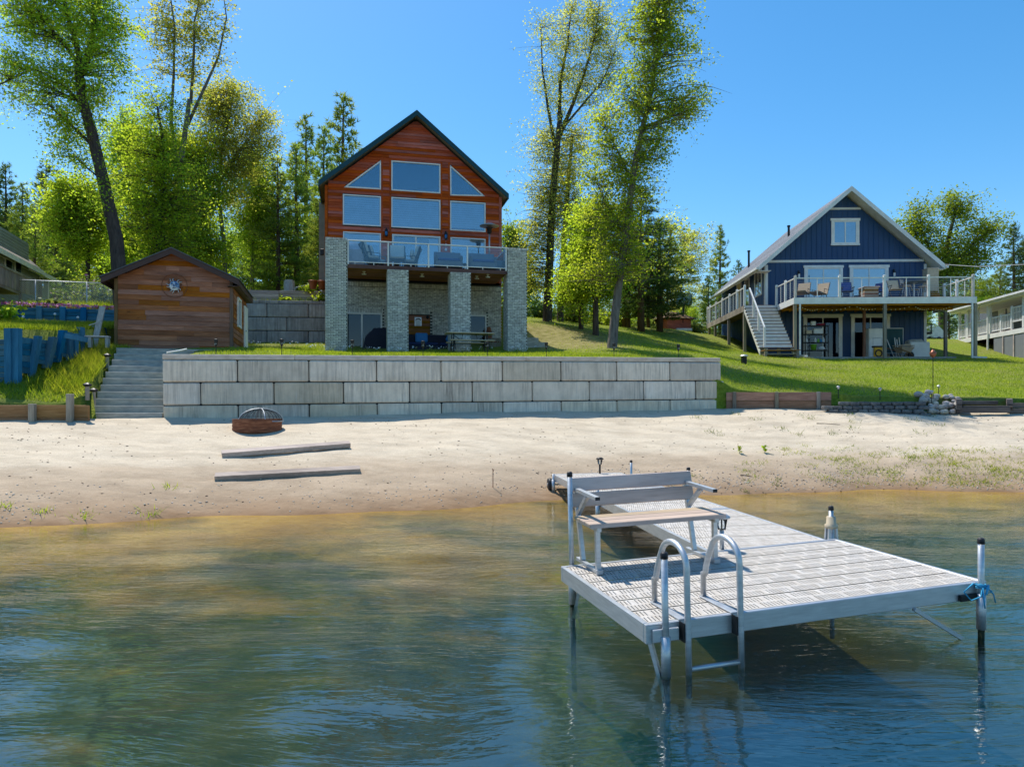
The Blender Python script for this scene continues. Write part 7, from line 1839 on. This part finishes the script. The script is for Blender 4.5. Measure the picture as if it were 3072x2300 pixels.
for x in (-.68, .68):
    f = MB(); f.tube([(x, -.3, .76), (x, -.3, 0)], .025, 6); f.tube([(x, .3, .76), (x, .3, 0)], .025, 6); f.tube([(x, -.72, .1), (x, -.62, .43), (x, -.3, .3), (x, .3, .3), (x, .62, .43), (x, .72, .1)], .02, 6); f.tube([(x, 0, .74), (x * .5, 0, .5), (x * .4, 0, .76)], .015, 6); f.build('leg_frame', M['black'], t)
t = pat(1482, 1.9, 'wooden_barrel', 'grey wooden barrel planter right of the patio door', 'barrel')
for k in range(16): MB().box(-.055, .055, -.02, .02, 0, .85, .006, Matrix.Rotation(2 * math.pi * k / 16, 4, 'Z') @ Matrix.Translation((0, .3, 0))).build('stave', M['post'], t)
for z in (.15, .65): MB().lathe([(.325, z), (.325, z + .05)], 18).build('hoop', M['rust'], t)
t = pat(1467, 2.2, 'standing_bag', 'narrow dark bag standing upright beside the patio door', 'bag'); MB().lathe([(.13, 0), (.15, .5), (.13, 1.2), (.08, 1.38), (.02, 1.42)], 10).build('body', M['rust'], t, True)
t = pat(1404, .9, 'bollard', 'short black bollard light under the picnic table', 'light'); MB().tube([(0, 0, 0), (0, 0, .4)], .06, 8).build('body', M['black'], t)

# ---------------------------------------------------------------- torch lights along the wall and other garden lights
def torch(t):
    MB().tube([(0, 0, -.15), (0, 0, .22)], .01, 6).build('stake', M['black'], t); b = MB().lathe([(.012, .2), (.03, .24), (.052, .36), (.055, .4)], 8).build('basket', M['black'], t)
    MB().lathe([(.045, .27), (.046, .39)], 8).build('lens', M['clear'], t); MB().lathe([(.058, .4), (.06, .425), (.02, .44)], 8).build('cap', M['black'], t)
T0 = None
for (x, yb, Y, l) in ((648, 1062, 19.6, 'black torch light at the left end of the wall in front of the shed'), (845, 1060, 20.2, 'black torch light in front of the rear concrete wall'), (1057, 1062, 20.9, 'black torch light in front of the lower sliding door'), (1269, 1063, 21.6, 'black torch light in front of the dark sofa'), (1462, 1064, 22.1, 'black torch light leaning below the picnic table'), (1639, 1066, 22.6, 'black torch light right of the right brick column'), (1842, 1068, 23.1, 'black torch light in front of the leaning maple trunk'), (2035, 1070, 23.6, 'black torch light near the right end of the concrete wall')):
    p = at(x, yb, Y); q = (p.x, p.y, max(ground(p.x, p.y), p.z) - .02)
    if T0 is None: T0 = thing('torch_light', l, 'garden light', q, 0, 'torch lights along the concrete wall'); torch(T0)
    else: dup(T0, q, random.uniform(0, 3), l)
p = at(565, 1050, 20.3); t = thing('flood_light', 'black twin flood light on a stake at the top of the steps', 'flood light', (p.x, p.y, ground(p.x, p.y)))
MB().tube([(-.1, 0, -.1), (-.06, 0, .2)], .02, 6).build('stake', M['black'], t); MB().lathe([(.05, -.12), (.11, .1), (.11, .13)], 10, (0, 0, 0), Matrix.Translation((-.02, 0, .26)) @ Matrix.Rotation(R(70), 4, 'Y')).build('head', M['black'], t); MB().box(-.2, -.08, -.05, .05, .16, .28, .02).build('box', M['steel'], t)
p0, p1 = at(500, 1060, 19.6), at(560, 1047, 20.2); t = thing('pipe', 'pale conduit pipe lying by the flood light', 'pipe', p0); MB().tube([(0, 0, .02), tuple((p1 - p0) * .6 + Vector((0, 0, .0))), tuple(p1 - p0)], .022, 6).build('body', M['trimw'], t)
SL0 = None
for (x, y, l) in ((262, 1218, 'small step light at the foot of the concrete steps'), (281, 1166, 'small step light beside the third concrete step'), (322, 1062, 'small step light near the top of the concrete steps')):
    Z = 17.75 if y > 1200 else (18.3 if y > 1100 else 20.3); p = at(x, y, Z); g = max(ground(p.x, p.y) - .05, p.z - .32)
    def mk(t): MB().tube([(0, 0, -.1), (0, 0, .24)], .05, 8).build('stem', M['post'], t); MB().lathe([(.06, .24), (.1, .27), (.1, .3), (.03, .34)], 10).build('hood', M['black'], t)
    if SL0 is None: SL0 = thing('step_light', l, 'garden light', (p.x, p.y, g), 0, 'step lights'); mk(SL0)
    else: dup(SL0, (p.x, p.y, g), 0, l)
p = on_land(2232, 1092, 24); t = thing('bollard_light', 'black bollard light standing on the lawn near the right end of the concrete wall', 'bollard light', p)
for k in range(4):
    an = R(45 + 90 * k); MB().box(-.02, .02, -.02, .02, 0, .3, 0, Matrix.Translation((.1 * math.cos(an), .1 * math.sin(an), 0))).build('strut', M['black'], t)
MB().lathe([(.06, 0), (.06, .3)], 10).build('core', M['black'], t); MB().lathe([(.16, .3), (.17, .33), (.12, .37), (.02, .39)], 14).build('cap', M['steel'], t)
p = at(2799, 1200, 22.3); pz = ground(p.x, p.y); tz_ = at(2799, 1067, 22.3).z
t = thing('garden_torch', 'tall thin pole torch with a copper bowl on the right lawn', 'torch', (p.x, p.y, pz)); MB().tube([(0, 0, -.2), (0, 0, tz_ - pz)], .011, 6).build('pole', M['black'], t); MB().lathe([(.03, -.05), (.09, .02), (.1, .1), (.06, .14), (.02, .2)], 12, (0, 0, tz_ - pz)).build('bowl', M['copper'], t, True); MB().ball((0, 0, (tz_ - pz) * .52), .022, 6).build('joint', M['black'], t)
GL0 = None
for (x, y, Y, l) in ((2640, 1203, 22.4, 'small garden light behind the grey edging blocks'), (2816, 1180, 23.4, 'small garden light right of the pole torch'), (2795, 1200, 22.0, 'small tilted garden light on the cobbles'), (2515, 1207, 22.5, 'small garden light at the left end of the edging blocks')):
    p = at(x, y, Y); q = (p.x, p.y, ground(p.x, p.y))
    if GL0 is None:
        GL0 = thing('garden_light', l, 'garden light', q, 0, 'small garden lights'); MB().tube([(0, 0, -.1), (0, 0, .26)], .012, 6).build('stake', M['black'], GL0); MB().lathe([(.03, .2), (.05, .26), (.06, .27), (.02, .3)], 8).build('hood', M['steel'], GL0)
    else: dup(GL0, q, 0, l)

# ---------------------------------------------------------------- beach: fire ring, timbers, edgings
p = on_sand(772, 1287); fp = thing('fire_pit', 'rusty corrugated fire ring with a wire screen dome on the sand', 'fire pit', p); fr_ = .60
pr = [(fr_ - .012 * (k % 2), -.08 + .042 * k) for k in range(9)]
MB().lathe(pr + [(fr_ - .03, pr[-1][1]), (fr_ - .04, -.05)], 40).build('ring', M['rust'], fp, True)
MB().lathe([(fr_ - .05, -.02), (.3, .04), (.05, .06)], 16).build('ashes', M['joint'], fp)
dm = MB(); cxd = (.08, .03, .2)
for k in range(30):
    a = math.pi * 2 * k / 30; dm.tube([(cxd[0] + .53 * math.cos(t_) * math.cos(a), cxd[1] + .53 * math.cos(t_) * math.sin(a), cxd[2] + .31 * math.sin(t_)) for t_ in np.linspace(0, 1.5, 7)], .0042, 3, False)
for t_ in np.linspace(.1, 1.4, 12): dm.tube([(cxd[0] + .53 * math.cos(t_) * math.cos(a), cxd[1] + .53 * math.cos(t_) * math.sin(a), cxd[2] + .31 * math.sin(t_)) for a in np.linspace(0, 6.283, 25)], .0042, 3, False)
do_ = dm.build('screen', M['black'], fp, kind='stuff')
hp = MB()
for a in (.5, 2.1): hp.tube([(cxd[0] + .54 * math.cos(t_) * math.cos(a), cxd[1] + .54 * math.cos(t_) * math.sin(a), cxd[2] + .32 * math.sin(t_)) for t_ in np.linspace(0, math.pi, 16)], .011, 5)
hp.tube([(cxd[0] + .54 * math.cos(a), cxd[1] + .54 * math.sin(a), cxd[2] + .0) for a in np.linspace(0, 6.283, 30)], .012, 5); hp.build('hoop', M['steel'], fp)
for (x0, y0, x1, y1, h_, l) in ((665, 1368, 1049, 1343, .04, 'weathered square timber lying on the sand, the one farther from the water'), (645, 1438, 1080, 1415, .0, 'weathered square timber lying on the sand, the one nearer the water')):
    a, b = on_sand(x0, y0), on_sand(x1, y1); t = thing('timber', l, 'timber', a, 0, 'timbers on the sand')
    d = b - a; MB().bar((0, 0, .05), (d.x, d.y, d.z + .05 + h_), .2, .1, (0, -.3, .95)).build('beam', M['greyboard'], t); t.children[0].rotation_euler = (0, 0, 0)
# timber edging right of the concrete wall
E0 = Fr(6.98, 23.1, CZ, math.atan2(-.3, 3.75)); ew = E0.thing('timber_edging', 'low wall of two brown planks and upright stakes joining the concrete wall', 'edging')
ze = lambda a, b: E0.p(2072 + a * .45208, 1100 + b * .45208)
et = ze(500, 168)[1]; ul = ze(935, 200)[0]
for k in range(2):
    for a, b in ((0, ul * .5), (ul * .5, ul)): MB().box(a + .004, b - .004, 0, .05, et - .28 * (k + 1) + .006, et - .28 * k - .004, .008).build('plank', M['curb'], ew)
MB().box(0, ul, .005, .05, et - .9, et - .56).build('plank', M['curb'], ew)
for x in (288, 568, 845): u = ze(x, 220)[0]; MB().box(u - .055, u + .055, -.075, -.003, -.4, et + .01, .008).build('stake', M['post'], ew)
# left timber curb
LC = Fr(-14.2, 17.05, CZ, math.atan2(.45, 3.3)); lc = LC.thing('timber_curb', 'low timber curb with two short posts at the left edge of the sand', 'edging')
zc = lambda a, b: LC.p(a * .45208, 1150 + b * .45208)
ct = zc(100, 150)[1]
for a, b in ((-3, .9), (.9, 2.5), (2.5, 3.75)): MB().box(a + .005, b - .005, 0, .1, ct - .28, ct - .005 + .03 * (a > 0), .012).build('timber', M['curb'], lc); MB().box(a + .005, b - .005, .01, .1, ct - .6, ct - .285).build('timber', M['curb'], lc)
for (x, yt) in ((225, 135), (474, 70)): u = zc(x, 180)[0]; MB().box(u - .07, u + .07, -.14, -.003, -.6, zc(x, yt)[1], .01).build('post', M['post'], lc)
# grey edging blocks
eb = thing('block_edging', 'low curved edging of grey cast blocks between the lawn and the sand', 'edging', (0, 0, 0)); a0_, a1_ = at(2485, 1232, 22.3), at(2775, 1234, 21.9)
eb.location = (a0_.x, a0_.y, 0); d_ = a1_ - a0_; LB = d_.length; dd = d_.normalized()
EBM = MB().prism([(-.13, 0), (.13, 0), (.1, .115), (-.1, .115)], -.1, .1).mesh('edging_block', pm('grey_edging_block', [(.3, lin((78, 78, 80))), (.7, lin((124, 122, 120)))], 9, rough=.95, bump=.7, val=.2)) if False else MB().box(-.145, .145, -.12, .12, 0, .118, .025).mesh('edging_block', pm('grey_edging_block', [(.3, lin((78, 78, 80))), (.7, lin((124, 122, 120)))], 9, rough=.95, bump=.7, val=.2))
for r_ in range(4):
    n = int(LB / .31)
    for k in range(n + 1):
        s = (k + (.5 if r_ % 2 else 0)) * .31 + (.1 if r_ == 3 else 0)
        if s > LB or (r_ == 3 and s < .3): continue
        o = link('edging_block', EBM, eb, loc=(dd.x * s, dd.y * s + .05 * r_ + .14 * math.sin(s * 1.3), (a0_.z - .2) + r_ * .122 + random.uniform(-.006, .006))); o.rotation_euler = (random.uniform(-.03, .03), random.uniform(-.03, .03), random.uniform(-.15, .15))
# cobbles
cs = at(2830, 1215, 21.9); sp_ = thing('cobble_pile', 'heap of round pale cobbles between the edging blocks and the dark timbers', 'stones', (cs.x, cs.y, 0))
stm = pm('cobble', [(.3, lin((140, 132, 122))), (.7, lin((190, 184, 174)))], 6, rough=.8, bump=.2, val=.25, hue=.04)
SMs = [MB().ball((0, 0, 0), 1, 10, (1, .8, .66), .08).mesh('stone', stm, True) for _ in range(3)]
for k in range(40):
    s = random.uniform(-.5, .72); row = random.random(); zz = at(0, 1236 - row * 62, 21.9 + row * .7).z
    o = link('stone', random.choice(SMs), sp_, loc=(s + .1 * row, row * .75, zz + random.uniform(-.03, .02))); q = random.uniform(.08, .16); o.scale = (q, q, q); o.rotation_euler = (random.uniform(-.3, .3), random.uniform(-.3, .3), random.uniform(0, 6))
# dark landscape timbers
lt = thing('timber_bed', 'sunken bed framed by dark weathered landscape timbers at the right of the sand', 'edging', (at(2950, 1215, 22).x, 22, 0)); ox = lt.location.x
M['darkbeam'] = wood('dark_weathered_timber', [lin((72, 66, 64)), lin((104, 96, 92)), lin((134, 126, 120))], 'x', val=.15)
def lt_(x0, x1, y0, y1, Y, d=.16):
    a, b = at(x0, y0, Y), at(x1, y1, Y); MB().box(a.x - ox, b.x - ox, Y - 22, Y - 22 + d, b.z, a.z, .012).build('timber', M['darkbeam'], lt)
lt_(2880, 3032, 1221, 1238, 21.7); lt_(2890, 3040, 1216, 1221, 21.72); lt_(2870, 2995, 1202, 1213, 22.3); lt_(2855, 3020, 1191, 1201, 22.9); lt_(3030, 3120, 1208, 1223, 21.9); lt_(3030, 3130, 1224, 1239, 21.8)
for (xa, Ya, xb, Yb, y_) in ((2878, 21.7, 2872, 22.9, 1205), (3030, 21.8, 3022, 22.95, 1205)):
    a, b = at(xa, y_, Ya), at(xb, y_ - 6, Yb)
    for k in range(2): MB().bar((a.x - ox, a.y - 22, a.z - .17 * k), (b.x - ox, b.y - 22, b.z - .17 * k), .15, .15).build('timber', M['darkbeam'], lt)
# kiosk, basketball hoop, pole beyond the hill
p = at(2015, 990, 50); p.z = ground(p.x, p.y)
t = thing('roofed_kiosk', 'little brown kiosk with a pyramid roof on the crest of the hill', 'kiosk', p, R(20))
MB().box(-.95, .95, -.95, .95, 0, .75).build('base', M['redwood'], t); MB().add([(-1.25, -1.25, .78), (1.25, -1.25, .78), (1.25, 1.25, .78), (-1.25, 1.25, .78), (-.3, -.3, 1.3), (.3, -.3, 1.3), (.3, .3, 1.3), (-.3, .3, 1.3)], [(3, 2, 1, 0), (0, 1, 5, 4), (1, 2, 6, 5), (2, 3, 7, 6), (3, 0, 4, 7), (4, 5, 6, 7)]).build('roof', M['shedpost'], t)
for x in (-.9, .9):
    for y in (-.9, .9): MB().box(x - .06, x + .06, y - .06, y + .06, .751, .85).build('post', M['redwood'], t)
p = at(2050, 985, 49); p.z = ground(p.x, p.y); top = at(2050, 883, 49).z - p.z; bot = at(2050, 914, 49).z - p.z
t = thing('basketball_hoop', 'portable basketball hoop with a dark clear backboard on the crest of the hill', 'basketball hoop', p)
MB().box(-.55, .55, -.3, .7, 0, .22, .05).build('base', M['blind'], t); MB().tube([(-.02, .3, .2), (.05, .2, 1.6), (.12, -.0, top - .1)], .07, 8).build('pole', M['rubber'], t); MB().box(-.48, .55, -.08, -.04, bot, top, .01).build('backboard', M['doorglass'], t)
for a in ((-.5, .57, bot - .03, bot), (-.5, .57, top, top + .03)): MB().box(a[0], a[1], -.09, -.03, a[2], a[3]).build('board_frame', M['rubber'], t)
for x in (-.5, .551): MB().box(x, x + .02, -.09, -.03, bot, top).build('board_frame', M['rubber'], t)
MB().tube([(.03 + .23 * math.cos(a), -.36 + .23 * math.sin(a), bot + .12) for a in np.linspace(0, 6.283, 16)], .015, 5).build('rim', M['rust'], t)
p = at(1977, 985, 50); p.z = ground(p.x, p.y); t = thing('grey_pole', 'thin grey metal pole left of the brown kiosk', 'pole', p); MB().tube([(0, 0, -.1), (0, 0, 2.6)], .05, 8).build('pole', M['steel'], t)

# ---------------------------------------------------------------- grass, weeds, litter of the beach
def blades(name, label, cat, P, h, wd_, m, lean=.35, tri=True):
    n = len(P); P = np.asarray(P, float); a = rng.uniform(0, 6.283, n); d = np.stack([np.cos(a), np.sin(a), np.zeros(n)], 1)
    H = h * rng.uniform(.5, 1.25, (n, 1)); lv = rng.normal(size=(n, 3)) * lean; lv[:, 2] = 0
    tip = P + np.array([0, 0, 1.]) * H + lv * H
    V = np.stack([P - d * wd_ / 2, P + d * wd_ / 2, tip], 1).reshape(-1, 3)
    return tag(link(name, npmesh(name, V, np.arange(n * 3).reshape(-1, 3), m)), label, cat, None, 'stuff')
def scatter(n, x0, x1, y0, y1, keep=None, surf=land):
    X = rng.uniform(x0, x1, n); Y = rng.uniform(y0, y1, n); k = np.ones(n, bool) if keep is None else keep(X, Y)
    X, Y = X[k], Y[k]; return np.stack([X, Y, surf(X, Y) - .01], 1)
def house_clear(X, Y):
    u = (X - HF.o.x) * HF.c + (Y - HF.o.y) * HF.s_; v = -(X - HF.o.x) * HF.s_ + (Y - HF.o.y) * HF.c
    us = (X - SH.o.x) * SH.c + (Y - SH.o.y) * SH.s_; vs2 = -(X - SH.o.x) * SH.s_ + (Y - SH.o.y) * SH.c
    ub = (X - BF.o.x) * BF.c + (Y - BF.o.y) * BF.s_; vb = -(X - BF.o.x) * BF.s_ + (Y - BF.o.y) * BF.c
    return ~((u > -.3) & (u < 8.4) & (v > -.05) & (v < 12)) & ~((us > -.1) & (us < SW + .1) & (vs2 > -.1) & (vs2 < 4)) & ~((ub > -.1) & (ub < BW + .1) & (vb > -3.6) & (vb < 10)) & ~in_steps(X, Y)
fr_ok = lambda X, Y: house_clear(X, Y) & (Y > np.interp(X, *zip(*FRONT)) + .3)
nearness = lambda X, Y: rng.uniform(0, 1, len(X)) < np.clip((46 - Y) / 22, .12, 1)
drypatch = lambda X, Y: rng.uniform(0, 1, len(X)) < np.clip(((X - 2.6) ** 2 + ((Y - 33.5) * .6) ** 2) ** .5 / 4 - .2, .12, 1)
P = scatter(330000, -9, 30, 19, 48, lambda X, Y: fr_ok(X, Y) & nearness(X, Y) & drypatch(X, Y) & (np.abs(X / Y) < .78))
blades('lawn_grass', 'short green lawn grass on the terrace and the right lawn', 'grass', P, .075, .022, M['grass'])
P = scatter(60000, -20, -8.6, 17.3, 23.5, lambda X, Y: fr_ok(X, Y) & ~lower_left(X, Y) & (X < -10.6 - (Y - 17.7) * .28) & (X / Y > -.76))
blades('tall_grass', 'tall bright green grass on the slope left of the concrete steps', 'grass', P, .14, .018, M['tallgrass'], .5)
P = scatter(3000, -12.6, -11.2, 18.3, 21.4, lambda X, Y: fr_ok(X, Y) & (X < -10.75 - (Y - 17.7) * .28))
blades('grass_tussocks', 'long uncut grass hanging along the edge of the concrete steps', 'grass', P, .27, .018, M['tallgrass'], .5)
P = scatter(45000, -21, -12.8, 18.6, 26.4, lambda X, Y: lower_left(X, Y) & (X / Y > -.76))
blades('terrace_grass', 'sunlit rough grass on the terrace between the two blue walls', 'grass', P, .17, .02, M['tallgrass'], .4)
P = scatter(26000, -23, -7, 27.5, 40, lambda X, Y: (Y > np.interp(X, *zip(*UPLINE)) + .6) & house_clear(X, Y))
blades('hill_grass', 'rough grass on the hill behind the upper walls', 'grass', P, .22, .03, M['tallgrass'], .4)
P = scatter(5000, -20.4, -15.2, 26.6, 28.2, lambda X, Y: (Y > np.interp(X, *zip(*UPLINE)) + .1) & (Y < np.interp(X, *zip(*UPLINE)) + .8)); P[:, 2] = 3.85 + CZ + rng.uniform(0, .16, len(P))
pf = leaves(P, .07, M['pinkfl'], 'pink_flowers', None); tag(pf, 'band of low pink flowers trailing over the upper blue wall', 'flowers', None, 'stuff')
gc = scatter(6000, -20.4, -15.2, 26.6, 28.4, lambda X, Y: (Y > np.interp(X, *zip(*UPLINE)) + .1)); gc[:, 2] = 3.84 + CZ
blades('flower_stems', 'green stems under the low pink flowers', 'plants', gc, .13, .02, M['tallgrass'], .6)
# flowers along the columns
P = []
for u_, v_ in [(rng.uniform(-.6, 8.6), rng.uniform(-.9, -.2)) for _ in range(60)] + [(rng.uniform(-3.6, -.2), rng.uniform(.5, 2.2)) for _ in range(30)]:
    p = HF.w(u_, v_); P.append((p.x, p.y, ground(p.x, p.y)))
P = np.array(P); F_ = np.repeat(P, 4, 0) + rng.normal(size=(len(P) * 4, 3)) * .03 + [0, 0, .2]
tag(leaves(F_, .045, M['whitefl'], 'white_flowers', None), 'small white flowers at the foot of the brick columns', 'flowers', None, 'stuff')
blades('flower_grass', 'grass tufts between the small white flowers', 'plants', np.repeat(P, 14, 0) + rng.normal(size=(len(P) * 14, 3)) * [.08, .08, 0], .17, .015, M['tallgrass'], .5)
for (x, y, Z, h_, l) in ((163, 942, 25.5, .45, 'white puff flower on a tall stem, tallest before the upper blue wall'), (232, 952, 26, .35, 'white puff flower on a stem right of the tallest one'), (68, 950, 24.5, .3, 'white puff flower on a short stem near the leafy weed')):
    p = at(x, y, Z); t = thing('puff_flower', l, 'flower', (p.x, p.y, p.z - h_), 0, 'white puff flowers'); MB().tube([(0, 0, -.15), (.02, 0, h_)], .008, 5).build('stem', M['tallgrass'], t); MB().ball((.02, 0, h_), .045, 8).build('head', M['whitefl'], t, True)
# beach litter
def bits(n, x0, x1, smin, smax, keep, m, name, label, cat, sq=.35, el=1.8):
    P = scatter(n, x0, x1, 10, 23.2, keep, sand); mb_v = []; mb_f = []; k0 = 0
    for p in P:
        s = random.uniform(smin, smax); a = random.uniform(0, 3.14); c, s2 = math.cos(a), math.sin(a)
        pts = [(-el, 0, .3), (0, -1, .3), (el, 0, .2), (0, 1, .3), (0, 0, 1), (0, 0, -.6)]
        for (x, y, z) in pts: mb_v.append((p[0] + (x * c - y * s2) * s, p[1] + (x * s2 + y * c) * s, p[2] + .01 + z * s * sq * 2))
        mb_f += [(k0, k0 + 1, k0 + 4), (k0 + 1, k0 + 2, k0 + 4), (k0 + 2, k0 + 3, k0 + 4), (k0 + 3, k0, k0 + 4), (k0 + 1, k0, k0 + 5), (k0 + 2, k0 + 1, k0 + 5), (k0 + 3, k0 + 2, k0 + 5), (k0, k0 + 3, k0 + 5)]; k0 += 6
    return tag(link(name, npmesh(name, mb_v, mb_f, m)), label, cat, None, 'stuff')
shore = lambda X: np.interp(X, *zip(*SHORE)) + .22 * np.sin(X * .9) + .1 * np.sin(X * 2.3 + 1)
tf = lambda X, Y: (Y - shore(X)) / (np.interp(X, *zip(*FRONT)) - .1 - shore(X))
twm = pm('dark_litter', lin((112, 92, 74)), 9, rough=.95, val=.4)
bits(5200, -13, 18, .006, .02, lambda X, Y: (tf(X, Y) > .06) & (tf(X, Y) < .97) & (rng.uniform(0, 1, len(X)) < .35 + .5 * np.sin(X * .9 + Y * 1.7) * np.sin(Y * .8 - X * .5)), twm, 'bark_litter', 'scattered dark bits of bark and leaves on the sand', 'litter')
bits(60000, -13, 18, .007, .02, lambda X, Y: (tf(X, Y) > .01) & (tf(X, Y) < .26) & (rng.uniform(0, 1, len(X)) < np.exp(-np.abs(tf(X, Y) - .07) * 14) * np.clip(.25 + (X > 1) * 1.0 + (X < -8) * .8, 0, 1)), pm('shells', lin((208, 196, 182)), 9, rough=.8, val=.3, hue=.02), 'shells', 'band of pale shells and pebbles along the waterline', 'shells', .5, 1.2)
bits(3500, .5, 18, .008, .022, lambda X, Y: (tf(X, Y) > .0) & (tf(X, Y) < .2), pm('dark_pebbles', lin((96, 82, 70)), 9, rough=.8, val=.4), 'pebbles', 'dark pebbles and weed mixed into the shell band', 'pebbles', .5, 1.2)
def tufts(name, label, n, x0, x1, keep, m, h_, per, rad):
    P = scatter(n, x0, x1, 10, 23, keep, sand)
    Q = np.repeat(P, per, 0) + rng.normal(size=(len(P) * per, 3)) * [rad, rad, 0]; Q[:, 2] = sand(Q[:, 0], Q[:, 1]) - .01
    return blades(name, label, 'weeds', Q, h_, .016, m, .8)
tufts('shore_weeds', 'low green weeds growing along the right part of the shore', 3000, 5, 16, lambda X, Y: (tf(X, Y) > .03) & (tf(X, Y) < .42) & (rng.uniform(0, 1, len(X)) < np.clip((X - 6.2) / 4, .06, 1) * np.clip(1.3 - tf(X, Y) * 2.6, 0, 1)), M['tallgrass'], .08, 22, .1)
tufts('shell_band_weeds', 'small dark green weeds in the shell band behind the walkway', 240, .8, 8, lambda X, Y: (tf(X, Y) > .0) & (tf(X, Y) < .15), M['shrub'], .09, 16, .06)
tufts('sand_grass', 'thin tufts of dry green grass scattered on the upper right sand', 90, 5.5, 16, lambda X, Y: (tf(X, Y) > .5) & (tf(X, Y) < .92), M['shrub'], .11, 22, .12)
tufts('left_shore_weeds', 'small green weeds at the left end of the waterline', 60, -9, -2, lambda X, Y: (tf(X, Y) > .0) & (tf(X, Y) < .22) & (rng.uniform(0, 1, len(X)) < np.clip((-4 - X) / 4, .15, 1)), M['tallgrass'], .12, 26, .09)
for x, l in ((2070, 'pale dry weed stalks at the right foot of the concrete wall'), (2110, 'second clump of pale dry stalks at the right foot of the concrete wall')):
    p = on_sand(x, 1232); t = thing('dry_stalks', l, 'weeds', p, 0, 'dry weed stalks')
    mb = MB()
    for k in range(9): a = random.uniform(0, 6.28); mb.tube([(.1 * math.cos(a), .1 * math.sin(a), 0), (.16 * math.cos(a), .16 * math.sin(a), random.uniform(.2, .48))], [.008, .003], 4)
    mb.build('stalk', M['cush'], t)
for (x, y, l) in ((2218, 1360, 'small green seedling on the open sand, the left one of two'), (2294, 1358, 'small green seedling on the open sand, the right one of two')):
    p = on_sand(x, y); t = thing('seedling', l, 'plant', p, 0, 'seedlings on the sand'); MB().tube([(0, 0, -.02), (.01, 0, .17)], .006, 5).build('stem', M['shrub'], t)
    leaves(np.array([(rng.normal() * .03, rng.normal() * .03, .05 + .14 * rng.uniform()) for _ in range(26)]), .055, M['leaf_spring'], 'leaves', t)
p = on_sand(1479, 1462); t = thing('metal_stake', 'thin rusty metal stake with a bent top standing in the sand left of the walkway', 'stake', p); MB().tube([(0, 0, -.1), (0, 0, .32), (.02, 0, .36), (-.015, 0, .38), (0, 0, .33)], .008, 5).build('rod', M['rust'], t)
for (x0, y0, x1, y1, l) in ((2450, 1271, 2520, 1275, 'long thin twig on the upper right sand'), (2222, 1427, 2258, 1431, 'short dark stick on the wet sand right of the bench')):
    a, b = on_sand(x0, y0), on_sand(x1, y1); t = thing('twig', l, 'twig', a, 0, 'twigs on the sand'); d = b - a; MB().tube([(0, 0, .01), (d.x * .4, d.y * .4 + .06, d.z * .4 + .02), (d.x, d.y, d.z + .015)], [.016, .013, .006], 5).build('stick', M['bark_brown'], t)
